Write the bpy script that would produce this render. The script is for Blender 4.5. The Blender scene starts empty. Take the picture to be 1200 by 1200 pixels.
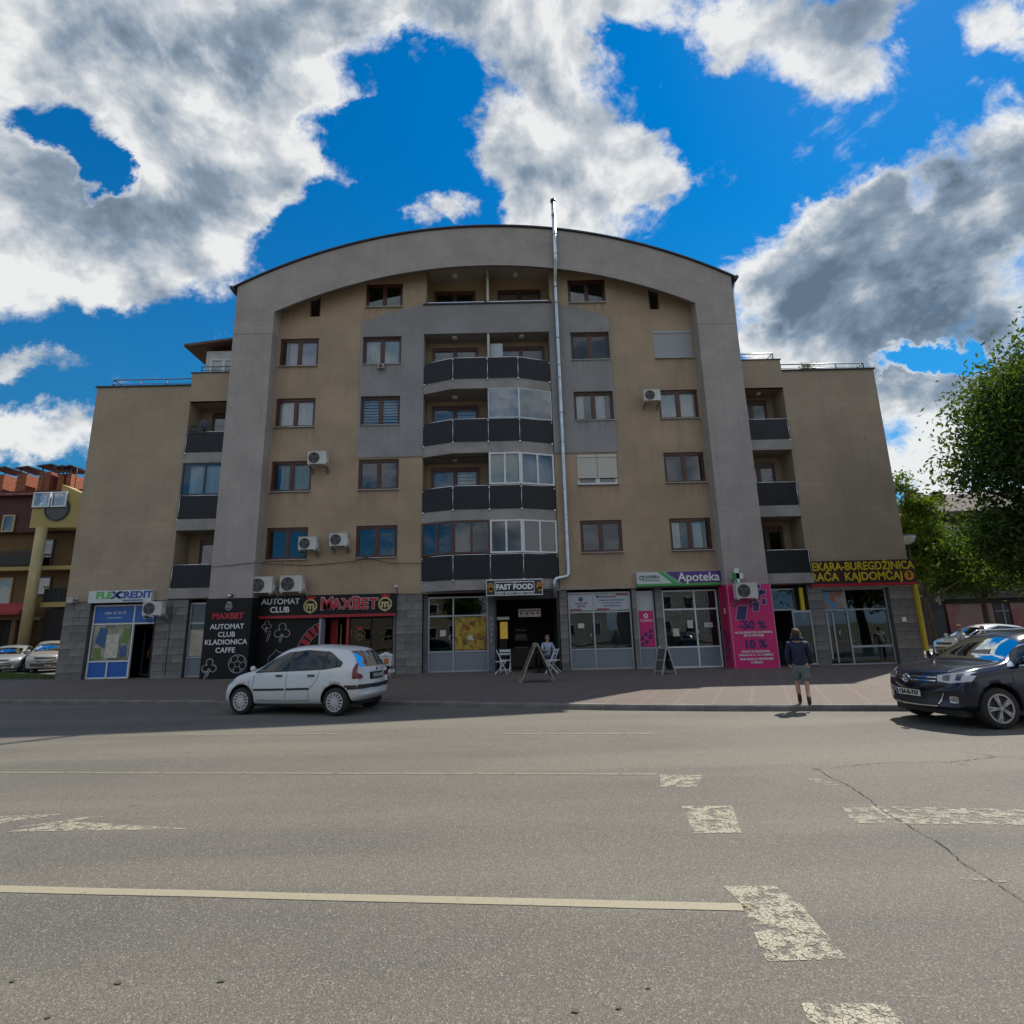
import bpy, bmesh, math, random
import numpy as np
from mathutils import Vector, Matrix
from mathutils.bvhtree import BVHTree
R = math.radians
sc = bpy.context.scene
COL = sc.collection
random.seed(7)
rng = np.random.default_rng(7)

# ------------------------------------------------------------------ camera
cd = bpy.data.cameras.new('camera')
cam = bpy.data.objects.new('camera', cd)
COL.objects.link(cam)
PIT, ROL, YAW = R(12.38), R(-1.406), R(.309)
cp, sp = math.cos(PIT), math.sin(PIT)
FW = Vector((math.sin(YAW) * cp, math.cos(YAW) * cp, sp))
R0 = Vector((math.cos(YAW), -math.sin(YAW), 0))
U0 = R0.cross(FW)
RT = R0 * math.cos(ROL) + U0 * math.sin(ROL)
UP = U0 * math.cos(ROL) - R0 * math.sin(ROL)
cam.matrix_world = Matrix(((RT.x, UP.x, -FW.x, 0), (RT.y, UP.y, -FW.y, 0), (RT.z, UP.z, -FW.z, 1.7), (0, 0, 0, 1)))
cd.sensor_width = 36
cd.lens = 643 / 1200 * 36
cd.clip_end = 6000
cd.clip_start = .05
sc.camera = cam

# ------------------------------------------------------------------ sun, exposure
SUN_DIR = Vector((.55, .53, 1)).normalized()
sl = bpy.data.lights.new('sun', 'SUN')
sl.energy = 5.0
sl.angle = R(.53)
sl.color = (1, .93, .82)
so = bpy.data.objects.new('sun', sl)
COL.objects.link(so)
so.rotation_euler = SUN_DIR.to_track_quat('Z', 'Y').to_euler()
sc.view_settings.view_transform = 'Standard'
sc.view_settings.look = 'None'
sc.view_settings.gamma = 1
sc.view_settings.exposure = .38
sc.view_settings.use_curve_mapping = False
sc.cycles.use_denoising = True
sc.cycles.max_bounces = 8
sc.cycles.transparent_max_bounces = 12
sc.cycles.sample_clamp_indirect = 4
sc.cycles.caustics_reflective = False
sc.cycles.caustics_refractive = False


# ------------------------------------------------------------------ node helpers
class NT:
    def __init__(s, tree):
        s.t = tree
        s.n = tree.nodes
        s.l = tree.links

    def node(s, kind, **kw):
        n = s.n.new(kind)
        for k, v in kw.items():
            if k.startswith('i_'):
                k = k[2:]
                k = int(k) if k.isdigit() else k.replace('_', ' ')
                s.put(n.inputs[k], v)
            else:
                setattr(n, k, v)
        return n

    def put(s, sock, v):
        if isinstance(v, bpy.types.NodeSocket):
            s.l.new(v, sock)
        elif isinstance(v, bpy.types.Node):
            s.l.new(v.outputs[0], sock)
        else:
            sock.default_value = v

    def math(s, op, a, b=0, c=0, clamp=False):
        n = s.n.new('ShaderNodeMath')
        n.operation = op
        n.use_clamp = clamp
        s.put(n.inputs[0], a)
        s.put(n.inputs[1], b)
        if op in ('MULTIPLY_ADD', 'SMOOTH_MAX'):
            s.put(n.inputs[2], c)
        return n.outputs[0]

    def vmath(s, op, a, b=(0, 0, 0)):
        n = s.n.new('ShaderNodeVectorMath')
        n.operation = op
        s.put(n.inputs[0], a)
        if op == 'SCALE':
            s.put(n.inputs[3], b)
        else:
            s.put(n.inputs[1], b)
        return n.outputs['Value'] if op in ('DOT_PRODUCT', 'LENGTH') else n.outputs[0]

    def noise(s, vec, scale, detail=4, rough=.55, dist=0, dim='3D'):
        n = s.n.new('ShaderNodeTexNoise')
        n.noise_dimensions = dim
        s.put(n.inputs['Vector'], vec)
        s.put(n.inputs['Scale'], scale)
        n.inputs['Detail'].default_value = detail
        n.inputs['Roughness'].default_value = rough
        n.inputs['Distortion'].default_value = dist
        return n.outputs['Fac']

    def ramp(s, fac, a, b, x=0., y=1., mode='SMOOTHSTEP'):
        n = s.n.new('ShaderNodeMapRange')
        n.interpolation_type = mode
        s.put(n.inputs[0], fac)
        n.inputs[1].default_value = a
        n.inputs[2].default_value = b
        n.inputs[3].default_value = x
        n.inputs[4].default_value = y
        return n.outputs[0]

    def mix(s, fac, a, b, mode='MIX'):
        n = s.n.new('ShaderNodeMix')
        n.data_type = 'RGBA'
        n.blend_type = mode
        s.put(n.inputs[0], fac)
        for k, v in ((6, a), (7, b)):
            if isinstance(v, tuple) and len(v) == 3:
                v = (*v, 1)
            s.put(n.inputs[k], v)
        return n.outputs[2]


# ------------------------------------------------------------------ sky
CLOUDS = [(-0.991, 1.372, 0.652, 0.371, -11.2), (-0.71, 0.959, 0.412, 0.266, 13.2), (-1.013, 0.913, 0.352, 0.255, -7.1), (-0.507, 1.191, 0.22, 0.354, -1.4), (-0.755, 0.803, 0.196, 0.124, -1.4), (-0.265, 1.456, 0.3, 0.116, -1.4), (-0.026, 1.374, 0.217, 0.151, -1.4), (0.107, 1.224, 0.12, 0.406, -1.4), (0.189, 0.96, 0.202, 0.185, -1.4), (0.324, 0.989, 0.106, 0.09, 21.6), (-0.124, 0.881, 0.072, 0.072, -1.4), (-0.021, 1.064, 0.084, 0.113, -1.4), (0.316, 1.456, 0.241, 0.104, -1.4), (0.525, 1.336, 0.083, 0.1, -1.4), (0.713, 1.344, 0.179, 0.165, 32.7), (0.878, 1.442, 0.176, 0.088, 22.4), (1.184, 1.321, 0.116, 0.116, 40.0), (0.905, 0.743, 0.463, 0.233, 27.5), (0.638, 0.739, 0.22, 0.115, 11.9), (1.109, 0.982, 0.192, 0.17, 29.9), (0.796, 0.532, 0.281, 0.147, 9.2), (0.923, 0.402, 0.216, 0.108, -1.4), (0.786, 0.292, 0.114, 0.062, -1.4), (0.51, 0.567, 0.068, 0.057, -1.4), (0.742, 0.84, 0.13, 0.066, 30.2), (-0.984, 0.537, 0.158, 0.047, -11.8), (-0.926, 0.385, 0.184, 0.062, -6.6), (0.932, 0.214, 0.192, 0.084, -1.4), (0.093, 0.866, 0.099, 0.095, -1.4)]
GAPS = [(-0.965, 1.086, 0.13, 0.08, -18.3), (-0.861, 1.02, 0.07, 0.05, -42.0), (-0.27, 1.10, 0.15, 0.10, 10.9), (0.859, 0.503, 0.08, 0.03, 14.2), (-0.373, 0.794, 0.107, 0.164, -1.4)]
DARKS = [(-0.60, 1.315, 0.46, 0.26, -13.5), (-0.30, 1.42, .3, .12, 0), (0.93, 0.74, 0.50, 0.27, 27.3), (-0.80, 0.93, 0.32, 0.12, -1.4), (0.70, 0.69, 0.26, 0.12, 9.6), (1.1, .93, .3, .2, 20), (.85, .48, .3, .1, 0)]
world = bpy.data.worlds.new('World')
sc.world = world
world.use_nodes = True
w = NT(world.node_tree)
w.n.clear()
geo = w.node('ShaderNodeTexCoord').outputs['Generated']
sky = w.node('ShaderNodeTexSky', sky_type='NISHITA', sun_disc=False)
sky.sun_elevation = math.asin(SUN_DIR.z)
sky.sun_rotation = math.atan2(SUN_DIR.x, SUN_DIR.y)
sky.air_density = 1.0
sky.dust_density = .1
sky.ozone_density = 4
hs = w.node('ShaderNodeHueSaturation', i_Hue=.482, i_Saturation=1.5, i_Value=1.0, i_Color=sky)
sep = w.node('ShaderNodeSeparateXYZ', i_0=geo)
yy = w.math('MAXIMUM', sep.outputs[1], .12)
u_ = w.math('DIVIDE', sep.outputs[0], yy)
v_ = w.math('DIVIDE', sep.outputs[2], yy)
uv = w.node('ShaderNodeCombineXYZ', i_0=u_, i_1=v_)
# ragged outlines: bend the coordinates the masses are laid out in
wn = w.node('ShaderNodeTexNoise', i_Vector=uv, i_Scale=3.0, i_Detail=7.0, i_Roughness=.62)
wv = w.vmath('SCALE', w.vmath('SUBTRACT', wn.outputs['Color'], (.5, .5, .5)), .38)
uvw = w.vmath('ADD', uv, wv)


def blob_sum(lst):
    tot = None
    for (a, b, rx, ry, an) in lst:
        mp = w.node('ShaderNodeMapping', vector_type='TEXTURE', i_Vector=uvw, i_Location=(a, b, 0), i_Rotation=(0, 0, R(an)), i_Scale=(rx * 1.25, ry * 1.25, 1))
        g = w.node('ShaderNodeTexGradient', gradient_type='SPHERICAL', i_Vector=mp)
        tot = g.outputs[1] if tot is None else w.math('ADD', tot, g.outputs[1])
    return tot


front = w.ramp(sep.outputs[1], .16, .34)
mask_f = w.math('SUBTRACT', w.math('MINIMUM', blob_sum(CLOUDS), .85), w.math('MULTIPLY', blob_sum(GAPS), 1.6))
mask_b = w.ramp(w.noise(geo, 1.7, 3, .5), .31, .56, .0, .8, 'LINEAR')
mask = w.math('ADD', w.math('MULTIPLY', mask_f, front), w.math('MULTIPLY', mask_b, w.math('SUBTRACT', 1, front)))
stretch = w.vmath('MULTIPLY', geo, (1, 1, 1.35))
soft = w.noise(stretch, 4.2, 3, .5, .2)
toward = w.vmath('ADD', stretch, tuple(SUN_DIR * .05))
soft2 = w.noise(toward, 4.2, 6, .55, .2)
soft1 = w.noise(stretch, 4.2, 6, .55, .2)
mid = w.noise(stretch, 9, 10, .66, .5)
fine = w.noise(stretch, 30, 6, .62, .2)
fb = w.math('ADD', w.math('ADD', w.math('MULTIPLY', w.math('SUBTRACT', soft, .5), .9), w.math('MULTIPLY', w.math('SUBTRACT', mid, .5), 2.1)), w.math('MULTIPLY', w.math('SUBTRACT', fine, .5), .9))
dens = w.math('SUBTRACT', w.math('ADD', w.math('MULTIPLY', mask, 1.5), fb), .40)
alpha = w.math('MULTIPLY', w.ramp(dens, -.18, .62), w.ramp(sep.outputs[2], .0, .06))
thick = w.ramp(dens, .2, 1.7)
dk = w.math('MULTIPLY', w.math('MINIMUM', w.math('MULTIPLY', blob_sum(DARKS), 1.0), 1), front)
relief = w.math('MULTIPLY', w.math('SUBTRACT', soft1, soft2), 3.8)
grainy = w.math('MULTIPLY', w.math('SUBTRACT', mid, .5), .75)
shade = w.math('SUBTRACT', w.math('SUBTRACT', w.math('ADD', w.math('MULTIPLY', thick, .36), w.math('MULTIPLY', dk, w.ramp(dens, .05, .9, 0, .52))), relief), grainy, clamp=True)
ccol = w.node('ShaderNodeValToRGB', i_Fac=shade)
cr = ccol.color_ramp
cr.interpolation = 'LINEAR'
cr.elements[0].position = 0
cr.elements[0].color = (.66, .665, .66, 1)
cr.elements[1].position = 1
cr.elements[1].color = (.10, .135, .18, 1)
e = cr.elements.new(.28)
e.color = (.42, .45, .48, 1)
e = cr.elements.new(.6)
e.color = (.20, .255, .32, 1)
SKY_S = .1
cloud = w.vmath('SCALE', ccol.outputs[0], 1 / SKY_S)
east = w.ramp(sep.outputs[0], -.7, .45, .72, 1.12, 'LINEAR')
deep = w.mix(w.ramp(sep.outputs[2], .05, .75), (.5, 2.5, 5.2), (.0, 1.30, 4.6))
clear = w.mix(.68, hs.outputs[0], deep)
clear = w.vmath('SCALE', clear, east)
skyc = w.mix(w.math('MULTIPLY', alpha, .97), clear, cloud)
bg = w.node('ShaderNodeBackground', i_Color=skyc, i_Strength=SKY_S)
w.l.new(bg.outputs[0], w.node('ShaderNodeOutputWorld').inputs[0])
world.cycles.sampling_method = 'MANUAL'
world.cycles.sample_map_resolution = 512


# ------------------------------------------------------------------ materials
MATS = {}


def mat(name, col, rough=.7, metal=0., var=.0, vs=2., streak=0., courses=0., sills=None, bump=0., bs=60., coat=0., emit=0., spec=.5, fine=0.):
    if name in MATS:
        return MATS[name]
    m = bpy.data.materials.new(name)
    m.use_nodes = True
    n = NT(m.node_tree)
    p = n.n['Principled BSDF']
    p.inputs['Roughness'].default_value = rough
    p.inputs['Metallic'].default_value = metal
    p.inputs['Coat Weight'].default_value = coat
    p.inputs['Specular IOR Level'].default_value = spec
    c = (*col, 1)
    tc = n.node('ShaderNodeTexCoord').outputs['Object']
    out = c
    if var:
        f = n.noise(tc, vs, 6, .6)
        out = n.mix(n.ramp(f, .3, .7), tuple(x * (1 - var) for x in col), tuple(min(1, x * (1 + var)) for x in col))
    if fine:
        f = n.noise(tc, 45, 4, .7)
        out = n.mix(n.ramp(f, .25, .75, 0, fine), out, tuple(x * .45 for x in col))
    if streak:
        mp = n.node('ShaderNodeMapping', i_Vector=tc, i_Scale=(2.6, 2.6, .22))
        f = n.noise(mp.outputs[0], 1.6, 6, .65)
        out = n.mix(n.ramp(f, .52, .82, 0, streak), out, tuple(x * .5 for x in col))
    if courses:
        sx = n.node('ShaderNodeSeparateXYZ', i_0=tc)
        cb = n.node('ShaderNodeCombineXYZ', i_0=sx.outputs[0], i_1=sx.outputs[2])
        br = n.node('ShaderNodeTexBrick', i_Vector=cb, i_Scale=1., i_Color1=(1, 1, 1, 1), i_Color2=(.93, .93, .93, 1), i_Mortar=(.75, .75, .75, 1))
        br.inputs['Brick Width'].default_value = .55
        br.inputs['Row Height'].default_value = .27
        br.inputs['Mortar Size'].default_value = .012
        br.inputs['Mortar Smooth'].default_value = .8
        out = n.mix(n.ramp(n.noise(tc, .6, 3, .6), .3, .65, courses * .3, courses), out, n.mix(1., out, br.outputs[0], 'MULTIPLY'))
    if sills:
        sx = n.node('ShaderNodeSeparateXYZ', i_0=tc)
        below = n.math('FRACT', n.math('DIVIDE', n.math('SUBTRACT', sills[0], sx.outputs[2]), sills[1]))
        d = None
        for cx in sills[2]:
            q = n.math('ABSOLUTE', n.math('SUBTRACT', sx.outputs[0], cx))
            d = q if d is None else n.math('MINIMUM', d, q)
        run = n.noise(n.node('ShaderNodeMapping', i_Vector=tc, i_Scale=(9, 9, .35)).outputs[0], 1.2, 4, .7)
        f = n.math('MULTIPLY', n.math('MULTIPLY', n.ramp(below, .0, .36, 1, 0), n.ramp(d, .8, .98, 1, 0)), n.ramp(run, .42, .68, .05, .5))
        out = n.mix(f, out, tuple(x * .48 for x in col))
    if isinstance(out, tuple):
        p.inputs['Base Color'].default_value = out
    else:
        n.l.new(out, p.inputs['Base Color'])
    if bump:
        b = n.node('ShaderNodeBump', i_Strength=bump, i_Distance=.01, i_Height=n.noise(tc, bs, 5, .6))
        n.l.new(b.outputs[0], p.inputs['Normal'])
    if emit:
        p.inputs['Emission Color'].default_value = c
        p.inputs['Emission Strength'].default_value = emit
    MATS[name] = m
    return m


def glass(name, tint=(.5, .55, .55), refl=.35, rough=.01, body=None, gcol=(.92, .95, 1)):
    """window pane: a mirror-like layer over a tinted see-through one"""
    if name in MATS:
        return MATS[name]
    m = bpy.data.materials.new(name)
    m.use_nodes = True
    n = NT(m.node_tree)
    n.n.clear()
    fr = n.node('ShaderNodeFresnel', i_IOR=1.5)
    fac = n.math('ADD', n.math('MULTIPLY', fr.outputs[0], .8), refl, clamp=True)
    tc = n.node('ShaderNodeTexCoord').outputs['Object']
    bmp = n.node('ShaderNodeBump', i_Strength=.12, i_Distance=.02, i_Height=n.noise(tc, 1.3, 1, .5))
    gl = n.node('ShaderNodeBsdfGlossy', i_Color=(*gcol, 1), i_Roughness=rough, i_Normal=bmp)
    if body:
        tr = n.node('ShaderNodeBsdfDiffuse', i_Color=(*body, 1))
    else:
        tr = n.node('ShaderNodeBsdfTransparent', i_Color=(*tint, 1))
    mx = n.node('ShaderNodeMixShader', i_0=fac, i_1=tr, i_2=gl)
    n.l.new(mx.outputs[0], n.node('ShaderNodeOutputMaterial').inputs[0])
    MATS[name] = m
    return m


# ------------------------------------------------------------------ mesh helpers
class MB:
    def __init__(s):
        s.v, s.f, s.m, s.sm = [], [], [], []

    def add(s, vs, fs, m=0, smooth=False):
        b = len(s.v)
        s.v += [tuple(p) for p in vs]
        for f in fs:
            s.f.append(tuple(i + b for i in f))
            s.m.append(m)
            s.sm.append(smooth)
        return s

    def box(s, x0, x1, y0, y1, z0, z1, m=0):
        v = [(x, y, z) for z in (z0, z1) for y in (y0, y1) for x in (x0, x1)]
        return s.add(v, [(0, 2, 3, 1), (4, 5, 7, 6), (0, 1, 5, 4), (2, 6, 7, 3), (0, 4, 6, 2), (1, 3, 7, 5)], m)

    def prism(s, poly, y0, y1, m=0, smooth=False):
        """polygon in (x,z) given counter-clockwise seen from -y, extruded from y0 to y1"""
        n = len(poly)
        v = [(x, y0, z) for x, z in poly] + [(x, y1, z) for x, z in poly]
        s.add(v, [tuple(range(n)), tuple(range(2 * n - 1, n - 1, -1))], m)
        return s.add(v, [(i, i + n, (i + 1) % n + n, (i + 1) % n) for i in range(n)], m, smooth)

    def hprism(s, poly, z0, z1, m=0):
        n = len(poly)
        v = [(x, y, z0) for x, y in poly] + [(x, y, z1) for x, y in poly]
        s.add(v, [tuple(range(n - 1, -1, -1)), tuple(range(n, 2 * n))], m)
        return s.add(v, [(i, (i + 1) % n, (i + 1) % n + n, i + n) for i in range(n)], m)

    def tube(s, pts, r, n=8, m=0, cap=True):
        pts = [Vector(p) for p in pts]
        rs = r if isinstance(r, (list, tuple)) else [r] * len(pts)
        vs, fs = [], []
        up = None
        for i, p in enumerate(pts):
            d = (pts[min(i + 1, len(pts) - 1)] - pts[max(i - 1, 0)]).normalized()
            if up is None:
                up = d.orthogonal().normalized()
            a = (up - d * up.dot(d)).normalized()
            up = a
            b = d.cross(a)
            for k in range(n):
                t = 2 * math.pi * k / n
                vs.append(p + (a * math.cos(t) + b * math.sin(t)) * rs[i])
        for i in range(len(pts) - 1):
            for k in range(n):
                fs.append((i * n + k, i * n + (k + 1) % n, (i + 1) * n + (k + 1) % n, (i + 1) * n + k))
        s.add(vs, fs, m, True)
        if cap:
            b = len(s.v) - len(vs)
            s.f += [tuple(b + k for k in range(n - 1, -1, -1)), tuple(b + (len(pts) - 1) * n + k for k in range(n))]
            s.m += [m, m]
            s.sm += [False, False]
        return s

    def bar(s, p, q, wx, wy=None, m=0):
        """square bar between two points"""
        wy = wy or wx
        p, q = Vector(p), Vector(q)
        d = (q - p).normalized()
        a = d.cross(Vector((0, 0, 1)))
        a = a.normalized() if a.length > .05 else Vector((1, 0, 0))
        b = d.cross(a).normalized()
        v = [c + a * (i * wx / 2) + b * (j * wy / 2) for c in (p, q) for i, j in ((-1, -1), (1, -1), (1, 1), (-1, 1))]
        return s.add(v, [(0, 1, 2, 3), (7, 6, 5, 4), (0, 4, 5, 1), (1, 5, 6, 2), (2, 6, 7, 3), (3, 7, 4, 0)], m)

    def disc(s, c, r, ax='y', t=.02, n=20, r0=0., m=0, smooth=False):
        """round plate or ring with axis ax, thickness t"""
        def P(rr, a, h):
            x, z = rr * math.cos(a), rr * math.sin(a)
            o = {'y': (x, h, z), 'x': (h, x, z), 'z': (x, z, h)}[ax]
            return (c[0] + o[0], c[1] + o[1], c[2] + o[2])
        A = [2 * math.pi * k / n for k in range(n)]
        if r0 <= 0:
            v = [P(r, a, -t / 2) for a in A] + [P(r, a, t / 2) for a in A]
            s.add(v, [tuple(range(n)), tuple(range(2 * n - 1, n - 1, -1))], m)
            return s.add(v, [(i, i + n, (i + 1) % n + n, (i + 1) % n) for i in range(n)], m, smooth)
        v = [P(q, a, h) for h in (-t / 2, t / 2) for q in (r0, r) for a in A]
        fs = []
        for i in range(n):
            j = (i + 1) % n
            fs += [(i, n + i, n + j, j), (2 * n + i, 2 * n + j, 3 * n + j, 3 * n + i), (n + i, 3 * n + i, 3 * n + j, n + j), (i, j, 2 * n + j, 2 * n + i)]
        return s.add(v, fs, m, smooth)

    def mesh(s, name, mats=None, fix=False):
        me = bpy.data.meshes.new(name)
        me.from_pydata(s.v, [], s.f)
        for mt in (mats if isinstance(mats, (list, tuple)) else [mats] if mats else []):
            me.materials.append(mt)
        me.polygons.foreach_set('material_index', s.m)
        me.polygons.foreach_set('use_smooth', s.sm)
        me.update()
        if fix:
            bm = bmesh.new()
            bm.from_mesh(me)
            bmesh.ops.recalc_face_normals(bm, faces=bm.faces)
            bm.to_mesh(me)
            bm.free()
        return me

    def build(s, name, mats, parent=None, loc=(0, 0, 0), rot=None, fix=True, **k):
        return put(name, s.mesh(name, mats, fix), parent, loc, rot, **k)


def put(name, me, parent=None, loc=(0, 0, 0), rot=None, label=None, cat=None, group=None, kind=None):
    o = bpy.data.objects.new(name, me)
    COL.objects.link(o)
    if parent is not None:
        o.parent = parent
    o.location = loc
    if rot is not None:
        o.rotation_euler = rot
    return tag(o, label, cat, group, kind)


def tag(o, label=None, cat=None, group=None, kind=None):
    for k, v in (('label', label), ('category', cat), ('group', group), ('kind', kind)):
        if v:
            o[k] = v
    return o


def thing(name, label, cat, loc=(0, 0, 0), rz=0., group=None):
    return put(name, None, None, loc, (0, 0, rz), label, cat, group)


def copy_tree(o, parent=None, top=True):
    c = o.copy()
    COL.objects.link(c)
    if parent is not None:
        c.parent = parent
    for ch in o.children:
        copy_tree(ch, c, False)
    return c


def dup(o, label, loc, rz=None):
    c = copy_tree(o)
    c['label'] = label
    c.location = loc
    if rz is not None:
        c.rotation_euler = (0, 0, rz)
    return c


def text_mesh(s, size, align='CENTER', bold=0., extrude=.004, spacing=1., shear=0., sx=1.):
    cu = bpy.data.curves.new('lettering', 'FONT')
    cu.body = s
    cu.size = size
    cu.align_x = align
    cu.align_y = 'CENTER'
    cu.offset = bold
    cu.extrude = extrude
    cu.space_character = spacing
    cu.shear = shear
    cu.resolution_u = 3
    o = bpy.data.objects.new('lettering', cu)
    COL.objects.link(o)
    dg = bpy.context.evaluated_depsgraph_get()
    dg.update()
    me = bpy.data.meshes.new_from_object(o.evaluated_get(dg))
    bpy.data.objects.remove(o)
    bpy.data.curves.remove(cu)
    me.transform(Matrix.Diagonal((sx, 1, 1, 1)))
    me.name = 'lettering'
    return me


def lettering(s, size, loc, m, parent, rz=0., name='lettering', **k):
    me = text_mesh(s, size, **k)
    me.materials.clear()
    me.materials.append(m)
    return put(name, me, parent, loc, (R(90), 0, rz))
# ------------------------------------------------------------------ ground, road, pavement
def road_mat():
    m = bpy.data.materials.new('asphalt')
    m.use_nodes = True
    n = NT(m.node_tree)
    p = n.n['Principled BSDF']
    tc = n.node('ShaderNodeTexCoord').outputs['Object']
    big = n.noise(tc, .35, 5, .6)
    mp = n.node('ShaderNodeMapping', i_Vector=tc, i_Rotation=(0, 0, R(7)), i_Scale=(.12, 1.1, 1))
    lanes = n.noise(mp.outputs[0], .8, 4, .5)
    base = n.mix(n.ramp(big, .3, .7), (.080, .075, .066), (.104, .096, .081))
    base = n.mix(n.ramp(lanes, .38, .66, 0, .8), base, (.128, .117, .093))
    base = n.mix(n.ramp(n.noise(mp.outputs[0], 2.3, 4, .6), .55, .8, 0, .35), base, (.072, .070, .070))
    vor = n.node('ShaderNodeTexVoronoi', i_Vector=tc, i_Scale=140.)
    sepc = n.node('ShaderNodeSeparateColor', i_0=vor.outputs['Color'])
    grain = n.ramp(sepc.outputs[0], .0, 1., .66, 1.36, 'LINEAR')
    base = n.mix(1., base, n.node('ShaderNodeCombineXYZ', i_0=grain, i_1=grain, i_2=grain).outputs[0], 'MULTIPLY')
    stone = n.ramp(sepc.outputs[1], .9, .97, 0, .65)
    base = n.mix(stone, base, (.28, .265, .225))
    pit = n.ramp(n.noise(tc, 75, 3, .6), .34, .28)
    base = n.mix(n.math('MULTIPLY', pit, .7), base, (.02, .02, .02))
    st = n.ramp(n.noise(tc, 3.1, 2, .5), .72, .78, 0, .5)
    base = n.mix(st, base, (.045, .043, .042))
    n.l.new(base, p.inputs['Base Color'])
    p.inputs['Roughness'].default_value = .82
    h = n.math('ADD', vor.outputs['Distance'], n.math('MULTIPLY', n.noise(tc, 40, 4, .6), .8))
    b = n.node('ShaderNodeBump', i_Strength=.5, i_Distance=.006, i_Height=h)
    n.l.new(b.outputs[0], p.inputs['Normal'])
    return m


def paver_mat():
    m = bpy.data.materials.new('pavers')
    m.use_nodes = True
    n = NT(m.node_tree)
    p = n.n['Principled BSDF']
    tc = n.node('ShaderNodeTexCoord').outputs['Object']
    mp = n.node('ShaderNodeMapping', i_Vector=tc, i_Rotation=(0, 0, R(-16)))
    br = n.node('ShaderNodeTexBrick', i_Vector=mp, i_Scale=1., i_Color1=(.125, .085, .070, 1), i_Color2=(.100, .084, .077, 1), i_Mortar=(.07, .062, .055, 1))
    br.inputs['Brick Width'].default_value = .2
    br.inputs['Row Height'].default_value = .1
    br.inputs['Mortar Size'].default_value = .006
    big = n.noise(tc, .5, 6, .65)
    c = n.mix(n.ramp(big, .35, .7, 0, .75), br.outputs[0], (.112, .098, .088))
    # lighter diagonal courses
    mp2 = n.node('ShaderNodeMapping', i_Vector=tc, i_Rotation=(0, 0, R(24)))
    wv = n.node('ShaderNodeTexWave', i_Vector=mp2, i_Scale=.42, i_Distortion=0.)
    c = n.mix(n.ramp(wv.outputs['Fac'], .96, .99, 0, .14), c, (.24, .20, .17))
    c = n.mix(n.ramp(n.noise(tc, 2.4, 5, .7), .55, .8, 0, .5), c, (.10, .085, .08))
    n.l.new(c, p.inputs['Base Color'])
    p.inputs['Roughness'].default_value = .85
    b = n.node('ShaderNodeBump', i_Strength=.5, i_Distance=.006, i_Height=n.math('SUBTRACT', n.noise(tc, 30, 3, .6), br.outputs['Fac']))
    n.l.new(b.outputs[0], p.inputs['Normal'])
    return m


def paint_mat(name, col, wear, crack=22.):
    """old thermoplastic paint: crazed, chipped, asphalt showing through"""
    m = bpy.data.materials.new(name)
    m.use_nodes = True
    n = NT(m.node_tree)
    p = n.n['Principled BSDF']
    tc = n.node('ShaderNodeTexCoord').outputs['Object']
    wob = n.vmath('ADD', tc, n.vmath('SCALE', n.node('ShaderNodeTexNoise', i_Vector=tc, i_Scale=18.).outputs['Color'], .03))
    v = n.node('ShaderNodeTexVoronoi', feature='DISTANCE_TO_EDGE', i_Vector=wob, i_Scale=crack or 1.)
    edge = n.ramp(v.outputs['Distance'], .01, .07)
    chips = n.ramp(n.noise(tc, 9, 6, .75), wear, wear + .1)
    cover = n.math('MULTIPLY', n.math('MULTIPLY', edge, .88), chips) if crack else n.math('MULTIPLY', chips, .9)
    n.l.new(n.mix(n.noise(tc, 30, 4, .6), col, tuple(x * .72 for x in col)), p.inputs['Base Color'])
    p.inputs['Roughness'].default_value = .7
    tr = n.node('ShaderNodeBsdfTransparent')
    mx = n.node('ShaderNodeMixShader', i_0=cover, i_1=tr, i_2=p.outputs[0])
    n.l.new(mx.outputs[0], n.n['Material Output'].inputs[0])
    return m


ASPH = road_mat()
PAVE = paver_mat()
KERB_M = mat('kerb_concrete', (.17, .16, .15), .85, var=.25, vs=3, fine=.4, bump=.4)
KP = [(-120, 48), (-60, 30.2), (-30, 21.4), (-15.2, 17.1), (-7.4, 15.15), (-3.2, 14.4), (-.8, 13.5), (1.8, 12.65), (4.5, 11.95), (6.2, 11.7), (7.6, 11.4), (9.5, 11.1), (12, 10.8), (30, 8.6), (120, -2)]


def kerb_y(x):
    for (a, b), (c, d) in zip(KP, KP[1:]):
        if x <= c:
            return b + (d - b) * (x - a) / (c - a)
    return KP[-1][1]


def floor_z(x, y):
    """height of the pavement: it rises gently from the kerb to the shops"""
    zb = max(.1, min(.36, .23 - .006 * x))
    t = max(0, min(1, (y - kerb_y(x)) / max(1, 22 - kerb_y(x))))
    return .12 + (zb - .12) * t


g = MB()
g.add([(-3000, -3000, -.06), (3000, -3000, -.06), (3000, 3000, -.06), (-3000, 3000, -.06)], [(0, 1, 2, 3)])
g.build('ground', mat('field', (.09, .10, .06), .95, var=.3, vs=.05), kind='structure')
g = MB()
n_ = len(KP)
g.add([(x, y + .05, 0) for x, y in KP] + [(x, -9.5, 0) for x, y in KP], [(i + n_, i + 1 + n_, i + 1, i) for i in range(n_ - 1)])
g.build('road', ASPH, kind='structure')
g = MB()
xs = [-120, -60, -40] + [-30 + i * .75 for i in range(80)] + [40, 60, 120]
vv = []
for x in xs:
    for t in (0, .1, .3, .5, .75, 1):
        y = kerb_y(x) + .12 + (22.6 - kerb_y(x) - .16) * t if x > -30 else kerb_y(x) + .16 + 8 * t
        vv.append((x, y, floor_z(x, y)))
g.add(vv, [(i * 6 + j, (i + 1) * 6 + j, (i + 1) * 6 + j + 1, i * 6 + j + 1) for i in range(len(xs) - 1) for j in range(5)])
side = g.build('sidewalk', PAVE, kind='structure')
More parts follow.
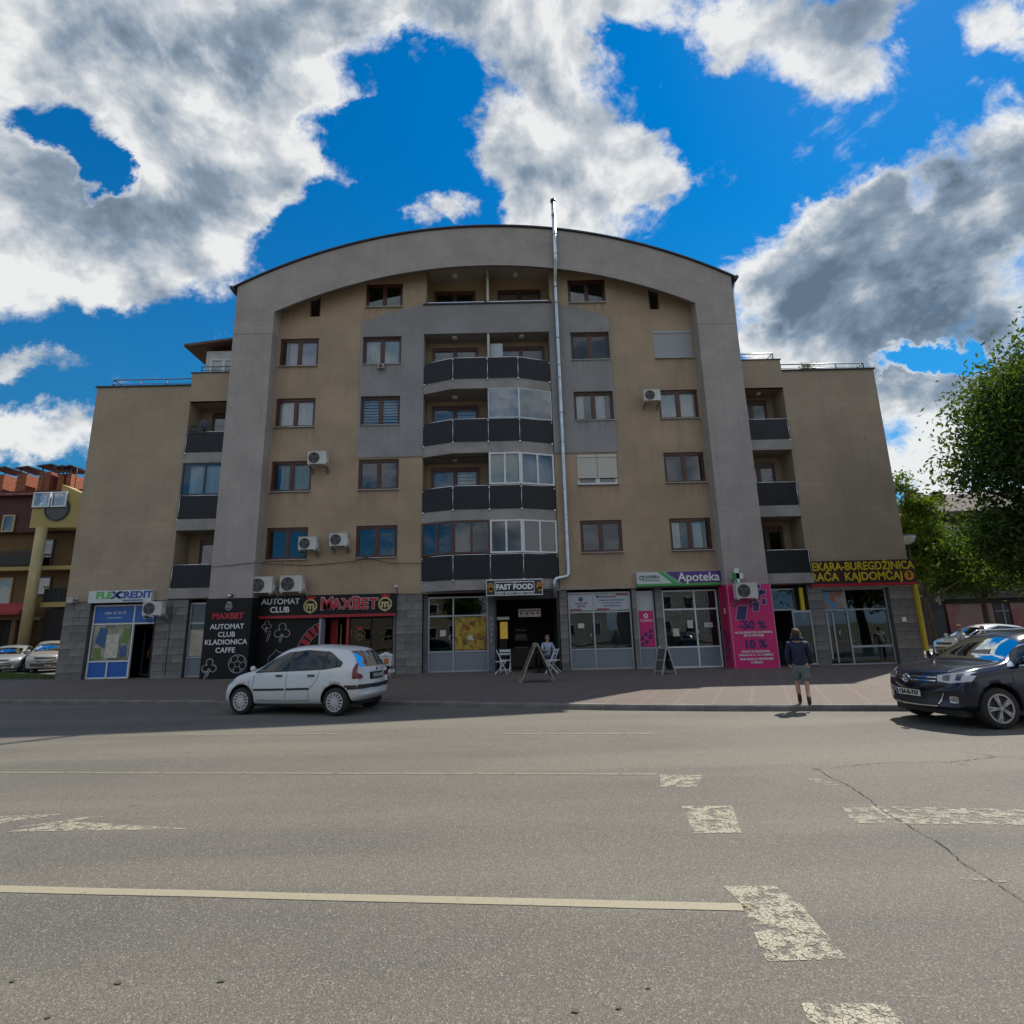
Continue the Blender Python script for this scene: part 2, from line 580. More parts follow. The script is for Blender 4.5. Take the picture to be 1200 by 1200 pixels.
# opposite footway behind the viewer
g = MB()
g.box(-120, 120, -13.5, -9.5, -.05, .12)
g.build('footway', mat('concrete_slab', (.22, .21, .19), .9, var=.2, fine=.3), kind='structure')
# kerb stones, each its own piece
kst = {}
x = -29.
i_k = 0
while x < 30:
    L = 1.0
    y0, y1 = kerb_y(x), kerb_y(x + L)
    ln = math.hypot(L, y1 - y0)
    key = i_k % 4
    if key not in kst:
        b = MB()
        r = random.Random(key)
        e = .012 + .01 * r.random()
        prof = [(-.001, 0), (0, .10), (e, .128), (.15, .132), (.15, 0)]
        vv = [(xx, yy_, zz) for xx in (.003, .997) for yy_, zz in prof]
        b.add(vv, [(0, 1, 2, 3, 4), (9, 8, 7, 6, 5)] + [(k, 5 + k, 5 + (k + 1) % 5, (k + 1) % 5) for k in range(5)])
        kst[key] = b.mesh('kerb_stone', KERB_M, True)
    ks = put('kerb_stone', kst[key], side, (x, y0, -.01 + random.uniform(-.003, .003)), (0, 0, math.atan2(y1 - y0, L)))
    ks.scale = (ln, 1, 1)
    x += L
    i_k += 1

# parking court and grass left of the block, ground behind
g = MB()
g.add([(-70, 29.5, .2), (-17.7, 22.7, .2), (-17.7, 60, .2), (-70, 60, .2)], [(0, 1, 2, 3)])
g.add([(16.1, 22.7, .09), (60, 16, .09), (60, 70, .09), (16.1, 70, .09)], [(0, 1, 2, 3)])
g.build('parking_court', mat('old_asphalt', (.13, .125, .12), .9, var=.2, fine=.4), kind='structure')


def sheet(name, quads, m, z=.004, **k):
    b = MB()
    for q in quads:
        b.add([(x, y, z) for x, y in q], [tuple(range(len(q)))])
    me = b.mesh(name, m, True)
    return put(name, me, kind='structure', **k)


CREAM = (.50, .46, .34)
PN1 = paint_mat('fresh_line', (.33, .30, .215), .30, 0)
PN2 = paint_mat('crazed_paint', (.40, .375, .285), .43, 34.)
PN3 = paint_mat('worn_paint', (.27, .25, .19), .48, 26.)
PN4 = paint_mat('thin_line', (.22, .205, .15), .36, 0)


def line(x0, y0, x1, y1, w_, wob=0):
    n = 24
    up, dn = [], []
    for i in range(n + 1):
        t = i / n
        a = random.uniform(-wob, wob)
        up.append((x0 + (x1 - x0) * t, y0 + (y1 - y0) * t + w_ / 2 + a))
        dn.append((x0 + (x1 - x0) * t, y0 + (y1 - y0) * t - w_ / 2 + random.uniform(-wob, wob)))
    return [[dn[i], dn[i + 1], up[i + 1], up[i]] for i in range(n)]


sheet('lane_line', line(-16, 5.72, 1.44, 3.845, .095, .004), PN1)
sheet('lane_line', line(-26, 10.2, 1.70, 7.09, .075, .004), PN4)
sheet('lane_line', line(-6.2, 10.8, -3.1, 10.45, .09), PN4)
sheet('lane_line', line(-.26, 10.05, 2.34, 9.68, .09), PN4)
sheet('crossing_block', [[(1.60, 6.55), (1.98, 6.50), (2.20, 6.98), (1.72, 7.05)]], PN2)
sheet('crossing_block', [[(1.50, 5.12), (1.90, 5.10), (2.10, 5.82), (1.62, 5.86)]], PN2)
sheet('crossing_block', [[(1.28, 3.28), (1.70, 3.28), (1.76, 3.88), (1.72, 4.12), (1.38, 4.14), (1.40, 3.9)]], PN2)
sheet('crossing_block', [[(1.10, 2.2), (1.6, 2.2), (1.67, 2.93), (1.29, 2.95)]], PN2)
sheet('stop_line', [[(2.94, 5.26), (6.5, 4.85), (6.6, 5.16), (3.12, 5.76)], [(3.33, 6.43), (3.5, 6.42), (3.42, 6.75), (3.28, 6.76)]], paint_mat('half_worn_paint', (.33, .31, .235), .45, 30.))
sheet('worn_patch', [[(3.0, 3.3), (3.4, 3.2), (3.45, 3.5), (3.0, 3.62)], [(3.0, 4.1), (3.3, 4.08), (3.3, 4.13), (3.0, 4.16)]], PN3)
sheet('arrow_marking', [[(-9.2, 5.95), (-8.9, 5.7), (-5.2, 5.75), (-4.60, 6.13), (-5.35, 6.10)], [(-4.74, 5.62), (-2.98, 5.56), (-3.9, 5.78), (-4.33, 5.86)], [(-4.75, 5.75), (-4.5, 5.77), (-4.1, 6.02), (-4.3, 6.0)]], PN2)

# the long crack in the asphalt with its branches
def crack(pts, w0, name='crack'):
    r = random.Random(len(pts))
    P = []
    for (a, b), (c, d) in zip(pts, pts[1:]):
        n = max(3, int(math.hypot(c - a, d - b) / .05))
        for i in range(n):
            t = i / n
            q_ = math.sin((b + (d - b) * t) * 4.3) * .03 + math.sin((b + (d - b) * t) * 11) * .01
            P.append((a + (c - a) * t + q_ + r.uniform(-.010, .010), b + (d - b) * t + r.uniform(-.012, .012)))
    b_ = MB()
    for i in range(len(P) - 1):
        w_ = w0 * r.uniform(.4, 1.2)
        (a, b), (c, d) = P[i], P[i + 1]
        l = math.hypot(c - a, d - b) or 1
        nx, ny = -(d - b) / l * w_, (c - a) / l * w_
        b_.add([(a - nx, b - ny, .007), (c - nx, d - ny, .007), (c + nx, d + ny, .007), (a + nx, b + ny, .007)], [(0, 1, 2, 3)])
    put(name, b_.mesh(name, mat('crack_dark', (.025, .023, .02), .95)), kind='structure')


crack([(3.67, 7.11), (3.4, 5.38), (3.23, 4.5), (3.2, 4.35), (3.17, 3.88), (3.05, 3.3)], .0042)
crack([(3.67, 7.11), (3.58, 7.16)], .01)
crack([(3.9, 7.2), (4.6, 7.35), (5.4, 7.3), (5.5, 7.05)], .004)
crack([(5.4, 7.3), (6.1, 7.5), (6.9, 7.1)], .005)
crack([(6.1, 7.5), (5.95, 7.9)], .006)
for i, (x, y, s) in enumerate([(-1.52, 3.24, .013), (.25, 2.94, .016), (-2.05, 3.25, .014), (.62, 3.09, .010), (-2.62, 3.29, .012), (.45, 2.95, .010), (-2.2, 3.0, .012), (1.9, 4.9, .012), (-3.2, 4.9, .015), (-.1, 5.4, .012), (2.3, 3.2, .010)][:7]):
    b = MB()
    n = 9
    r = random.Random(i)
    b.add([(x + s * math.cos(k * .698) * r.uniform(.6, 1.3) * 1.4, y + s * math.sin(k * .698) * r.uniform(.6, 1.2), .006) for k in range(n)], [tuple(range(n))])
    put('oil_spot', b.mesh('oil_spot', mat('tar_spot', (.07, .062, .05), .8)), kind='structure')
# ------------------------------------------------------------------ apartment building
TAN = mat('tan_render', (.372, .28, .195), .92, var=.12, vs=.7, streak=.38, courses=.35, sills=(4.76, 2.83, (-9.04, -5.4, 3.73, 7.38)), bump=.5, bs=45, fine=.12)
TANW = mat('tan_render_wing', (.35, .28, .205), .92, var=.12, vs=.6, streak=.34, courses=.9, bump=.5, bs=45, fine=.12)
GREY = mat('grey_render', (.36, .322, .305), .92, var=.10, vs=.8, streak=.38, courses=.9, bump=.45, bs=45, fine=.1)
PANEL = mat('blue_grey_render', (.26, .252, .255), .92, var=.11, vs=.8, streak=.32, sills=(4.76, 2.83, (-5.4, 3.73)), bump=.45, bs=45, fine=.1)
CONC = mat('slab_concrete', (.28, .265, .255), .9, var=.15, vs=1.5, streak=.3, bump=.3)
DARKMETAL = mat('roof_metal', (.05, .055, .065), .45, metal=.6)
BROWN = mat('brown_frame', (.070, .024, .016), .38, var=.2, vs=4)
WHITEF = mat('white_frame', (.62, .64, .66), .4, var=.06)
ALU = mat('aluminium_frame', (.36, .38, .41), .4, metal=.3)
STEEL = mat('steel', (.55, .57, .6), .28, metal=1)
GALV = mat('galvanised_pipe', (.50, .56, .62), .3, metal=.85, var=.15, vs=2)
BLACK = mat('black_plastic', (.015, .015, .016), .45)
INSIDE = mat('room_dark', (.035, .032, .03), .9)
FABRIC = mat('balcony_screen', (.007, .009, .014), .5, var=.3, vs=2, spec=.35)
G_WIN = glass('window_glass', (.82, .86, .88), .03)
G_BLUE = glass('window_glass_mirror', (.3, .34, .38), .06)
G_SHOP = glass('shop_glass', (.66, .70, .70), .02)
G_GREEN = glass('green_glass', (.25, .46, .33), .06)
CURT = mat('curtain_cloth', (.80, .80, .78), .9, var=.1)
CURTL = mat('lilac_curtain', (.62, .55, .74), .9)
CURTC = mat('cream_curtain', (.75, .64, .42), .9)
SHUT_G = mat('grey_shutter', (.34, .35, .37), .6)
SHUT_C = mat('cream_shutter', (.52, .50, .45), .6)

B = Vector((-.83, 22, 0))
bld = thing('apartment_building', 'wide tan and grey apartment block with a barrel arch top and ground floor shops', 'building', B)


def bw(name, mb, mats, parent=None, **k):
    return mb.build(name, mats, parent or bld, (0, 0, 0) if parent else -B, **k)


def arc(x, R_, top, c=-.83):
    return top - R_ + math.sqrt(max(0, R_ * R_ - (x - c) ** 2))


def a_out(x): return arc(x, 22.6, 19.52)
def a_in(x): return arc(x, 21.2, 17.58)


def wall_cells(mb, x0, x1, z0, z1, holes, y=22., reveal=.14, top=None, m=0, xcuts=()):
    X = sorted({x0, x1, *[v for h in holes for v in h[:2] if x0 < v < x1], *xcuts})
    Z = sorted({z0, z1, *[v for h in holes for v in h[2:4] if z0 < v < z1]})
    T = top or (lambda x: 1e9)
    for a, b in zip(X, X[1:]):
        for c, d in zip(Z, Z[1:]):
            mx, mz = (a + b) / 2, (c + d) / 2
            if any(h[0] < mx < h[1] and h[2] < mz < h[3] for h in holes):
                continue
            da, db = min(d, T(a)), min(d, T(b))
            if da <= c and db <= c:
                continue
            mb.add([(a, y, c), (b, y, c), (b, y, max(c, db)), (a, y, max(c, da))], [(0, 1, 2, 3)], m)
    for h in holes:
        a, b, c, d = h[:4]
        r = h[4] if len(h) > 4 else reveal
        ta, tb = min(d, T(a)), min(d, T(b))
        mb.add([(a, y, c), (a, y, ta), (a, y + r, ta), (a, y + r, c)], [(3, 2, 1, 0)], m)
        mb.add([(b, y, c), (b, y, tb), (b, y + r, tb), (b, y + r, c)], [(0, 1, 2, 3)], m)
        mb.add([(a, y, c), (b, y, c), (b, y + r, c), (a, y + r, c)], [(0, 1, 2, 3)], m)
        if d < 17.4:
            mb.add([(a, y, ta), (b, y, tb), (b, y + r, tb), (a, y + r, ta)], [(3, 2, 1, 0)], m)


COLS = {'A': (-9.89, -8.20), 'B': (-6.25, -4.56), 'C': (2.88, 4.58), 'D': (6.53, 8.23)}
ROWS = [(4.78, 6.10), (7.61, 8.93), (10.44, 11.76), (13.25, 14.58)]
wins = [(*COLS[c], *r) for c in 'ABCD' for r in ROWS]
ATT = [(-6.2, -4.55, 16.04, 17.24), (2.87, 4.56, 16.04, 17.24), (-8.68, -8.22, 15.64, 16.9), (6.49, 6.93, 15.64, 16.9)]
fine_x = [-9.97 + i * .6 for i in range(31)]
mb = MB()
wall_cells(mb, -9.97, 8.31, 3.30, 18.4, wins + ATT + [(-3.57, 1.95, 3.32, 14.65, .8), (-3.49, 2.05, 16.06, 18.4, 1.0)], top=lambda x: a_in(x) + .55, xcuts=[v for v in fine_x if -9.97 < v < 8.31])
bw('front_wall', mb, TAN)


def gtop(x):
    d = abs(x + .83)
    return 16.06 if d < 2.8 else 16.06 - .78 * ((d - 2.8) / 2.7) ** 1.35


mb = MB()
wall_cells(mb, -6.34, 4.63, 9.0, 16.1, [(a + .002, b - .002, c + .002, d - .002, .17) for a, b, c, d in wins if c > 10 and -7 < a < 5] + [(-3.568, 1.948, 8.9, 14.648, .8)], y=21.96, top=gtop, xcuts=[-6.34 + i * .3 for i in range(1, 36)])
for x in (-6.34, 4.63):
    mb.add([(x, 21.96, 9.0), (x, 22, 9.0), (x, 22, gtop(x)), (x, 21.96, gtop(x))], [(0, 1, 2, 3)])
N = 37
tp = [(-6.34 + i * 10.97 / (N - 1)) for i in range(N)]
for a, b in zip(tp, tp[1:]):
    mb.add([(a, 21.96, gtop(a)), (b, 21.96, gtop(b)), (b, 22.1, gtop(b)), (a, 22.1, gtop(a))], [(0, 1, 2, 3)])
bw('grey_panel', mb, PANEL)
mb = MB()
mb.box(-3.62, 2.12, 21.90, 22.12, 16.063, 16.12)
bw('parapet_coping', mb, DARKMETAL)

# pillars and arch band
mb = MB()
YF = 21.35
for a, b in ((-11.65, -9.97), (8.31, 9.99)):
    mb.box(a, b, YF, 22.3, 0, 14.44)
    mb.box(a + .012, b - .012, YF + .012, 22.3, 14.44, 14.475)
N = 56
L = [(-11.65, 14.475), (-9.97, 14.475), (-9.97, a_in(-9.97)), (-11.65, a_out(-11.65))]
mb.prism(L, YF, 22.3)
for x_, w3 in ((-9.97, 1), (8.31, -1)):
    mb.add([(x_, YF, a_in(x_)), (x_, 22.05, a_in(x_) - .02), (x_, 22.05, a_in(x_) + .42)], [(0, 1, 2) if w3 > 0 else (2, 1, 0)])
L = [(8.31, 14.475), (9.99, 14.475), (9.99, a_out(9.99)), (8.31, a_in(8.31))]
mb.prism(L, YF, 22.3)
for i in range(N):
    t0, t1 = i / N, (i + 1) / N
    i0, i1 = -9.97 + 18.28 * t0, -9.97 + 18.28 * t1
    o0, o1 = -11.65 + 21.64 * t0, -11.65 + 21.64 * t1
    q = [(i0, a_in(i0)), (i1, a_in(i1)), (o1, a_out(o1)), (o0, a_out(o0))]
    mb.add([(x, YF, z) for x, z in q], [(0, 1, 2, 3)])
    for ya, yb, ha, hb in ((YF, 22.0, 0, .40), (22.0, 23.7, .40, .40)):
        mb.add([(q[0][0], ya, q[0][1] + ha), (q[1][0], ya, q[1][1] + ha), (q[1][0], yb, q[1][1] + hb), (q[0][0], yb, q[0][1] + hb)], [(3, 2, 1, 0)], 0, False)
bw('arch_frame', mb, GREY)
# barrel roof
mb = MB()
N = 48
for i in range(N):
    a, b = -11.82 + 21.98 * i / N, -11.82 + 21.98 * (i + 1) / N
    for h0, h1, f in ((.0, .09, 0),):
        v = [(x, y, a_out(x) + h) for x in (a, b) for y in (21.27, 34.4) for h in (.015, .085)]
        mb.add(v, [(0, 4, 5, 1), (1, 5, 7, 3), (3, 7, 6, 2), (2, 6, 4, 0)])
bw('roof', mb, DARKMETAL)
for x in (-11.86, 10.20):
    mb = MB()
    mb.tube([(x, 21.22, a_out(-11.8) - .02), (x, 34, a_out(-11.8) - .02)], .085, 8)
    bw('gutter', mb, DARKMETAL)
mb = MB()
mb.tube([(10.17, 21.5, 16.6), (10.12, 21.6, 16.2), (10.06, 21.7, 13.2)], .05, 8)
bw('downpipe', mb, GALV)
# body behind
mb = MB()
mb.box(-11.649, -11.4, 22.3, 34, 12.4, 16.6)
mb.box(9.74, 9.989, 22.3, 34, 12.4, 16.6)
mb.box(-11.6, 9.95, 33.7, 34, 0, 16.6)
mb.box(-17.65, -17.4, 22.01, 34, 0, 12.4)
mb.box(15.75, 16.0, 22.01, 34, 0, 12.5)
mb.box(-17.4, -11.6, 33.7, 34, 0, 12.4)
mb.box(9.95, 15.75, 33.7, 34, 0, 12.5)
mb.box(-17.5, -11.65, 22.2, 34, 12.2, 12.38)
mb.box(9.99, 15.85, 22.2, 34, 12.3, 12.45)
bw('rear_wall', mb, TANW)
# inner storeys so that rooms stay dark and separate
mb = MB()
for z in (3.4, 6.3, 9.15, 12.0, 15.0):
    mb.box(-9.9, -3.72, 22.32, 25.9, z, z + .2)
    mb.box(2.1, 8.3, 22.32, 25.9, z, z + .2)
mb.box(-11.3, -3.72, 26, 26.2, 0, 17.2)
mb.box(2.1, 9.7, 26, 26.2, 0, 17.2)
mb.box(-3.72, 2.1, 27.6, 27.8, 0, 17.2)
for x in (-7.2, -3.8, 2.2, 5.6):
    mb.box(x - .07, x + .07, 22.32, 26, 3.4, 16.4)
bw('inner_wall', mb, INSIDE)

# wings
def wing(s):
    mb = MB()
    if s < 0:
        wall_cells(mb, -17.65, -11.62, 3.30, 12.45, [(-13.57, -11.655, 3.34, 11.70, 1.0), (-13.6, -11.655, 12.05, 13)], m=0)
        mb.box(-13.6, -11.653, 21.96, 22.14, 11.70, 13.0)
        mb.box(-13.6, -13.46, 22.14, 24, 12.38, 13.0)
        o = bw('wing_wall', mb, TANW)
        mb = MB()
        mb.box(-17.7, -13.6, 21.93, 22.2, 12.45, 12.50)
        mb.box(-13.64, -11.655, 21.92, 22.17, 13.003, 13.045)
        bw('coping', mb, DARKMETAL)
    else:
        wall_cells(mb, 9.95, 16.0, 3.30, 12.52, [(9.995, 11.95, 3.34, 11.75, 1.0), (9.995, 11.98, 12.05, 13)], m=0)
        mb.box(9.993, 11.97, 21.96, 22.14, 11.75, 13.04)
        mb.box(11.83, 11.97, 22.14, 24, 12.38, 13.04)
        o = bw('wing_wall', mb, TANW)
        mb = MB()
        mb.box(11.97, 16.05, 21.93, 22.2, 12.52, 12.57)
        mb.box(9.995, 12.0, 21.92, 22.17, 13.043, 13.08)
        bw('coping', mb, DARKMETAL)


wing(-1)
wing(1)


def railing(pts, z0, zs, step=1.25):
    mb = MB()
    for (a, b) in zip(pts, pts[1:]):
        d = math.dist(a, b)
        n = max(1, round(d / step))
        for i in range(n + 1):
            t = i / n
            x, y = a[0] + (b[0] - a[0]) * t, a[1] + (b[1] - a[1]) * t
            mb.tube([(x, y, z0), (x, y, max(zs))], .022, 6)
        for z in zs:
            mb.tube([(*a, z), (*b, z)], .026 if z == max(zs) else .014, 6)
    return bw('railing', mb, mat('rail_grey', (.16, .18, .21), .4, metal=.5))


railing([(-17.1, 30), (-17.1, 22.15), (-13.62, 22.15)], 12.45, [12.66, 12.86])
railing([(-13.3, 22.1), (-11.7, 22.1)], 13.04, [13.2, 13.38])
railing([(12.05, 22.15), (15.7, 22.15), (15.7, 30)], 12.55, [12.72, 12.90])
railing([(10.05, 22.1), (11.75, 22.1), (11.75, 24)], 13.07, [13.24, 13.42])

# roof room on the left wing
mb = MB()
mb.box(-14.45, -11.66, 24.3, 30, 12.38, 15.35)
bw('penthouse_wall', mb, mat('white_render', (.5, .5, .5), .85, var=.08))
mb = MB()
mb.prism([(-15.35, 15.42), (-11.66, 15.88), (-11.66, 16.0), (-15.35, 15.54)], 23.9, 30.5)
bw('penthouse_roof', mb, [mat('roof_board', (.10, .055, .035), .7, var=.3, vs=5)])

# ---------------------------------------------------------------- windows
def window_mesh(w_, h, fm, n=2, depth=.07, box_top=.10):
    mb = MB()
    f = .065
    mb.box(-w_ / 2, w_ / 2, -.045, .04, h - box_top, h)
    mb.box(-w_ / 2, -w_ / 2 + f, -.03, .04, .0, h - box_top)
    mb.box(w_ / 2 - f, w_ / 2, -.03, .04, .0, h - box_top)
    mb.box(-w_ / 2 + f, w_ / 2 - f, -.03, .04, .0, f)
    iw = (w_ - 2 * f) / n
    for k in range(1, n):
        x = -w_ / 2 + f + iw * k
        mb.box(x - .05, x + .05, -.035, .04, f, h - box_top)
    for k in range(n):
        a = -w_ / 2 + f + iw * k + (.05 if k else 0)
        b = -w_ / 2 + f + iw * (k + 1) - (.05 if k < n - 1 else 0)
        c, d = f, h - box_top
        t = .045
        mb.box(a, a + t, -.018, .03, c, d)
        mb.box(b - t, b, -.018, .03, c, d)
        mb.box(a + t, b - t, -.018, .03, c, c + t)
        mb.box(a + t, b - t, -.018, .03, d - t, d)
    return mb.mesh('window', fm, True)


def pane_mesh(w_, h, m, name='pane'):
    mb = MB()
    mb.box(-w_ / 2, w_ / 2, -.004, .004, 0, h)
    return mb.mesh(name, m, True)


def curtain_mesh(x0, x1, h, m, amp=.025, wl=.11, name='curtain'):
    mb = MB()
    n = max(4, int((x1 - x0) / (wl / 4)))
    v = []
    for i in range(n + 1):
        x = x0 + (x1 - x0) * i / n
        y = amp * math.sin(2 * math.pi * x / wl) + .4 * amp * math.sin(2 * math.pi * x / wl / 2.3 + 1)
        v += [(x, y, 0), (x, y, h)]
    mb.add(v, [(2 * i, 2 * i + 2, 2 * i + 3, 2 * i + 1) for i in range(n)], 0, True)
    return mb.mesh(name, m)


def blind_mesh(w_, h, m, pitch=.13):
    mb = MB()
    z = 0
    while z < h - .02:
        mb.box(-w_ / 2, w_ / 2, -.004, .004, z, min(h, z + pitch * .62))
        z += pitch
    return mb.mesh('blind', m, True)


def shutter_mesh(w_, h, m, pitch=.055):
    mb = MB()
    mb.box(-w_ / 2, w_ / 2, -.04, .04, h - .12, h)
    z = 0
    while z < h - .125:
        zz = min(z + pitch - .006, h - .122)
        mb.prism([(-w_ / 2, z), (w_ / 2, z), (w_ / 2, zz), (-w_ / 2, zz)], -.012, .006)
        z += pitch
    return mb.mesh('shutter', m, True)


WM, PM, SILL = {}, {}, {}
sm = MB()
sm.box(-.86, .86, -.19, .02, -.03, .0)
sill_me = sm.mesh('sill', mat('sill_metal', (.36, .35, .33), .5, var=.2), True)


def add_window(x0, x1, z0, z1, style, gl, fm=BROWN, y=22.115, lab=None, sill=True):
    w_, h = x1 - x0, z1 - z0
    key = (round(w_, 2), round(h, 2), fm.name)
    if key not in WM:
        WM[key] = window_mesh(w_ - .004, h - .004, fm)
    wn_ = put('window', WM[key], bld, Vector(((x0 + x1) / 2, y, z0 + .002)) - B)
    if lab:
        wn_['label'] = lab
    iw = (w_ - .13) / 2
    pk = (round(iw, 2), round(h, 2), gl.name)
    if pk not in PM:
        PM[pk] = pane_mesh(iw - .13, h - .26, gl)
    for k in (-1, 1):
        put('pane', PM[pk], wn_, (k * (iw / 2 + .0), .005, .11))
    if sill:
        s_ = put('sill', sill_me, wn_, (0, -.02, 0))
        s_.scale = ((w_) / 1.70, 1, 1)
    hh = h - .2
    if style == 'sheer':
        put('curtain', curtain_mesh(-w_ / 2 + .1, w_ / 2 - .1, hh, CURT), wn_, (0, .08, .05))
    elif style == 'sides':
        put('curtain', curtain_mesh(-w_ / 2 + .1, -w_ / 2 + .45, hh, CURT), wn_, (0, .08, .05))
        put('curtain', curtain_mesh(.1, .5, hh, CURT), wn_, (0, .08, .05))
    elif style == 'right':
        put('curtain', curtain_mesh(-.45, w_ / 2 - .1, hh, CURTL, .012), wn_, (0, .08, .05))
    elif style == 'cream':
        put('curtain', curtain_mesh(-.5, w_ / 2 - .1, hh, CURTC, .01), wn_, (0, .08, .05))
    elif style == 'left':
        put('curtain', curtain_mesh(-w_ / 2 + .1, -.35, hh, mat('beige_curtain', (.32, .29, .25), .9)), wn_, (0, .08, .05))
    elif style == 'grey':
        put('curtain', curtain_mesh(-w_ / 2 + .1, w_ / 2 - .1, hh, mat('grey_curtain', (.16, .17, .17), .9), .012), wn_, (0, .08, .05))
    elif style == 'blind':
        put('blind', blind_mesh(w_ - .2, hh, CURT), wn_, (0, .06, .08))
    elif style == 'low_blind':
        put('blind', blind_mesh(w_ - .2, hh - .3, CURT), wn_, (0, .10, .38))
    return wn_


STY = {'A': ['left', 'cream', 'sheer', 'right'], 'B': ['none', 'grey', 'blind', 'sheer'], 'C': ['low_blind', None, 'sides', 'none'], 'D': ['sides', 'left', 'sheer', None]}
GLZ = {'A': [G_BLUE, G_WIN, G_WIN, G_WIN], 'B': [G_BLUE, G_BLUE, G_WIN, G_WIN], 'C': [G_BLUE, G_WIN, G_WIN, G_BLUE], 'D': [G_WIN, G_BLUE, G_WIN, G_WIN]}
for c in 'ABCD':
    for r in range(4):
        st = STY[c][r]
        x0, x1 = COLS[c]
        z0, z1 = ROWS[r]
        if c == 'C' and r == 1:
            wn_ = add_window(x0, x1, z0, z1, 'none', G_WIN, WHITEF, lab='white window with two cream roller shutters almost down')
            for k in (-1, 1):
                me = shutter_mesh((x1 - x0) / 2 - .03, 1.02, SHUT_C)
                put('shutter', me, wn_, (k * (x1 - x0) / 4, -.08, .29))
        elif c == 'D' and r == 3:
            wn_ = add_window(x0, x1, z0, z1, 'none', G_WIN, lab='window behind a closed grey roller shutter')
            put('shutter', shutter_mesh(x1 - x0 - .01, z1 - z0 - .01, SHUT_G), wn_, (0, -.085, .003))
        else:
            add_window(x0, x1, z0, z1, st, GLZ[c][r])
add_window(*ATT[0], 'none', G_GREEN)
add_window(*ATT[1], 'none', G_WIN)
for a, b, c, d in ATT[2:]:
    mb = MB()
    h = 1.02
    for q in ((a, a + .06, c, c + h), (b - .06, b, c, c + h), (a + .06, b - .06, c, c + .06)):
        mb.box(q[0], q[1], 22.08, 22.14, q[2], q[3])
    f = bw('window', mb, BROWN)
    mb = MB()
    mb.box(a + .06, b - .06, 22.105, 22.115, c + .06, c + h)
    bw('pane', mb, G_WIN, f)

# ---------------------------------------------------------------- middle balconies
BAY = [(-3.57, 21.99), (-2.25, 21.5), (-.78, 21.5), (.52, 21.5), (1.92, 21.99)]
mb = MB()
mb.box(-3.56, 1.94, 22.8, 23.0, 3.4, 14.7)
o_ = MB().box(-3.5, 2.06, 23.0, 23.2, 15.0, 18.2)
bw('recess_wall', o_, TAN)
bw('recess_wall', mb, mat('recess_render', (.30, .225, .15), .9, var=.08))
mb = MB()
mb.box(-.79, -.69, 22.0, 22.8, 12.2, 14.64)
mb.box(-.79, -.69, 22.15, 23.0, 15.0, 17.97)
mb.box(-.79, -.69, 22.0, 22.8, 9.4, 11.8)
mb.box(-.79, -.69, 22.0, 22.8, 6.55, 8.95)
bw('divider_wall', mb, mat('pale_render', (.50, .48, .44), .85, var=.08))
mb = MB()
mb.box(-3.56, 1.94, 22.02, 23.6, 14.66, 14.9)
mb.box(-3.5, 2.06, 22.12, 23.8, 14.95, 15.2)
bw('upper_slab', mb, CONC)


def facet_frame(mb, p, q, z0, z1, n, t=.05, mid=None):
    p, q = Vector((*p, 0)), Vector((*q, 0))
    d = (q - p)
    for i in range(n + 1):
        c = p + d * (i / n)
        off = t / 2 if i == 0 else (-t / 2 if i == n else 0)
        c = c + d.normalized() * off
        mb.bar((c.x, c.y, z0), (c.x, c.y, z1), t, t)
    for z in (z0 + t / 2, z1 - t / 2) + ((mid,) if mid else ()):
        a = p + d.normalized() * .01
        b = q - d.normalized() * .01
        mb.bar((a.x, a.y, z), (b.x, b.y, z), t * .9, t * .9)


def facet_pane(name, parent, p, q, z0, z1, m, t=.012, inset=0.):
    p, q = Vector((*p, 0)), Vector((*q, 0))
    d = (q - p).normalized()
    nrm = Vector((d.y, -d.x, 0))
    p, q = p + d * inset, q - d * inset
    mb = MB()
    v = [(c.x + nrm.x * s * t / 2, c.y + nrm.y * s * t / 2, z) for z in (z0, z1) for c in (p, q) for s in (-1, 1)]
    mb.add(v, [(0, 1, 3, 2), (4, 6, 7, 5), (0, 4, 5, 1), (2, 3, 7, 6), (0, 2, 6, 4), (1, 5, 7, 3)])
    return bw(name, mb, m, parent)


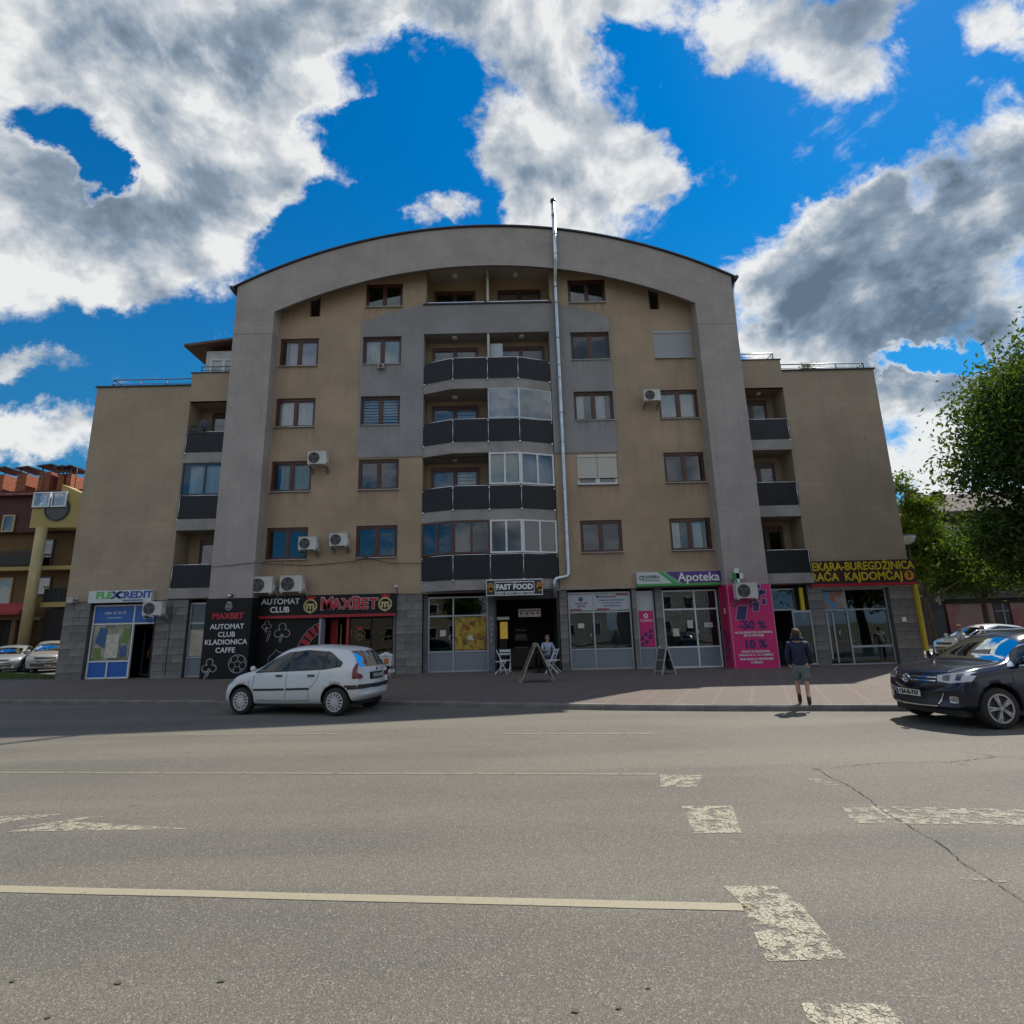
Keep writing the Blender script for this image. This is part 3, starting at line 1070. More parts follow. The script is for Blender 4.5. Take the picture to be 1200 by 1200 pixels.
LV = [(3.35, 3.77, 4.73), (6.13, 6.58, 7.54), (8.95, 9.44, 10.42), (11.8, 12.25, 13.2)]
for li, (zb, zt, zr) in enumerate(LV):
    mb = MB()
    poly = [BAY[0], BAY[1], BAY[3], BAY[4], (1.945, 22.8), (-3.565, 22.8)]
    mb.hprism(poly, zb, zt)
    s_ = bw('balcony', mb, CONC)
    mb = MB()
    for i, (a, b) in enumerate(zip(BAY, BAY[1:])):
        mb.tube([(a[0], a[1] - .02, zr), (b[0], b[1] - .02, zr)], .024, 6)
    bw('handrail', mb, STEEL, s_)
    for i, (a, b) in enumerate(BAY):
        mb = MB()
        for dx in (0,):
            x = a + dx + (.04 if i == 0 else -.04 if i == 4 else 0)
            mb.tube([(x, b - .03, zt - .12), (x, b - .03, zr)], .014, 6)
            mb.disc((x, b - .045, zt - .03), .035, 'y', .02, 8)
            mb.disc((x, b - .045, zr - .08), .03, 'y', .02, 8)
        bw('post', mb, STEEL, s_)
    for a, b in zip(BAY, BAY[1:]):
        facet_pane('balustrade_panel', s_, (a[0], a[1] - .03), (b[0], b[1] - .03), zt + .0, zr - .03, FABRIC, .02, .012)
    # doors behind
    top = [6.13, 8.95, 11.8, 14.66][li]
    for x0, x1 in ((-3.3, -1.25), (-.35, 1.75)):
        h = 2.12
        me_key = ('door', round(x1 - x0, 2))
        if me_key not in WM:
            WM[me_key] = window_mesh(x1 - x0, h, BROWN, 2, box_top=.16)
        dr = put('balcony_door', WM[me_key], bld, Vector(((x0 + x1) / 2, 22.755, zt)) - B)
        iw = (x1 - x0 - .13) / 2
        for k in (-1, 1):
            put('pane', PM.setdefault(('dp', round(iw, 2)), pane_mesh(iw - .12, h - .3, G_WIN)), dr, (k * iw / 2, .0, .11))
        if li in (1, 2) and x0 < -1:
            put('blind', blind_mesh(.85, 1.8, CURT, .16), dr, (.45, .03, .12))
    for x in (-2.25, .75):
        if not (x > 0 and li < 3):
            mb = MB()
            mb.disc((x, 22.3, top - .035), .12, 'z', .07, 16)
            bw('ceiling_lamp', mb, mat('lamp_glass', (.8, .8, .76), .3))
for x in (-2.25, .55):
    mb = MB()
    mb.disc((x, 22.5, a_in(x) + .36), .12, 'z', .07, 16)
    bw('ceiling_lamp', mb, MATS['lamp_glass'])
for (x0, x1, gm) in ((-3.25, -1.35, G_GREEN), (-.3, 1.7, G_WIN)):
    me = window_mesh(x1 - x0, 2.2, BROWN, 2, box_top=.16)
    dr = put('balcony_door', me, bld, Vector(((x0 + x1) / 2, 22.96, 15.2)) - B)
    iw = (x1 - x0 - .13) / 2
    for k in (-1, 1):
        put('pane', pane_mesh(iw - .12, 1.9, gm), dr, (k * iw / 2, 0, .11))
mb = MB()
mb.box(-3.4, -.9, 21.9, 21.93, 16.13, 16.16)
mb.box(-.65, 1.95, 21.9, 21.93, 16.13, 16.16)
bw('handrail', mb, STEEL)
# white partition on the top balcony
mb = MB()
mb.box(-.66, -.12, 22.3, 22.34, 12.3, 14.3)
bw('partition', mb, mat('white_board', (.42, .48, .56), .6))

# glazing on the right halves
def enclosure(segs, z0, z1, fm, gm, t=.055, lab=None, mid=None):
    mb = MB()
    for p, q, n in segs:
        facet_frame(mb, p, q, z0, z1, n, t, mid)
    f = bw('balcony_glazing', mb, fm)
    if lab:
        f['label'] = lab
    for p, q, n in segs:
        for k in range(n):
            a = (p[0] + (q[0] - p[0]) * k / n, p[1] + (q[1] - p[1]) * k / n)
            b = (p[0] + (q[0] - p[0]) * (k + 1) / n, p[1] + (q[1] - p[1]) * (k + 1) / n)
            facet_pane('pane', f, a, b, z0 + t, z1 - t, gm, .01, .03)
    return f


P1, P2, P3, P4, P5 = BAY
enclosure([(P3, P4, 1), (P4, P5, 1)], 10.46, 11.79, mat('pale_frame', (.5, .55, .6), .35, metal=.4), glass('grey_glass', (.35, .38, .40), .16), .03)
f = enclosure([(P3, P4, 2), (P4, P5, 2)], 7.58, 8.94, WHITEF, G_WIN, .075)
put('curtain', curtain_mesh(-.7, .4, 1.2, mat('pale_blind', (.46, .52, .48), .9), .004), f, (0, 21.62, 7.66))
put('curtain', curtain_mesh(0, 1.3, 1.2, mat('blue_curtain', (.22, .36, .52), .9)), f, (.62, 21.72, 7.66), (0, 0, R(19)))
f = enclosure([(P3, P4, 2), (P4, P5, 2)], 4.77, 6.12, WHITEF, G_BLUE, .075)
put('blind', blind_mesh(.6, 1.1, CURT, .16), f, (.2, 21.62, 4.9))
put('blind', blind_mesh(1.2, .9, mat('pale_blue_blind', (.35, .48, .62), .9), .3), f, (1.2, 21.86, 5.1), (0, 0, R(19)))
f = enclosure([(P1, P2, 2), (P2, P3, 2)], 4.77, 6.12, BROWN, G_BLUE, .085, lab='brown framed glazing over the lowest left balcony')
mb = MB()
mb.box(-2.9, -2.6, 21.95, 21.97, 4.9, 5.3)
bw('paper_notice', mb, CURT, f)

# ---------------------------------------------------------------- wing balconies
for s in (-1, 1):
    x0, x1 = (-13.57, -11.655) if s < 0 else (9.995, 11.95)
    mb = MB()
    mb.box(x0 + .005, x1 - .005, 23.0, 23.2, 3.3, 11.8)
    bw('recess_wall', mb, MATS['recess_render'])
    for li, (zb, zt, zr) in enumerate([(3.33, 3.73, 4.66), (6.07, 6.53, 7.52), (8.93, 9.38, 10.3)]):
        mb = MB()
        yb = 21.93 if s < 0 or li else 21.72
        mb.box(x0 + (-.02 if s < 0 else .002), x1 + (.02 if s > 0 else -.002), yb, 22.995, zb, zt)
        s_ = bw('balcony', mb, CONC)
        a, b = (x0, yb + .02), (x1, yb + .02)
        if yb < 21.9:
            facet_pane('balustrade_panel', s_, (x1 - .01, yb + .03), (x1 - .01, 22.0), zt + .01, zr - .03, FABRIC, .02, 0)
        facet_pane('balustrade_panel', s_, a, b, zt + .01, zr - .03, FABRIC, .02, .01)
        xe = x0 if s < 0 else x1
        mb = MB()
        mb.tube([(x0, yb + .02, zr), (x1, yb + .02, zr)], .022, 6)
        bw('handrail', mb, STEEL, s_)
        for x in (x0 + .05, x1 - .05):
            mb = MB()
            mb.tube([(x, yb, zt - .1), (x, yb, zr)], .013, 6)
            mb.disc((x, yb - .01, zt - .03), .03, 'y', .02, 8)
            bw('post', mb, STEEL, s_)
        h = (2.12 if li < 2 else 2.2)
        # door set at the back, brown frame
        mb_ = window_mesh(1.42, h, BROWN, 2, box_top=.2)
        cx = x1 - .72 if s < 0 else x0 + .9
        dr = put('balcony_door', mb_, bld, Vector((cx, 22.955, zt)) - B)
        iw = (1.42 - .13) / 2
        for k in (-1, 1):
            put('pane', PM.setdefault(('wd', li), pane_mesh(iw - .12, h - .34, G_BLUE)), dr, (k * iw / 2, 0, .11))
        if s < 0:
            put('curtain', curtain_mesh(-.5, .4, h - .4, CURT), dr, (0, .05, .1))
f = enclosure([((-13.57, 21.99), (-11.66, 21.99), 2)], 7.55, 8.92, mat('dark_frame', (.03, .03, .035), .4), G_WIN, .06, lab='dark framed glazing closing the left wing balcony')
put('curtain', curtain_mesh(-13.3, -11.8, 1.2, CURT), f, (0, 22.12, 7.62))
mb = MB()
mb.disc((11.1, 22.5, 11.70), .1, 'z', .06, 14)
bw('ceiling_lamp', mb, MATS['lamp_glass'])
# roof room window
me = window_mesh(1.3, 2.35, WHITEF, 2, box_top=.06)
dr = put('window', me, bld, Vector((-13.55, 24.26, 12.55)) - B)
for k in (-1, 1):
    put('pane', pane_mesh(.5, 2.1, G_WIN), dr, (k * .29, 0, .12))

# flat lamps, antenna rods on the roof edge
mb = MB()
for x in (-8.1, -1.9, 3.2):
    mb.tube([(x, 21.6, a_out(x)), (x, 21.6, a_out(x) + .45)], .012, 5)
    mb.tube([(x, 21.6, a_out(x) + .05), (x + .01, 21.6, a_out(x) + .16)], .04, 6)
bw('lightning_rod', mb, DARKMETAL)
# ---------------------------------------------------------------- ground floor: stone piers and shopfronts
STONE = [mat('stone_a', (.185, .18, .175), .8, var=.22, vs=2.5, fine=.3, bump=.5), mat('stone_b', (.155, .15, .148), .8, var=.22, vs=2.5, fine=.3, bump=.5), mat('stone_c', (.21, .20, .19), .8, var=.25, vs=2.5, fine=.3, bump=.5)]
GROUT = mat('grout', (.085, .08, .078), .95)


def pier(x0, x1, z1=3.28, y=22., side=None):
    z0 = floor_z((x0 + x1) / 2, 22) - .05
    mb = MB()
    mb.box(x0 + .006, x1 - .006, y + .014, y + .35, z0, z1)
    p = bw('stone_pier', mb, GROUT)
    w_ = x1 - x0
    ncol = 2 if w_ > .7 else 1
    rows = 10 if w_ > .3 else 8
    h = (z1 - z0) / rows
    for r in range(rows):
        xs_ = [x0, x1] if ncol == 1 else [x0, x0 + w_ * (.38 if r % 2 else .62), x1]
        for a, b in zip(xs_, xs_[1:]):
            key = (round(b - a, 2), round(h, 3), (r + int(a * 10)) % 3)
            if key not in PM:
                t = MB()
                ww, hh, e = (b - a) / 2 - .004, h / 2 - .004, .006
                t.add([(-ww, 0, -hh), (ww, 0, -hh), (ww, 0, hh), (-ww, 0, hh), (-ww + e, -.012, -hh + e), (ww - e, -.012, -hh + e), (ww - e, -.012, hh - e), (-ww + e, -.012, hh - e)],
                      [(4, 5, 6, 7), (0, 1, 5, 4), (1, 2, 6, 5), (2, 3, 7, 6), (3, 0, 4, 7)])
                PM[key] = t.mesh('stone_tile', STONE[key[2]], True)
            put('stone_tile', PM[key], p, ((a + b) / 2, y + .012 - random.random() * .004, z0 + h * (r + .5)))
    return p


for a, b in ((-17.65, -16.63), (-13.98, -12.78), (-12.02, -11.66), (-4.54, -3.52), (1.90, 2.22), (4.79, 4.96), (5.70, 5.99), (10.0, 10.32), (11.78, 12.38), (15.03, 16.0)):
    pier(a, b)
# side return of the left pillar base and lintel band
def bws(name, boxes, m, parent=None):
    for q in boxes:
        o = bw(name, MB().box(*q), m, parent)
    return o


bws('lintel_band', ((-3.50, 1.98, 21.97, 22.3, 3.285, 3.345), (2.0, 8.3, 21.95, 22.2, 3.30, 3.36), (-17.65, -13.6, 21.97, 22.3, 3.285, 3.33), (12.0, 16.0, 21.97, 22.3, 3.10, 3.33)), CONC)
# shops inside
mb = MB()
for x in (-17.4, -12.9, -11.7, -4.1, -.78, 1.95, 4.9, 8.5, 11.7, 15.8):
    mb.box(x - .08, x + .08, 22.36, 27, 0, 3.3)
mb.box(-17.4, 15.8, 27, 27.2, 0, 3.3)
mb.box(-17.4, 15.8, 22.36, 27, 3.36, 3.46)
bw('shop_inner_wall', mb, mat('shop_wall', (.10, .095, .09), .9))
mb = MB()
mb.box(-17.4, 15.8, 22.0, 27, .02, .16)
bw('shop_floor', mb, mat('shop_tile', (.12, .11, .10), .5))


def shopfront(x0, x1, cols, zt=2.4, zk=1.0, z1=3.2, y=22.2, fm=ALU, gm=G_SHOP, kick=None, t=.06, open_col=None, lab=None, z0=None, solid=True):
    """cols: fractions of column edges; returns the frame part"""
    z0 = floor_z((x0 + x1) / 2, 22) if z0 is None else z0
    X = [x0 + (x1 - x0) * c for c in cols]
    mb = MB()
    for i, x in enumerate(X):
        o = t / 2 if i == 0 else -t / 2 if i == len(X) - 1 else 0
        mb.box(x + o - t / 2, x + o + t / 2, y - .04, y + .04, z0, z1)
    e = []
    for i, (a, b) in enumerate(zip(X, X[1:])):
        a2, b2 = a + (t if i == 0 else t / 2), b - (t if i == len(X) - 2 else t / 2)
        e.append((a2, b2))
        zs = [z1 - t, zt - t / 2]
        if i != open_col:
            zs += [z0]
            if solid:
                zs += [zk - t / 2]
        for z in zs:
            mb.box(a2, b2, y - .035, y + .035, z, z + t)
    f = bw('shopfront', mb, fm)
    if lab:
        f['label'] = lab
    for i, (a2, b2) in enumerate(e):
        m_ = MB()
        m_.box(a2, b2, y - .005, y + .005, zt + t / 2, z1 - t)
        bw('pane', m_, gm, f)
        if i == open_col:
            continue
        m_ = MB()
        m_.box(a2, b2, y - .005, y + .005, (zk if solid else z0) + t / 2, zt - t / 2)
        bw('pane', m_, gm, f)
        if solid:
            m_ = MB()
            m_.box(a2, b2, y - .012, y + .012, z0 + t, zk - t / 2)
            bw('kick_panel', m_, kick or mat('kick_grey', (.18, .205, .235), .5), f)
    return f, e


def handle(parent, x, z, y=22.12):
    mb = MB()
    pts = [(x, y + .04, z - .16), (x - .07, y - .03, z - .1), (x - .1, y - .03, z), (x - .07, y - .03, z + .1), (x, y + .04, z + .16)]
    mb.tube(pts, .014, 6)
    bw('handle', mb, STEEL, parent)


BLUEF = mat('blue_film', (.012, .105, .42), .35)
# 1 blue loan shop
f, e = shopfront(-16.6, -14.02, [0, .63, 1], 2.41, .98, 3.16, open_col=1, fm=WHITEF, kick=BLUEF, lab='shopfront with blue film and an open dark doorway')
for (a, b) in e:
    mb = MB()
    mb.box(a, b, 22.17, 22.185, 2.46, 3.08)
    bw('blue_panel', mb, BLUEF, f)
mb = MB()
mb.box(-15.83, -15.77, 22.15, 22.17, .36, .96)
bw('kick_bar', mb, WHITEF, f)
WHP = mat('white_print', (.72, .74, .76), .5)
lettering('+386 30 30 30', .15, (-15.75, 22.165, 2.83), WHP, bld).location -= B
lettering('www.credit.ba', .10, (-15.75, 22.165, 2.65), WHP, bld).location -= B
mb = MB()
for k in range(4):
    a = R(45 + 90 * k)
    c, s = math.cos(a), math.sin(a)
    pts = []
    for (u, v) in ((.03, 0), (.12, .08), (.25, .06), (.25, -.06), (.12, -.08)):
        pts.append((-14.42 + u * c - v * s, 22.165, 2.77 + u * s + v * c))
    mb.add(pts, [(0, 1, 2, 3, 4)])
bw('cross_emblem', mb, WHP, f)


def blotch_mat(name, cols, scale=3., seed=0.):
    m = bpy.data.materials.new(name)
    m.use_nodes = True
    n = NT(m.node_tree)
    tc = n.node('ShaderNodeTexCoord').outputs['Object']
    mp = n.node('ShaderNodeMapping', i_Vector=tc, i_Location=(seed, seed * .7, 0))
    v = n.node('ShaderNodeTexVoronoi', i_Vector=mp, i_Scale=scale)
    s_ = n.node('ShaderNodeSeparateColor', i_0=v.outputs['Color'])
    r = n.node('ShaderNodeValToRGB', i_Fac=n.math('ADD', n.math('MULTIPLY', s_.outputs[0], .6), n.math('MULTIPLY', n.noise(mp.outputs[0], scale * 2.5, 4, .6), .45)))
    r.color_ramp.elements[0].color = (*cols[0], 1)
    r.color_ramp.elements[1].color = (*cols[-1], 1)
    for i, c in enumerate(cols[1:-1]):
        e_ = r.color_ramp.elements.new((i + 1) / (len(cols) - 1))
        e_.color = (*c, 1)
    n.l.new(r.outputs[0], n.n['Principled BSDF'].inputs['Base Color'])
    n.n['Principled BSDF'].inputs['Roughness'].default_value = .6
    return m


# printed picture behind the loan shop glass: pale building on green and blue
mb = MB()
mb.box(-16.50, -15.04, 22.175, 22.185, 1.03, 2.36)
pic = bw('window_poster', mb, blotch_mat('street_picture', [(.12, .13, .10), (.16, .18, .10), (.36, .34, .27), (.40, .36, .24)], 4.5), f)
mb = MB()
mb.add([(-16.4, 22.165, 1.7), (-16.0, 22.165, 1.45), (-15.95, 22.165, 2.2), (-16.25, 22.165, 2.3)], [(0, 1, 2, 3)])
bw('blue_print', mb, mat('blue_ink', (.04, .10, .24), .5), f)
mb = MB()
mb.add([(-15.35, 22.165, 1.1), (-15.1, 22.165, 1.2), (-15.15, 22.165, 1.6), (-15.4, 22.165, 1.5)], [(0, 1, 2, 3)])
bw('blue_print', mb, MATS['blue_ink'], f)
mb = MB()
mb.add([(-15.4, 22.163, 1.75), (-15.1, 22.163, 1.6), (-15.05, 22.163, 2.1), (-15.3, 22.163, 2.3)], [(0, 1, 2, 3)])
mb.add([(-16.38, 22.163, 1.1), (-16.1, 22.163, 1.08), (-16.15, 22.163, 1.5), (-16.4, 22.163, 1.5)], [(0, 1, 2, 3)])
bw('green_print', mb, mat('green_ink', (.14, .21, .05), .5), f)
mb = MB()
mb.box(-15.95, -15.45, 22.15, 22.16, 1.1, 2.0)
bw('price_list', mb, mat('paper', (.5, .48, .42), .8, var=.2, vs=8), f)
# open door leaf
mb = MB()
for q in ((-14.98, -14.92, .36, 2.36), (-14.3, -14.24, .36, 2.36), (-14.92, -14.3, .36, .44), (-14.92, -14.3, 2.28, 2.36)):
    mb.box(q[0], q[1], 22.9, 22.95, q[2], q[3])
bw('door', mb, mat('dark_door', (.04, .05, .06), .4), f)

# 2 narrow front
f, e = shopfront(-12.76, -12.04, [0, 1], 2.36, 1.05, 3.16, lab='narrow shop window with pale lower panel')
mb = MB()
mb.box(-12.68, -12.12, 22.175, 22.185, 1.1, 2.1)
bw('window_poster', mb, blotch_mat('pale_picture', [(.3, .28, .22), (.5, .45, .35), (.25, .24, .22)], 3.), f)

# 3 betting shop (black and red)
BLKP = mat('black_film', (.006, .006, .007), .5, spec=.3)
REDP = mat('red_paint', (.33, .012, .02), .4)
LINEW = mat('white_line', (.45, .45, .46), .6)
mb = MB()
mb.box(-9.95, -7.40, 22.02, 22.2, .25, 2.46)
bet = bw('betting_front', mb, BLKP)
mb = MB()
mb.box(-9.95, -4.56, 21.99, 22.03, 2.46, 2.52)
mb.box(-6.50, -6.40, 22.04, 22.14, .25, 2.46)
bw('red_trim', mb, REDP, bet)
f, e = shopfront(-6.40, -4.66, [0, .5, 1], 2.40, 1.0, 2.46, y=22.1, fm=BLKP, gm=glass('smoked_glass', (.12, .12, .12), .02), solid=False, t=.05, lab='smoked glass betting shop windows')
mb = MB()
mb.box(-7.42, -7.36, 21.6, 22.14, .3, 2.4)
bw('door_leaf', mb, ALU, bet)
mb = MB()
mb.box(-7.3, -7.0, 22.6, 22.62, .4, 2.4)
bw('red_curtain', mb, REDP, bet)
mb = MB()
mb.box(-6.93, -6.88, 22.7, 22.72, .9, 2.2)
bw('gold_strip', mb, mat('gold', (.45, .28, .06), .4), bet)


def outline(name, pts, r, y, m, parent, close=True):
    P = [(x, y, z) for x, z in pts]
    if close:
        P.append(P[0])
    mb_ = MB()
    mb_.tube(P, r, 4)
    return bw(name, mb_, m, parent)


def circ(cx, cz, r, a0=0, a1=360, n=20):
    return [(cx + r * math.cos(R(a0 + (a1 - a0) * k / n)), cz + r * math.sin(R(a0 + (a1 - a0) * k / n))) for k in range(n + (1 if a1 - a0 < 360 else 0))]


def clover(cx, cz, s, y, m, parent):
    pts = []
    for k, a in enumerate((-25, 90, 205)):
        ox, oz = cx + s * .52 * math.cos(R(a)), cz + s * .52 * math.sin(R(a))
        pts += circ(ox, oz, s * .42, a - 140, a + 140, 12)
    pts += [(cx - .06 * s, cz - .2 * s), (cx - .32 * s, cz - 1.15 * s), (cx - .12 * s, cz - 1.2 * s), (cx + .08 * s, cz - .2 * s)]
    outline('clover_outline', pts, .014, y, m, parent)


def football(cx, cz, s, y, m, parent):
    outline('ball_outline', circ(cx, cz, s), .012, y, m, parent)
    pent = circ(cx, cz, s * .36, 90, 450, 5)
    mb_ = MB()
    mb_.tube([(x, y, z) for x, z in pent[:5] + pent[:1]], .010, 4)
    for x, z in pent[:5]:
        dx, dz = (x - cx), (z - cz)
        mb_.tube([(x, y, z), (cx + dx * 2.0, y, cz + dz * 2.0)], .010, 4)
        l = math.hypot(dx, dz)
        px, pz = -dz / l, dx / l
        c2 = (cx + dx * 2.0, cz + dz * 2.0)
        for sg in (-1, 1):
            e_ = (c2[0] + dx / l * s * .2 + sg * px * s * .3, c2[1] + dz / l * s * .2 + sg * pz * s * .3)
            mb_.tube([(c2[0], y, c2[1]), (e_[0], y, e_[1])], .010, 4)
    bw('ball_seam', mb_, m, parent)


def seven(cx, cz, s, y, m, parent):
    pts = [(cx - .5 * s, cz + s), (cx + .5 * s, cz + s), (cx + .5 * s, cz + .75 * s), (cx + .05 * s, cz - s), (cx - .3 * s, cz - s), (cx + .15 * s, cz + .65 * s), (cx - .5 * s, cz + .65 * s)]
    outline('seven_outline', pts, .010, y, m, parent)


clover(-9.0, 1.95, .34, 22.01, LINEW, bet)
seven(-9.55, 1.78, .2, 22.01, LINEW, bet)
clover(-9.62, 2.2, .2, 22.01, LINEW, bet)
horse = [(-9.5, .75), (-9.45, 1.0), (-9.25, 1.15), (-9.2, 1.28), (-9.1, 1.18), (-8.85, 1.12), (-8.6, .95), (-8.65, .86), (-8.95, .9), (-9.0, .75)]
outline('horse_outline', horse, .012, 22.01, LINEW, bet)
# roulette arc
mb = MB()
mbr = MB()
cx, cz = -7.0, .95
outline('roulette_rim', circ(cx, cz, 1.42, 105, 195, 18), .012, 22.005, LINEW, bet, False)
outline('roulette_rim', circ(cx, cz, 1.05, 112, 195, 18), .012, 22.005, LINEW, bet, False)
for k in range(7):
    a0, a1 = R(112 + k * 12), R(112 + k * 12 + 8)
    v = [(cx + r * math.cos(a), 22.012, cz + r * math.sin(a)) for r, a in ((1.08, a0), (1.39, a0), (1.39, a1), (1.08, a1))]
    mbr.add([p for p in v if True], [(0, 1, 2, 3)])
bw('roulette_segment', mbr, mat('bright_red', (.42, .012, .03), .45), bet)


def crest(cx, cz, s, y, parent, ring, crown, fill=None):
    mb_ = MB()
    mb_.tube([(x, y, z) for x, z in circ(cx, cz, s, 0, 360, 20)] + [(cx + s, y, cz)], s * .13, 4)
    mb_.disc((cx, y, cz - s), s * .22, 'y', .01, 8)
    bw('crest_ring', mb_, ring, parent)
    me = text_mesh('m', s * 1.6, bold=s * .05)
    me.materials.clear()
    me.materials.append(ring)
    put('lettering', me, parent, (cx, y - .008, cz + .02 * s), (R(90), 0, 0))
    mb_ = MB()
    for dx, h in ((-.45, .75), (0, .95), (.45, .75)):
        mb_.disc((cx + dx * s, y, cz + s * 1.1 + h * s * .45), s * .2, 'y', .012, 8)
    mb_.add([(cx - .6 * s, y, cz + 1.35 * s), (cx - .4 * s, y, cz + 1.08 * s), (cx + .4 * s, y, cz + 1.08 * s), (cx + .6 * s, y, cz + 1.35 * s)], [(0, 1, 2, 3)])
    bw('crown', mb_, crown, parent)


GREYL = mat('grey_print', (.30, .31, .33), .5)
GOLDP = mat('gold_print', (.50, .42, .20), .5)
crest(-5.97, 1.75, .2, 22.07, bet, mat('dull_gold', (.16, .10, .03), .5), REDP)
outline('ball_outline', circ(-5.1, 2.05, .24), .010, 22.07, mat('dull_gold2', (.13, .10, .05), .5), bet)
football(-4.85, 1.45, .24, 22.07, MATS['dull_gold2'], bet)
mb = MB()
mb.box(-4.8, -4.58, 22.0, 22.02, .3, .42)
bw('step_strip', mb, CURT, bet)


def sign(name, label, x0, x1, y0, y1, z0, z1, m, cat='sign'):
    c = Vector(((x0 + x1) / 2, (y0 + y1) / 2, z0))
    t = thing(name, label, cat, c)
    mb_ = MB()
    mb_.box(x0 - c.x, x1 - c.x, y0 - c.y, y1 - c.y, 0, z1 - z0)
    mb_.build('board', m, t)
    return t, c


def sletter(t, c, s, size, x, y, z, m, **k):
    return lettering(s, size, (x - c.x, y - c.y, z - c.z), m, t, **k)


# board over the black front
t, c = sign('betting_shop_sign', 'long black fascia sign reading AUTOMAT CLUB and MaxBet above the black shopfront', -10.0, -4.54, 21.88, 21.985, 2.56, 3.33, BLKP)
mb = MB()
mb.box(-10.0 - c.x, -4.54 - c.x, 21.86 - c.y, 21.985 - c.y, -.11, -.002)
mb.build('red_edge', REDP, t)
sletter(t, c, 'AUTOMAT', .31, -9.08, 21.87, 3.10, WHP, bold=.006)
sletter(t, c, 'CLUB', .31, -9.10, 21.87, 2.78, WHP, bold=.006)
REDL = mat('red_letter', (.42, .012, .022), .4)
WLET = mat('white_edge_letter', (.55, .5, .5), .5)
sletter(t, c, 'M', .66, -7.25, 21.865, 2.96, WLET, bold=.036, name='letter_edge')
sletter(t, c, 'AX', .56, -6.66, 21.865, 2.93, WLET, bold=.034, name='letter_edge', spacing=1.12)
sletter(t, c, 'B', .66, -6.08, 21.865, 2.96, WLET, bold=.036, name='letter_edge')
sletter(t, c, 'ET', .56, -5.58, 21.865, 2.93, WLET, bold=.034, name='letter_edge', spacing=1.12)
sletter(t, c, 'M', .66, -7.25, 21.85, 2.96, REDL, bold=.016)
sletter(t, c, 'AX', .56, -6.66, 21.85, 2.93, REDL, bold=.016, spacing=1.12)
sletter(t, c, 'B', .66, -6.08, 21.85, 2.96, REDL, bold=.016)
sletter(t, c, 'ET', .56, -5.58, 21.85, 2.93, REDL, bold=.016, spacing=1.12)


def crest_on(t, c, x, z, s, y, ring, crown):
    g0 = globals()
    mb_ = MB()
    mb_.tube([(px - c.x, y - c.y, pz - c.z) for px, pz in circ(x, z, s, 0, 360, 20)] + [(x + s - c.x, y - c.y, z - c.z)], s * .16, 5)
    mb_.disc((x - c.x, y - c.y, z - s - c.z), s * .25, 'y', .01, 8)
    mb_.build('crest_ring', ring, t)
    sletter(t, c, 'm', s * 1.8, x, y - .01, z + .02, ring, bold=s * .07)
    mb_ = MB()
    for dx, h in ((-.5, .7), (0, .95), (.5, .7)):
        mb_.disc((x + dx * s - c.x, y - c.y, z + s * 1.1 + h * s * .4 - c.z), s * .22, 'y', .014, 8)
    mb_.box(x - .5 * s - c.x, x + .5 * s - c.x, y - .006 - c.y, y + .006 - c.y, z + 1.05 * s - c.z, z + 1.3 * s - c.z)
    mb_.build('crown', crown, t)


crest_on(t, c, -7.90, 2.90, .24, 21.87, GOLDP, REDL)
crest_on(t, c, -4.96, 2.91, .24, 21.87, GOLDP, REDL)

# black box on the left pillar
t, c = sign('betting_pillar_board', 'tall black board on the left pillar reading AUTOMAT CLUB KLADIONICA CAFFE', -11.66, -9.96, 21.24, 21.345, .2, 3.24, BLKP)
mb = MB()
mb.box(-9.962 - c.x, -9.90 - c.x, 21.24 - c.y, 21.98 - c.y, 0, 3.04)
mb.build('side_board', BLKP, t)
sletter(t, c, 'MAXBET', .30, -10.78, 21.235, 2.56, REDL, bold=.012, sx=1.05)
for s_, z in (('AUTOMAT', 2.17), ('CLUB', 1.88), ('KLADIONICA', 1.60), ('CAFFE', 1.30)):
    sletter(t, c, s_, .265, -10.78, 21.235, z, WHP, bold=.003)
crest_on(t, c, -10.78, 2.92, .12, 21.235, GREYL, GREYL)


def local(parent_c):
    return -Vector(parent_c)


keep_B = B
def on_sign(fn, t, c, *a):
    """draw an outline (world coordinates) as a child of sign t"""
    before = set(bpy.data.objects)
    fn(*a, t)
    for o in set(bpy.data.objects) - before:
        o.location = -c


on_sign(clover, t, c, -11.32, .72, .30, 21.232, LINEW)
on_sign(seven, t, c, -11.45, .42, .14, 21.232, LINEW)
on_sign(football, t, c, -10.28, .80, .33, 21.232, LINEW)
t = thing('wall_spotlight', 'small floodlight above the black pillar board', 'lamp', (-10.78, 21.3, 3.3))
mb = MB()
mb.box(-.09, .09, -.12, .0, 0, .1)
mb.bar((0, 0, .05), (0, .05, .1), .02)
mb.build('housing', BLACK, t)
mb = MB()
mb.box(-.07, .07, -.126, -.121, .015, .085)
mb.build('lens', mat('lamp_lens', (.7, .72, .7), .2), t)

# sign over the loan shop
t, c = sign('loan_shop_sign', 'white lightbox sign with green and blue letters over the blue shopfront', -16.62, -14.15, 21.80, 21.98, 3.22, 3.69, mat('sign_white', (.52, .56, .58), .4))
GRN = mat('logo_green', (.08, .42, .06), .4)
BLU = mat('logo_blue', (.02, .07, .32), .4)
sletter(t, c, 'FLE', .36, -16.0, 21.79, 3.50, GRN, bold=.012, sx=1.25)
sletter(t, c, 'X', .36, -15.52, 21.79, 3.50, BLU, bold=.02, sx=1.35)
sletter(t, c, 'CREDIT', .36, -14.83, 21.79, 3.50, BLU, bold=.012, sx=1.15)
sletter(t, c, 'MIKROKREDITNO', .10, -14.85, 21.79, 3.29, BLU)

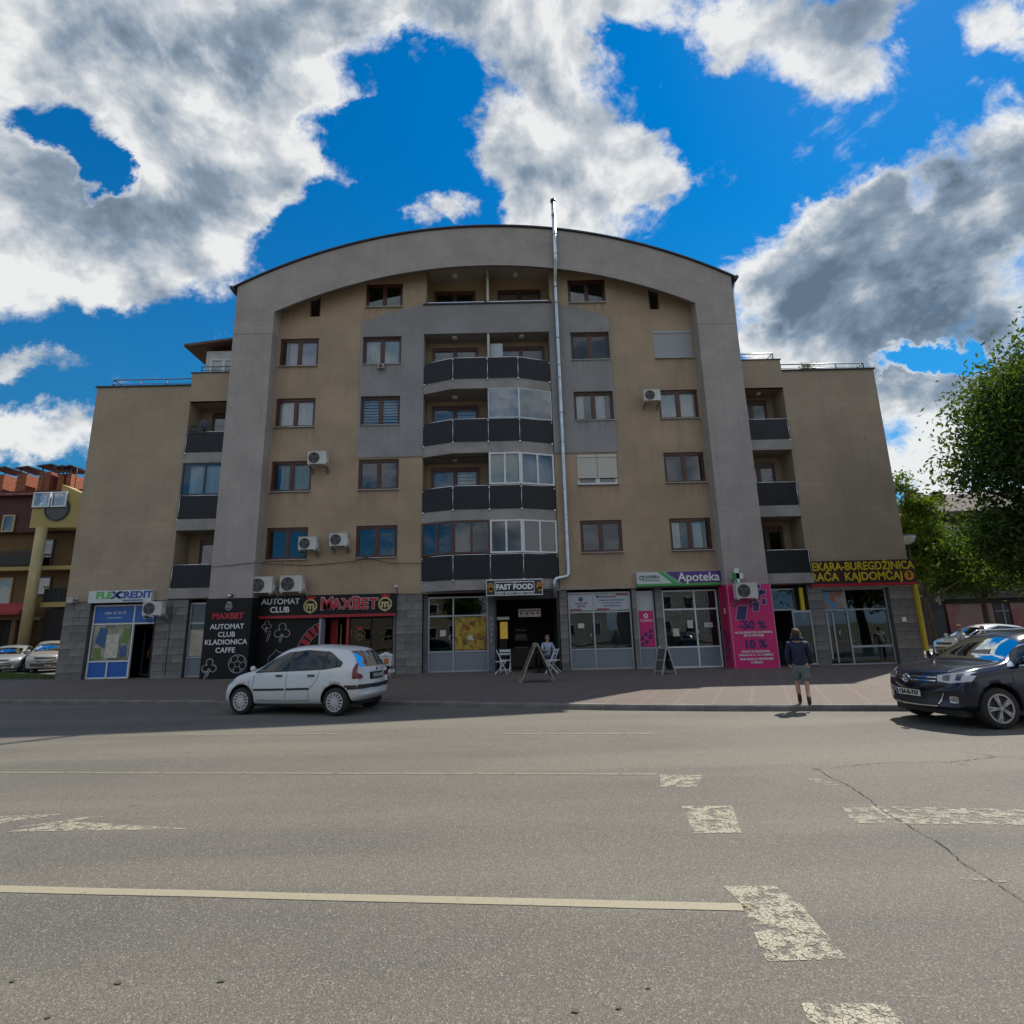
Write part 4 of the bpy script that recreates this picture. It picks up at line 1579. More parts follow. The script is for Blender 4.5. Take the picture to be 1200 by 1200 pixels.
# 4 shop left of the fast food
f, e = shopfront(-3.33, -.93, [0, .42, 1], 2.40, 1.02, 3.16, y=22.3, lab='double shop window with a yellow poster')
handle(f, -2.38, 1.5, 22.22)
mb = MB()
mb.box(-2.26, -1.02, 22.275, 22.285, 1.08, 2.34)
bw('window_poster', mb, blotch_mat('yellow_picture', [(.012, .018, .012), (.04, .05, .02), (.30, .20, .02), (.42, .30, .03), (.22, .04, .015), (.03, .04, .02)], 7., 3), f)
mb = MB()
mb.box(-2.85, -2.62, 22.27, 22.28, 1.62, 1.85)
mb.box(-1.75, -1.55, 22.26, 22.27, 1.45, 1.62)
bw('paper_notice', mb, MATS['paper'], f)
bws('door_post', ((-3.5, -3.34, 22.2, 22.4, .2, 3.3), (-.92, -.68, 22.04, 22.34, .2, 3.3), (-4.66, -4.56, 22.02, 22.2, .25, 2.46)), mat('post_grey', (.10, .10, .11), .7, var=.3))
for k, ch in enumerate('BUREK'):
    o = lettering(ch, .17, (-.80, 22.03, 2.25 - k * .21), GREYL, bld, bold=.004)
    o.location -= B

# 5 fast food doorway: a dark passage with counters
mb = MB()
mb.box(-.66, 1.88, 22.06, 22.14, 2.98, 3.28)
mb.box(-.68, -.60, 22.06, 22.5, .2, 2.98)
mb.box(1.80, 1.88, 22.06, 22.5, .2, 2.98)
ff = bw('doorway', mb, mat('door_black', (.02, .02, .022), .4))
mb = MB()
mb.box(-.55, -.22, 24.0, 24.4, .2, 2.1)
bw('fridge', mb, BLACK, ff)
mb = MB()
mb.box(-.50, -.18, 23.97, 23.99, 1.45, 2.15)
bw('lit_menu', mb, mat('menu_yellow', (.55, .36, .06), .5, emit=.25, var=.4, vs=9), ff)
mb = MB()
mb.box(-.62, -.1, 23.93, 23.97, 2.24, 2.36)
bw('menu_header', mb, mat('menu_pale', (.3, .36, .36), .5, emit=.15), ff)
mb = MB()
mb.box(.1, .72, 25.2, 25.6, 1.0, 1.06)
mb.box(.1, .72, 25.2, 25.6, 1.35, 1.38)
mb.box(.15, .65, 25.2, 25.22, 1.42, 1.62)
mb.box(.15, .65, 25.2, 25.22, 1.75, 1.83)
bw('shelf', mb, mat('shelf_pale', (.35, .33, .28), .6), ff)
mb = MB()
mb.box(-.1, 1.0, 25.0, 25.15, .2, 1.0)
bw('counter', mb, mat('counter_dark', (.05, .045, .045), .5), ff)
t, c = sign('menu_board', 'small pale menu board hanging inside the fast food doorway', .28, 1.18, 22.55, 22.6, 2.30, 2.62, mat('menu_white', (.40, .36, .34), .5, var=.2, vs=6))
mb = MB()
for x in (-.34, -.1, .12, .34):
    mb.disc((x, -.035, .14), .05, 'y', .01, 10)
mb.build('food_picture', mat('food_red', (.20, .03, .02), .5), t)
mb = MB()
mb.box(-.40, .40, -.031, -.027, .22, .26)
mb.build('print_line', mat('food_brown', (.12, .05, .03), .5), t)

# fast food sign
t, c = sign('fast_food_sign', 'dark sign reading FAST FOOD with burger pictures at both ends', -.95, 1.22, 21.15, 21.30, 3.08, 3.70, mat('frame_white', (.62, .62, .62), .4))
mb = MB()
mb.box(-.92 - c.x, 1.19 - c.x, -.085, -.076, .04, .58)
mb.build('face', mat('sign_dark', (.012, .013, .02), .4), t)
fb_ = blotch_mat('burger_picture', [(.05, .02, .01), (.36, .18, .05), (.45, .10, .03), (.12, .2, .04), (.45, .30, .14)], 9., 2)
for x in (-.88, 1.0):
    mb = MB()
    mb.disc((x - c.x + .1, -.09, .36), .14, 'y', .012, 16)
    mb.box(x - .06 - c.x + .1, x + .08 - c.x + .1, -.096, -.086, .14, .30)
    mb.build('burger', fb_, t)
mb = MB()
for q in ((-.62, .90, .50, .53), (-.62, .90, .12, .15)):
    mb.box(q[0] - c.x, q[1] - c.x, -.09, -.086, q[2], q[3])
mb.box(-.62 - c.x, -.60 - c.x, -.09, -.086, .15, .5)
mb.box(.88 - c.x, .90 - c.x, -.09, -.086, .15, .5)
mb.build('border', WHP, t)
sletter(t, c, 'FAST FOOD', .27, .135, 21.14 - .01, 3.40, WHP, bold=.012, sx=.98)
sletter(t, c, 'THE', .09, .135, 21.13, 3.575, WHP, bold=.003)
sletter(t, c, 'BURGERI  SENDVICI  POMFRIT  SOKOVI', .085, .135, 21.13, 3.15, WHP, bold=.002)
mb = MB()
for x in (-.8, 1.1):
    mb.bar((x - c.x, .07, .45), (x - c.x, .75, .45), .03)
mb.build('bracket', BLACK, t)

# 6 grey glass office
f, e = shopfront(2.26, 4.76, [0, .40, 1], 2.42, .98, 3.2, lab='shop window with pale printed strip over grey glass')
handle(f, 3.18, 1.45)
for (a, b) in e:
    mb = MB()
    mb.box(a, b, 22.17, 22.185, 2.48, 3.12)
    bw('printed_strip', mb, mat('strip_pale', (.40, .43, .47), .5), f)
PNK = mat('magenta_print', (.56, .012, .15), .45)
CR = mat('crimson_print', (.28, .01, .03), .5)
mb = MB()
mb.box(2.34, 2.8, 22.155, 22.165, 2.5, 2.55)
mb.box(3.4, 3.9, 22.155, 22.165, 2.5, 2.55)
mb.box(4.2, 4.66, 22.155, 22.165, 3.06, 3.11)
bw('red_strip', mb, CR, f)
mb = MB()
mb.disc((2.78, 22.16, 2.93), .09, 'y', .006, 14)
mb.disc((3.45, 22.16, 3.02), .06, 'y', .006, 14)
bw('logo_disc', mb, BLU, f)
for s_, sz, x, z, m_ in (('TELECOM', .11, 2.78, 2.76, CR), ('CENTAR', .09, 2.78, 2.65, CR), ('TEHNOLOGIJA', .10, 3.85, 3.01, CR), ('Prodaja i servis mobilnih telefona', .075, 4.0, 2.88, BLU), ('racunari  oprema  internet', .07, 4.0, 2.77, BLU), ('ugovori i uplate racuna', .07, 4.0, 2.66, BLU)):
    o = lettering(s_, sz, (x, 22.158, z), m_, bld)
    o.location -= B
mb = MB()
mb.box(2.62, 2.86, 22.17, 22.18, 1.8, 1.98)
bw('paper_notice', mb, MATS['paper'], f)
mb = MB()
mb.box(2.3, 4.7, 22.5, 22.52, .95, 2.4)
bw('interior_blind', mb, mat('blind_teal', (.075, .11, .125), .7, var=.4, vs=1.5), f)

# 7 narrow pink poster window
f, e = shopfront(4.98, 5.68, [0, 1], 2.44, .98, 3.2, lab='narrow window with a magenta poster')
mb = MB()
mb.box(5.04, 5.62, 22.165, 22.18, 1.03, 2.40)
bw('magenta_poster', mb, PNK, f)
mb = MB()
mb.box(5.04, 5.62, 22.165, 22.18, 2.47, 3.14)
bw('white_film', mb, mat('film_white', (.42, .45, .48), .5), f)
NAVY = mat('navy_print', (.012, .02, .13), .45)
PINKL = mat('pink_line', (.62, .25, .42), .5)


def lozenge(mbn, mbl, x, z, w_, h, y, sk=.25):
    q = [(x - w_ / 2 - h * sk / 2, z - h / 2), (x + w_ / 2 - h * sk / 2, z - h / 2), (x + w_ / 2 + h * sk / 2, z + h / 2), (x - w_ / 2 + h * sk / 2, z + h / 2)]
    mbn.add([(a, y, b) for a, b in q], [(0, 1, 2, 3)])
    cx_, cz_ = x, z
    k = 1 + .035 / max(w_, .01)
    mbl.add([(cx_ + (a - cx_) * (1 + .03 / w_ * 1.6), y + .002, cz_ + (b - cz_) * (1 + .03 / h * 1.6)) for a, b in q], [(0, 1, 2, 3)])


a_, b_ = MB(), MB()
for x, z, w_, h in ((5.47, 1.62, .13, .14), (5.28, 1.50, .13, .14), (5.45, 1.40, .14, .18), (5.13, 1.35, .12, .16), (5.29, 1.20, .13, .16), (5.12, 1.12, .10, .10)):
    lozenge(a_, b_, x, z, w_, h, 22.158)
bw('lozenge', a_, NAVY, f)
mb = MB()
mb.disc((5.33, 22.16, 2.22), .09, 'y', .006, 14, .05)
bw('round_logo', mb, WHP, f)
o = lettering('COPERA', .13, (5.33, 22.158, 2.03), WHP, bld)
o.location -= B

# 8 pharmacy
f, e = shopfront(6.02, 8.22, [0, .585, 1], 2.44, .98, 3.2, fm=WHITEF, lab='white framed pharmacy front')
handle(f, 7.42, 1.5)
PK = random.Random(5)
goods = [mat('pack_a', (.5, .46, .38), .6), mat('pack_b', (.30, .08, .06), .6), mat('pack_c', (.10, .18, .25), .6), mat('pack_d', (.42, .34, .2), .6), mat('pack_e', (.13, .26, .13), .6)]
mb = MB()
for z in (.4, .95, 1.4, 1.8, 2.2, 2.65):
    mb.box(6.1, 8.15, 23.0, 23.35, z, z + .03)
mb.box(6.1, 8.15, 23.35, 23.4, .2, 3.2)
bw('shelving', mb, mat('shelf_grey', (.2, .19, .17), .6), f)
mb = MB()
for z in (.98, 1.43, 1.83, 2.23, 2.68):
    x = 6.15
    while x < 8.1:
        w_ = PK.uniform(.05, .16)
        h = PK.uniform(.12, .34)
        if PK.random() < .8:
            mb.box(x, x + w_ * .9, 23.02, 23.2, z, z + h, PK.randrange(5))
        x += w_
bw('goods', mb, goods, f, kind='stuff')
mb = MB()
mb.box(6.95, 7.17, 22.15, 22.17, 1.7, 2.0)
mb.box(7.6, 7.95, 22.15, 22.17, 1.72, 1.9)
mb.box(6.35, 6.6, 22.15, 22.17, 1.4, 1.7)
bw('paper_notice', mb, MATS['paper'], f)
t, c = sign('pharmacy_sign', 'white, green and purple pharmacy sign reading Apoteka', 4.99, 8.32, 21.72, 21.98, 3.34, 3.90, mat('sign_pale', (.50, .55, .55), .4))
mb = MB()
mb.box(4.985 - c.x, 8.325 - c.x, -.14, .12, .0, .10)
mb.build('green_edge', mat('edge_green', (.05, .30, .07), .4), t)
mb = MB()
pts = [(6.25, .46), (6.75, .103), (8.31, .103), (8.31, .556), (6.15, .556)]
mb.add([(x - c.x, -.134, z) for x, z in pts], [(0, 1, 2, 3, 4)])
mb.build('purple_field', mat('purple', (.085, .025, .20), .4), t)
mb = MB()
mb.add([(5.82 - c.x, -.136, .555), (6.02 - c.x, -.136, .555), (6.6 - c.x, -.136, .103), (6.38 - c.x, -.136, .103)], [(0, 3, 2, 1)])
mb.add([(6.06 - c.x, -.1365, .555), (6.12 - c.x, -.1365, .555), (6.72 - c.x, -.1365, .103), (6.64 - c.x, -.1365, .103)], [(0, 3, 2, 1)])
mb.build('green_band', mat('band_green', (.04, .32, .12), .4), t)
sletter(t, c, 'Apoteka', .48, 7.42, 21.70, 3.66, WHP, bold=.008)
DG = mat('dark_green_print', (.02, .09, .06), .4)
sletter(t, c, 'COPERA', .17, 5.55, 21.71, 3.70, DG, bold=.003)
sletter(t, c, 'ZDRAVSTVENA USTANOVA', .055, 5.55, 21.71, 3.57, DG)
mb = MB()
mb.disc((5.16 - c.x, -.135, .34), .09, 'y', .01, 16, .055)
mb.build('round_logo', DG, t)

# magenta box on the right pillar
t, c = sign('pharmacy_pillar_board', 'tall magenta advertising board on the right pillar with minus 50 percent print', 8.30, 9.98, 21.22, 21.345, .14, 3.30, PNK)
mb = MB()
mb.box(8.235 - c.x, 8.298 - c.x, 21.22 - c.y, 21.98 - c.y, 0, 3.16)
mb.build('side_board', mat('deep_magenta', (.42, .008, .08), .45), t)
mb = MB()
for q in ((8.30, 8.325, 0, 3.16), (9.955, 9.98, 0, 3.16)):
    mb.box(q[0] - c.x, q[1] - c.x, -.07, -.0625, q[2], q[3])
mb.build('edge_trim', PINKL, t)
a_, b_ = MB(), MB()
for x, z, w_, h in ((8.76, 2.22, .36, .5), (9.34, 2.45, .22, .34), (9.15, 2.62, .12, .12), (9.42, 2.88, .26, .38), (9.66, 2.62, .15, .2), (9.68, 2.98, .16, .18), (9.46, 3.2, .24, .14), (9.15, 3.08, .18, .26), (9.24, 3.25, .1, .05)):
    lozenge(a_, b_, x - c.x, z - c.z, w_, h, -.068)
a_.build('lozenge', NAVY, t)
b_.build('lozenge_outline', PINKL, t)
sletter(t, c, '-50 %', .42, 9.12, 21.205, 1.75, NAVY, bold=.012, sx=1.05)
sletter(t, c, 'DO', .12, 8.75, 21.205, 1.92, NAVY)
sletter(t, c, '10 %', .42, 9.14, 21.205, 1.05, NAVY, bold=.012, sx=1.05)
for s_, z in (('NA SVE PROIZVODE NA POPUSTU', 1.48), ('SPF ZA SUNCANJE', 1.37), ('POPUST ZA PENZIONERE', .78), ('SVAKOG 10. 11. I 12. U MJESECU', .66), ('PRVIH DANA ZA PENZIONERE', .51), ('U MJESECU', .39)):
    sletter(t, c, s_, .105, 9.12, 21.205, z, WHP, bold=.003, sx=.88)
for i, (x, y, z) in enumerate(((22.9 - 22, 0, 0),)):
    pass
a_, b_ = MB(), MB()
for y, z, w_ in ((21.7, 1.5, .2), (21.55, 1.2, .2), (21.75, .95, .2), (21.5, .8, .2), (21.7, .55, .2)):
    a_.add([(8.232 - c.x, y - w_ / 2 - c.y, z - .11 - c.z), (8.232 - c.x, y + w_ / 2 - c.y, z - .13 - c.z), (8.232 - c.x, y + w_ / 2 - c.y, z + .09 - c.z), (8.232 - c.x, y - w_ / 2 - c.y, z + .13 - c.z)], [(0, 1, 2, 3)])
a_.build('lozenge', NAVY, t)
mb = MB()
mb.add([(8.231 - c.x, 21.45 - c.y, 2.2 - c.z), (8.231 - c.x, 21.56 - c.y, 2.2 - c.z), (8.231 - c.x, 21.56 - c.y, 2.42 - c.z), (8.231 - c.x, 21.45 - c.y, 2.42 - c.z)], [(0, 1, 2, 3)])
mb.build('white_mark', WHP, t)

# green pharmacy cross
t = thing('pharmacy_cross', 'green and white pharmacy cross fixed to the right pillar', 'sign', (8.66, 21.1, 3.32))
mb = MB()
for q in ((-.07, .10, .0, .58), (-.21, .24, .18, .40)):
    mb.box(q[0], q[1], -.06, .06, q[2], q[3] - (.001 if q[0] > -.1 else 0))
mb.build('cross', mat('white_plastic', (.55, .62, .60), .4), t)
mb = MB()
mb.box(-.212, -.02, -.066, -.061, .185, .395)
mb.box(-.068, -.015, -.066, -.061, .02, .18)
mb.build('green_face', mat('cross_green', (.01, .16, .05), .4), t)
mb = MB()
mb.bar((0, .06, .29), (0, .26, .29), .04)
mb.build('bracket', BLACK, t)

# 9 bakery door and window
f, e = shopfront(10.35, 11.36, [0, .98, 1], 2.32, 1.0, 3.16, open_col=0, lab='bakery doorway standing open')
mb = MB()
for q in ((11.0, 11.05, .2, 2.28), (11.70, 11.75, .2, 2.28), (11.05, 11.70, .2, .28), (11.05, 11.70, 2.2, 2.28)):
    mb.box(q[0], q[1], 21.86, 21.91, q[2], q[3])
d = bw('door', mb, ALU, f)
d['label'] = 'aluminium door leaf folded open against the wall'
mb = MB()
mb.box(11.05, 11.70, 21.88, 21.89, .28, 2.2)
bw('door_pane', mb, G_SHOP, f)
mb = MB()
mb.box(10.45, 10.9, 24.2, 24.25, 1.35, 2.0)
bw('wall_notice', mb, mat('notice_grey', (.12, .16, .18), .6), f)
mb = MB()
mb.box(10.4, 11.3, 23.6, 24.1, .2, 1.1)
bw('counter', mb, MATS['counter_dark'], f)
YEL = mat('yellow_trim', (.52, .40, .015), .5, var=.12)
bws('yellow_strip', ((11.42, 11.56, 21.9, 21.985, 1.9, 3.16), (16.02, 16.13, 21.88, 22.1, .62, 3.18)), YEL)
f, e = shopfront(12.40, 15.0, [0, .36, 1], 2.27, .86, 3.1, solid=False, lab='bakery window with a pale counter behind')
handle(f, 12.98, 1.35)
mb = MB()
mb.box(13.35, 14.95, 22.17, 22.23, .80, .88)
mb.box(12.72, 12.78, 22.17, 22.23, .25, 2.2)
mb.box(12.4, 12.46, 22.0, 22.04, .4, 2.15)
bw('mid_bar', mb, ALU, f)
mb = MB()
mb.box(12.46, 13.3, 22.165, 22.18, 2.33, 3.0)
bw('snack_poster', mb, blotch_mat('snack_picture', [(.03, .12, .26), (.06, .22, .40), (.30, .30, .28), (.32, .12, .06), (.05, .18, .36)], 3.3, 5), f)
mb = MB()
mb.box(13.5, 14.7, 22.5, 22.9, .3, .78)
bw('chest_freezer', mb, mat('freezer_pale', (.30, .40, .43), .5), f)
mb = MB()
mb.box(14.0, 14.4, 23.6, 24.0, .9, 2.1)
bw('oven', mb, mat('oven_brown', (.18, .12, .07), .5, var=.4), f)
t, c = sign('bakery_sign', 'long dark sign with yellow letters PEKARA-BUREGDZINICA BRACA KAJDOMCAJ 3 at the right end', 11.7, 16.15, 21.90, 21.985, 3.28, 4.19, mat('sign_brown', (.03, .013, .012), .5))
mb = MB()
mb.box(11.9 - c.x, 16.16 - c.x, -.06, .04, -.10, -.002)
mb.build('red_edge', mat('edge_red', (.40, .015, .03), .4), t)
YL = mat('yellow_letter', (.58, .42, .02), .45)
sletter(t, c, 'PEKARA-BUREGDŽINICA', .45, 16.13, 21.89, 3.95, YL, bold=.011, align='RIGHT', sx=.86)
sletter(t, c, 'BRAĆA  KAJDOMČAJ', .45, 15.62, 21.89, 3.54, YL, bold=.011, align='RIGHT', sx=.93)
mb = MB()
mb.disc((15.88 - c.x, -.046, .27), .19, 'y', .012, 24)
mb.build('number_disc', mat('orange_disc', (.62, .25, .01), .45), t)
sletter(t, c, '3', .30, 15.88, 21.885, 3.56, mat('dark_letter', (.10, .01, .005), .5), bold=.012)
mb = MB()
mb.box(15.35, 15.5, 21.955, 21.99, 1.75, 1.92)
bw('meter_box', mb, CURT)
mb = MB()
mb.box(-14.05, -14.0, 22.0, 22.02, .4, 3.2)
mb.box(-13.42, -13.40, 21.98, 21.99, .4, 3.2)
bw('cable_conduit', mb, BLACK)
# ------------------------------------------------------------------ air conditioners
ACW = mat('ac_white', (.50, .50, .48), .5, var=.12, vs=4, fine=.08)


def make_ac(label):
    t = thing('air_conditioner', label, 'air conditioner', (0, 0, 0), 0, 'air conditioners on the facade')
    mb = MB()
    mb.box(-.40, .40, -.30, 0, 0, .56)
    mb.box(-.41, .41, -.31, .01, .56, .58)
    mb.box(-.36, -.30, -.28, -.02, -.05, 0)
    mb.box(.30, .36, -.28, -.02, -.05, 0)
    mb.build('casing', ACW, t)
    mb = MB()
    mb.disc((-.12, -.305, .28), .235, 'y', .012, 24)
    mb.build('fan_well', mat('ac_dark', (.03, .03, .032), .6), t)
    mb = MB()
    for r in (.06, .11, .16, .21, .24):
        mb.disc((-.12, -.318, .28), r, 'y', .008, 24, r - .007)
    for k in range(6):
        a = k * math.pi / 3
        mb.bar((-.12, -.318, .28), (-.12 + .24 * math.cos(a), -.318, .28 + .24 * math.sin(a)), .008)
    mb.build('fan_grille', mat('ac_grille', (.13, .13, .13), .5), t)
    mb = MB()
    for k in range(3):
        a = k * 2.09 + .4
        v = [(-.12 + r * math.cos(a + o), -.312, .28 + r * math.sin(a + o)) for r, o in ((.04, -.3), (.2, -.28), (.2, .28), (.04, .3))]
        mb.add(v, [(0, 1, 2, 3)])
    mb.build('fan_blade', mat('blade', (.10, .10, .10), .5), t)
    mb = MB()
    for x in (-.33, .33):
        mb.box(x - .02, x + .02, -.33, .25, -.09, -.05)
        mb.box(x - .02, x + .02, .21, .25, -.30, -.05)
        mb.bar((x, -.25, -.07), (x, .22, -.28), .025)
    mb.build('bracket', mat('bracket_grey', (.12, .12, .12), .5), t)
    mb = MB()
    mb.box(.40, .45, -.22, -.06, .08, .3)
    mb.tube([(.42, -.12, .12), (.48, -.1, .02), (.47, .05, -.12), (.42, .22, -.2)], .018, 6)
    mb.build('pipe_cover', ACW, t)
    return t


ac = make_ac('')
acs = [((-9.69, 21.72, 3.43), 'left one of the two air conditioners above the black betting sign', 1.08),
       ((-8.53, 21.72, 3.45), 'right one of the two air conditioners above the black betting sign', 1.08),
       ((-7.82, 21.75, 8.62), 'air conditioner beside the cream curtained window, third floor left', .95),
       ((-8.02, 21.75, 5.10), 'air conditioner at the lower right corner of the leftmost second floor window', .88),
       ((-6.80, 21.75, 5.22), 'air conditioner on the wall left of the cloud reflecting window', .88),
       ((6.14, 21.75, 11.08), 'air conditioner high on the right beside a curtained window', .86),
       ((-13.86, 21.75, 2.68), 'air conditioner on the stone pier right of the blue loan shop', .92),
       ((8.83, 20.98, 2.74), 'air conditioner mounted on top of the magenta board', 1.0)]
for i, (p, lab, s) in enumerate(acs):
    o = ac if i == 0 else copy_tree(ac)
    o.location = Vector(p) - Vector((0, 0, 0))
    o.scale = (s, s, s)
    o['label'] = lab

# steel flue
t = thing('steel_flue', 'shiny steel flue pipe running up the facade past the roof edge', 'flue', (2.3, 21.85, 3.0))
mb = MB()
P = [(-.57, -.1, .0), (-.57, -.1, .62), (-.50, -.1, .73), (-.40, -.1, .76), (-.08, -.1, .80), (0, -.1, .90), (0, -.1, 1.1), (0, -.05, 13.9), (0, -.1, 14.0), (0, -.62, 14.6), (0, -.68, 14.8), (0, -.68, 17.65)]
mb.tube(P, .085, 12)
mb.build('pipe', GALV, t)
mb = MB()
mb.tube([(0, -.68, 17.60), (0, -.68, 17.72)], .12, 12)
mb.build('cowl', DARKMETAL, t)
for z in (1.2, 2.6, 3.1, 4.4, 5.9, 6.4, 7.7, 9.3, 9.9, 11.2, 12.9, 13.7, 14.9, 15.9, 16.9):
    mb = MB()
    y = -.08 if z < 14 else -.68
    mb.tube([(0, y, z), (0, y, z + .05)], .105, 10)
    mb.bar((0, y + .08, z + .02), (0, y + .2, z + .02), .03)
    mb.build('clamp', STEEL, t)

# cable across the facade
t = thing('facade_cable', 'thin dark cable sagging across the facade under the lowest windows', 'cable', (-4.6, 21.3, 4.3))
mb = MB()
pts = [(-11.6 + 4.6, 21.28 - 21.3, .16), (-5.3, .0, .30), (-5.2, .58, .32), (-3.5, .66, .22), (-1.6, .6, .34), (-1.2, .6, .48), (-.2, .6, .22), (1.2, .6, .19)]
mb.tube(pts, .012, 5)
mb.build('cable', BLACK, t)
t = thing('security_camera', 'small pale camera on the corner above the stone pier', 'camera', (-17.3, 21.95, 3.25))
mb = MB()
mb.box(-.12, .12, -.2, .05, .0, .22)
mb.build('housing', mat('cam_pale', (.4, .38, .34), .5), t)
mb = MB()
mb.tube([(.12, -.08, .1), (.3, -.22, .18)], .045, 8)
mb.build('lens_tube', MATS['cam_pale'], t)
t = thing('bracket_lamp', 'small lamp on a bracket at the right end of the black fascia', 'lamp', (-4.48, 21.98, 3.3))
mb = MB()
mb.bar((0, 0, 0), (0, -.35, .22), .03)
mb.build('arm', BLACK, t)
mb = MB()
mb.tube([(0, -.3, .17), (0, -.45, .28)], [.03, .07], 8)
mb.build('lamp_head', ALU, t)
t = thing('window_vent', 'small square vent under a fourth floor window', 'vent', (-5.4, 21.9, 12.98))
mb = MB()
mb.box(-.14, .14, -.12, .06, 0, .2)
mb.build('vent_box', mat('vent_grey', (.3, .28, .26), .6), t)
mb = MB()
mb.tube([(0, -.125, .1), (0, -.16, .1)], .06, 10)
mb.build('vent_opening', BLACK, t)
t = thing('satellite_dish', 'dark satellite dish on the upper left wing balcony', 'satellite dish', (-12.8, 21.98, 10.32))
mb = MB()
prof = [(r, .5 * r * r) for r in (0, .06, .12, .18, .24, .29)]
n = 16
v = [(r * math.cos(2 * math.pi * k / n), h - .1, .25 + r * math.sin(2 * math.pi * k / n)) for r, h in prof for k in range(n)]
mb.add(v, [(i * n + k, i * n + (k + 1) % n, (i + 1) * n + (k + 1) % n, (i + 1) * n + k) for i in range(len(prof) - 1) for k in range(n)], 0, True)
mb.build('dish', BLACK, t)
mb = MB()
mb.bar((0, .02, .25), (0, .02, -.1), .03)
mb.bar((0, -.1, .05), (.0, -.35, .25), .015)
mb.build('arm', BLACK, t)
t = thing('flower_box', 'long dark planter on the rail of the upper left wing balcony', 'planter', (-13.15, 21.95, 10.31))
mb = MB()
mb.box(-.33, .33, -.1, .1, 0, .12)
mb.build('box', BLACK, t)
mb = MB()
r = random.Random(3)
for k in range(60):
    x, y, z = r.uniform(-.3, .3), r.uniform(-.1, .1), .12 + r.uniform(0, .14)
    mb.add([(x, y, z), (x + .05, y + .02, z + .03), (x + .03, y + .04, z + .07)], [(0, 1, 2)])
mb.build('foliage', mat('dark_leaf', (.02, .03, .012), .8), t, kind='stuff')

# ------------------------------------------------------------------ vehicles
TYRE = mat('tyre', (.018, .018, .018), .85)
RIM = mat('rim_silver', (.42, .42, .43), .35, metal=.6)
CHROME = mat('chrome', (.6, .62, .65), .12, metal=1)
CGLASS = glass('car_glass', (.2, .22, .22), .16)
CARIN = mat('car_interior', (.02, .02, .022), .9)
TRIM = mat('black_trim', (.018, .018, .02), .5)
REDG = mat('tail_red', (.16, .004, .008), .25, coat=.3)
HEADG = mat('head_glass', (.42, .45, .48), .08, coat=1)


def smooth_key(keys, x):
    """cubic (Catmull-Rom) interpolation through key points [(x, v)...] ascending"""
    if x <= keys[0][0]:
        return keys[0][1]
    if x >= keys[-1][0]:
        return keys[-1][1]
    for i in range(len(keys) - 1):
        if x <= keys[i + 1][0]:
            break
    x0, y0 = keys[i]
    x1, y1 = keys[i + 1]
    t = (x - x0) / (x1 - x0)
    def slope(j):
        if j <= 0 or j >= len(keys) - 1:
            return 0 if j < 0 else (keys[min(j + 1, len(keys) - 1)][1] - keys[max(j - 1, 0)][1]) / max(1e-6, keys[min(j + 1, len(keys) - 1)][0] - keys[max(j - 1, 0)][0])
        a = (keys[j][1] - keys[j - 1][1]) / (keys[j][0] - keys[j - 1][0])
        b = (keys[j + 1][1] - keys[j][1]) / (keys[j + 1][0] - keys[j][0])
        return 0 if a * b <= 0 else 2 * a * b / (a + b)
    m0, m1 = slope(i) * (x1 - x0), slope(i + 1) * (x1 - x0)
    return (2 * t ** 3 - 3 * t * t + 1) * y0 + (t ** 3 - 2 * t * t + t) * m0 + (-2 * t ** 3 + 3 * t * t) * y1 + (t ** 3 - t * t) * m1


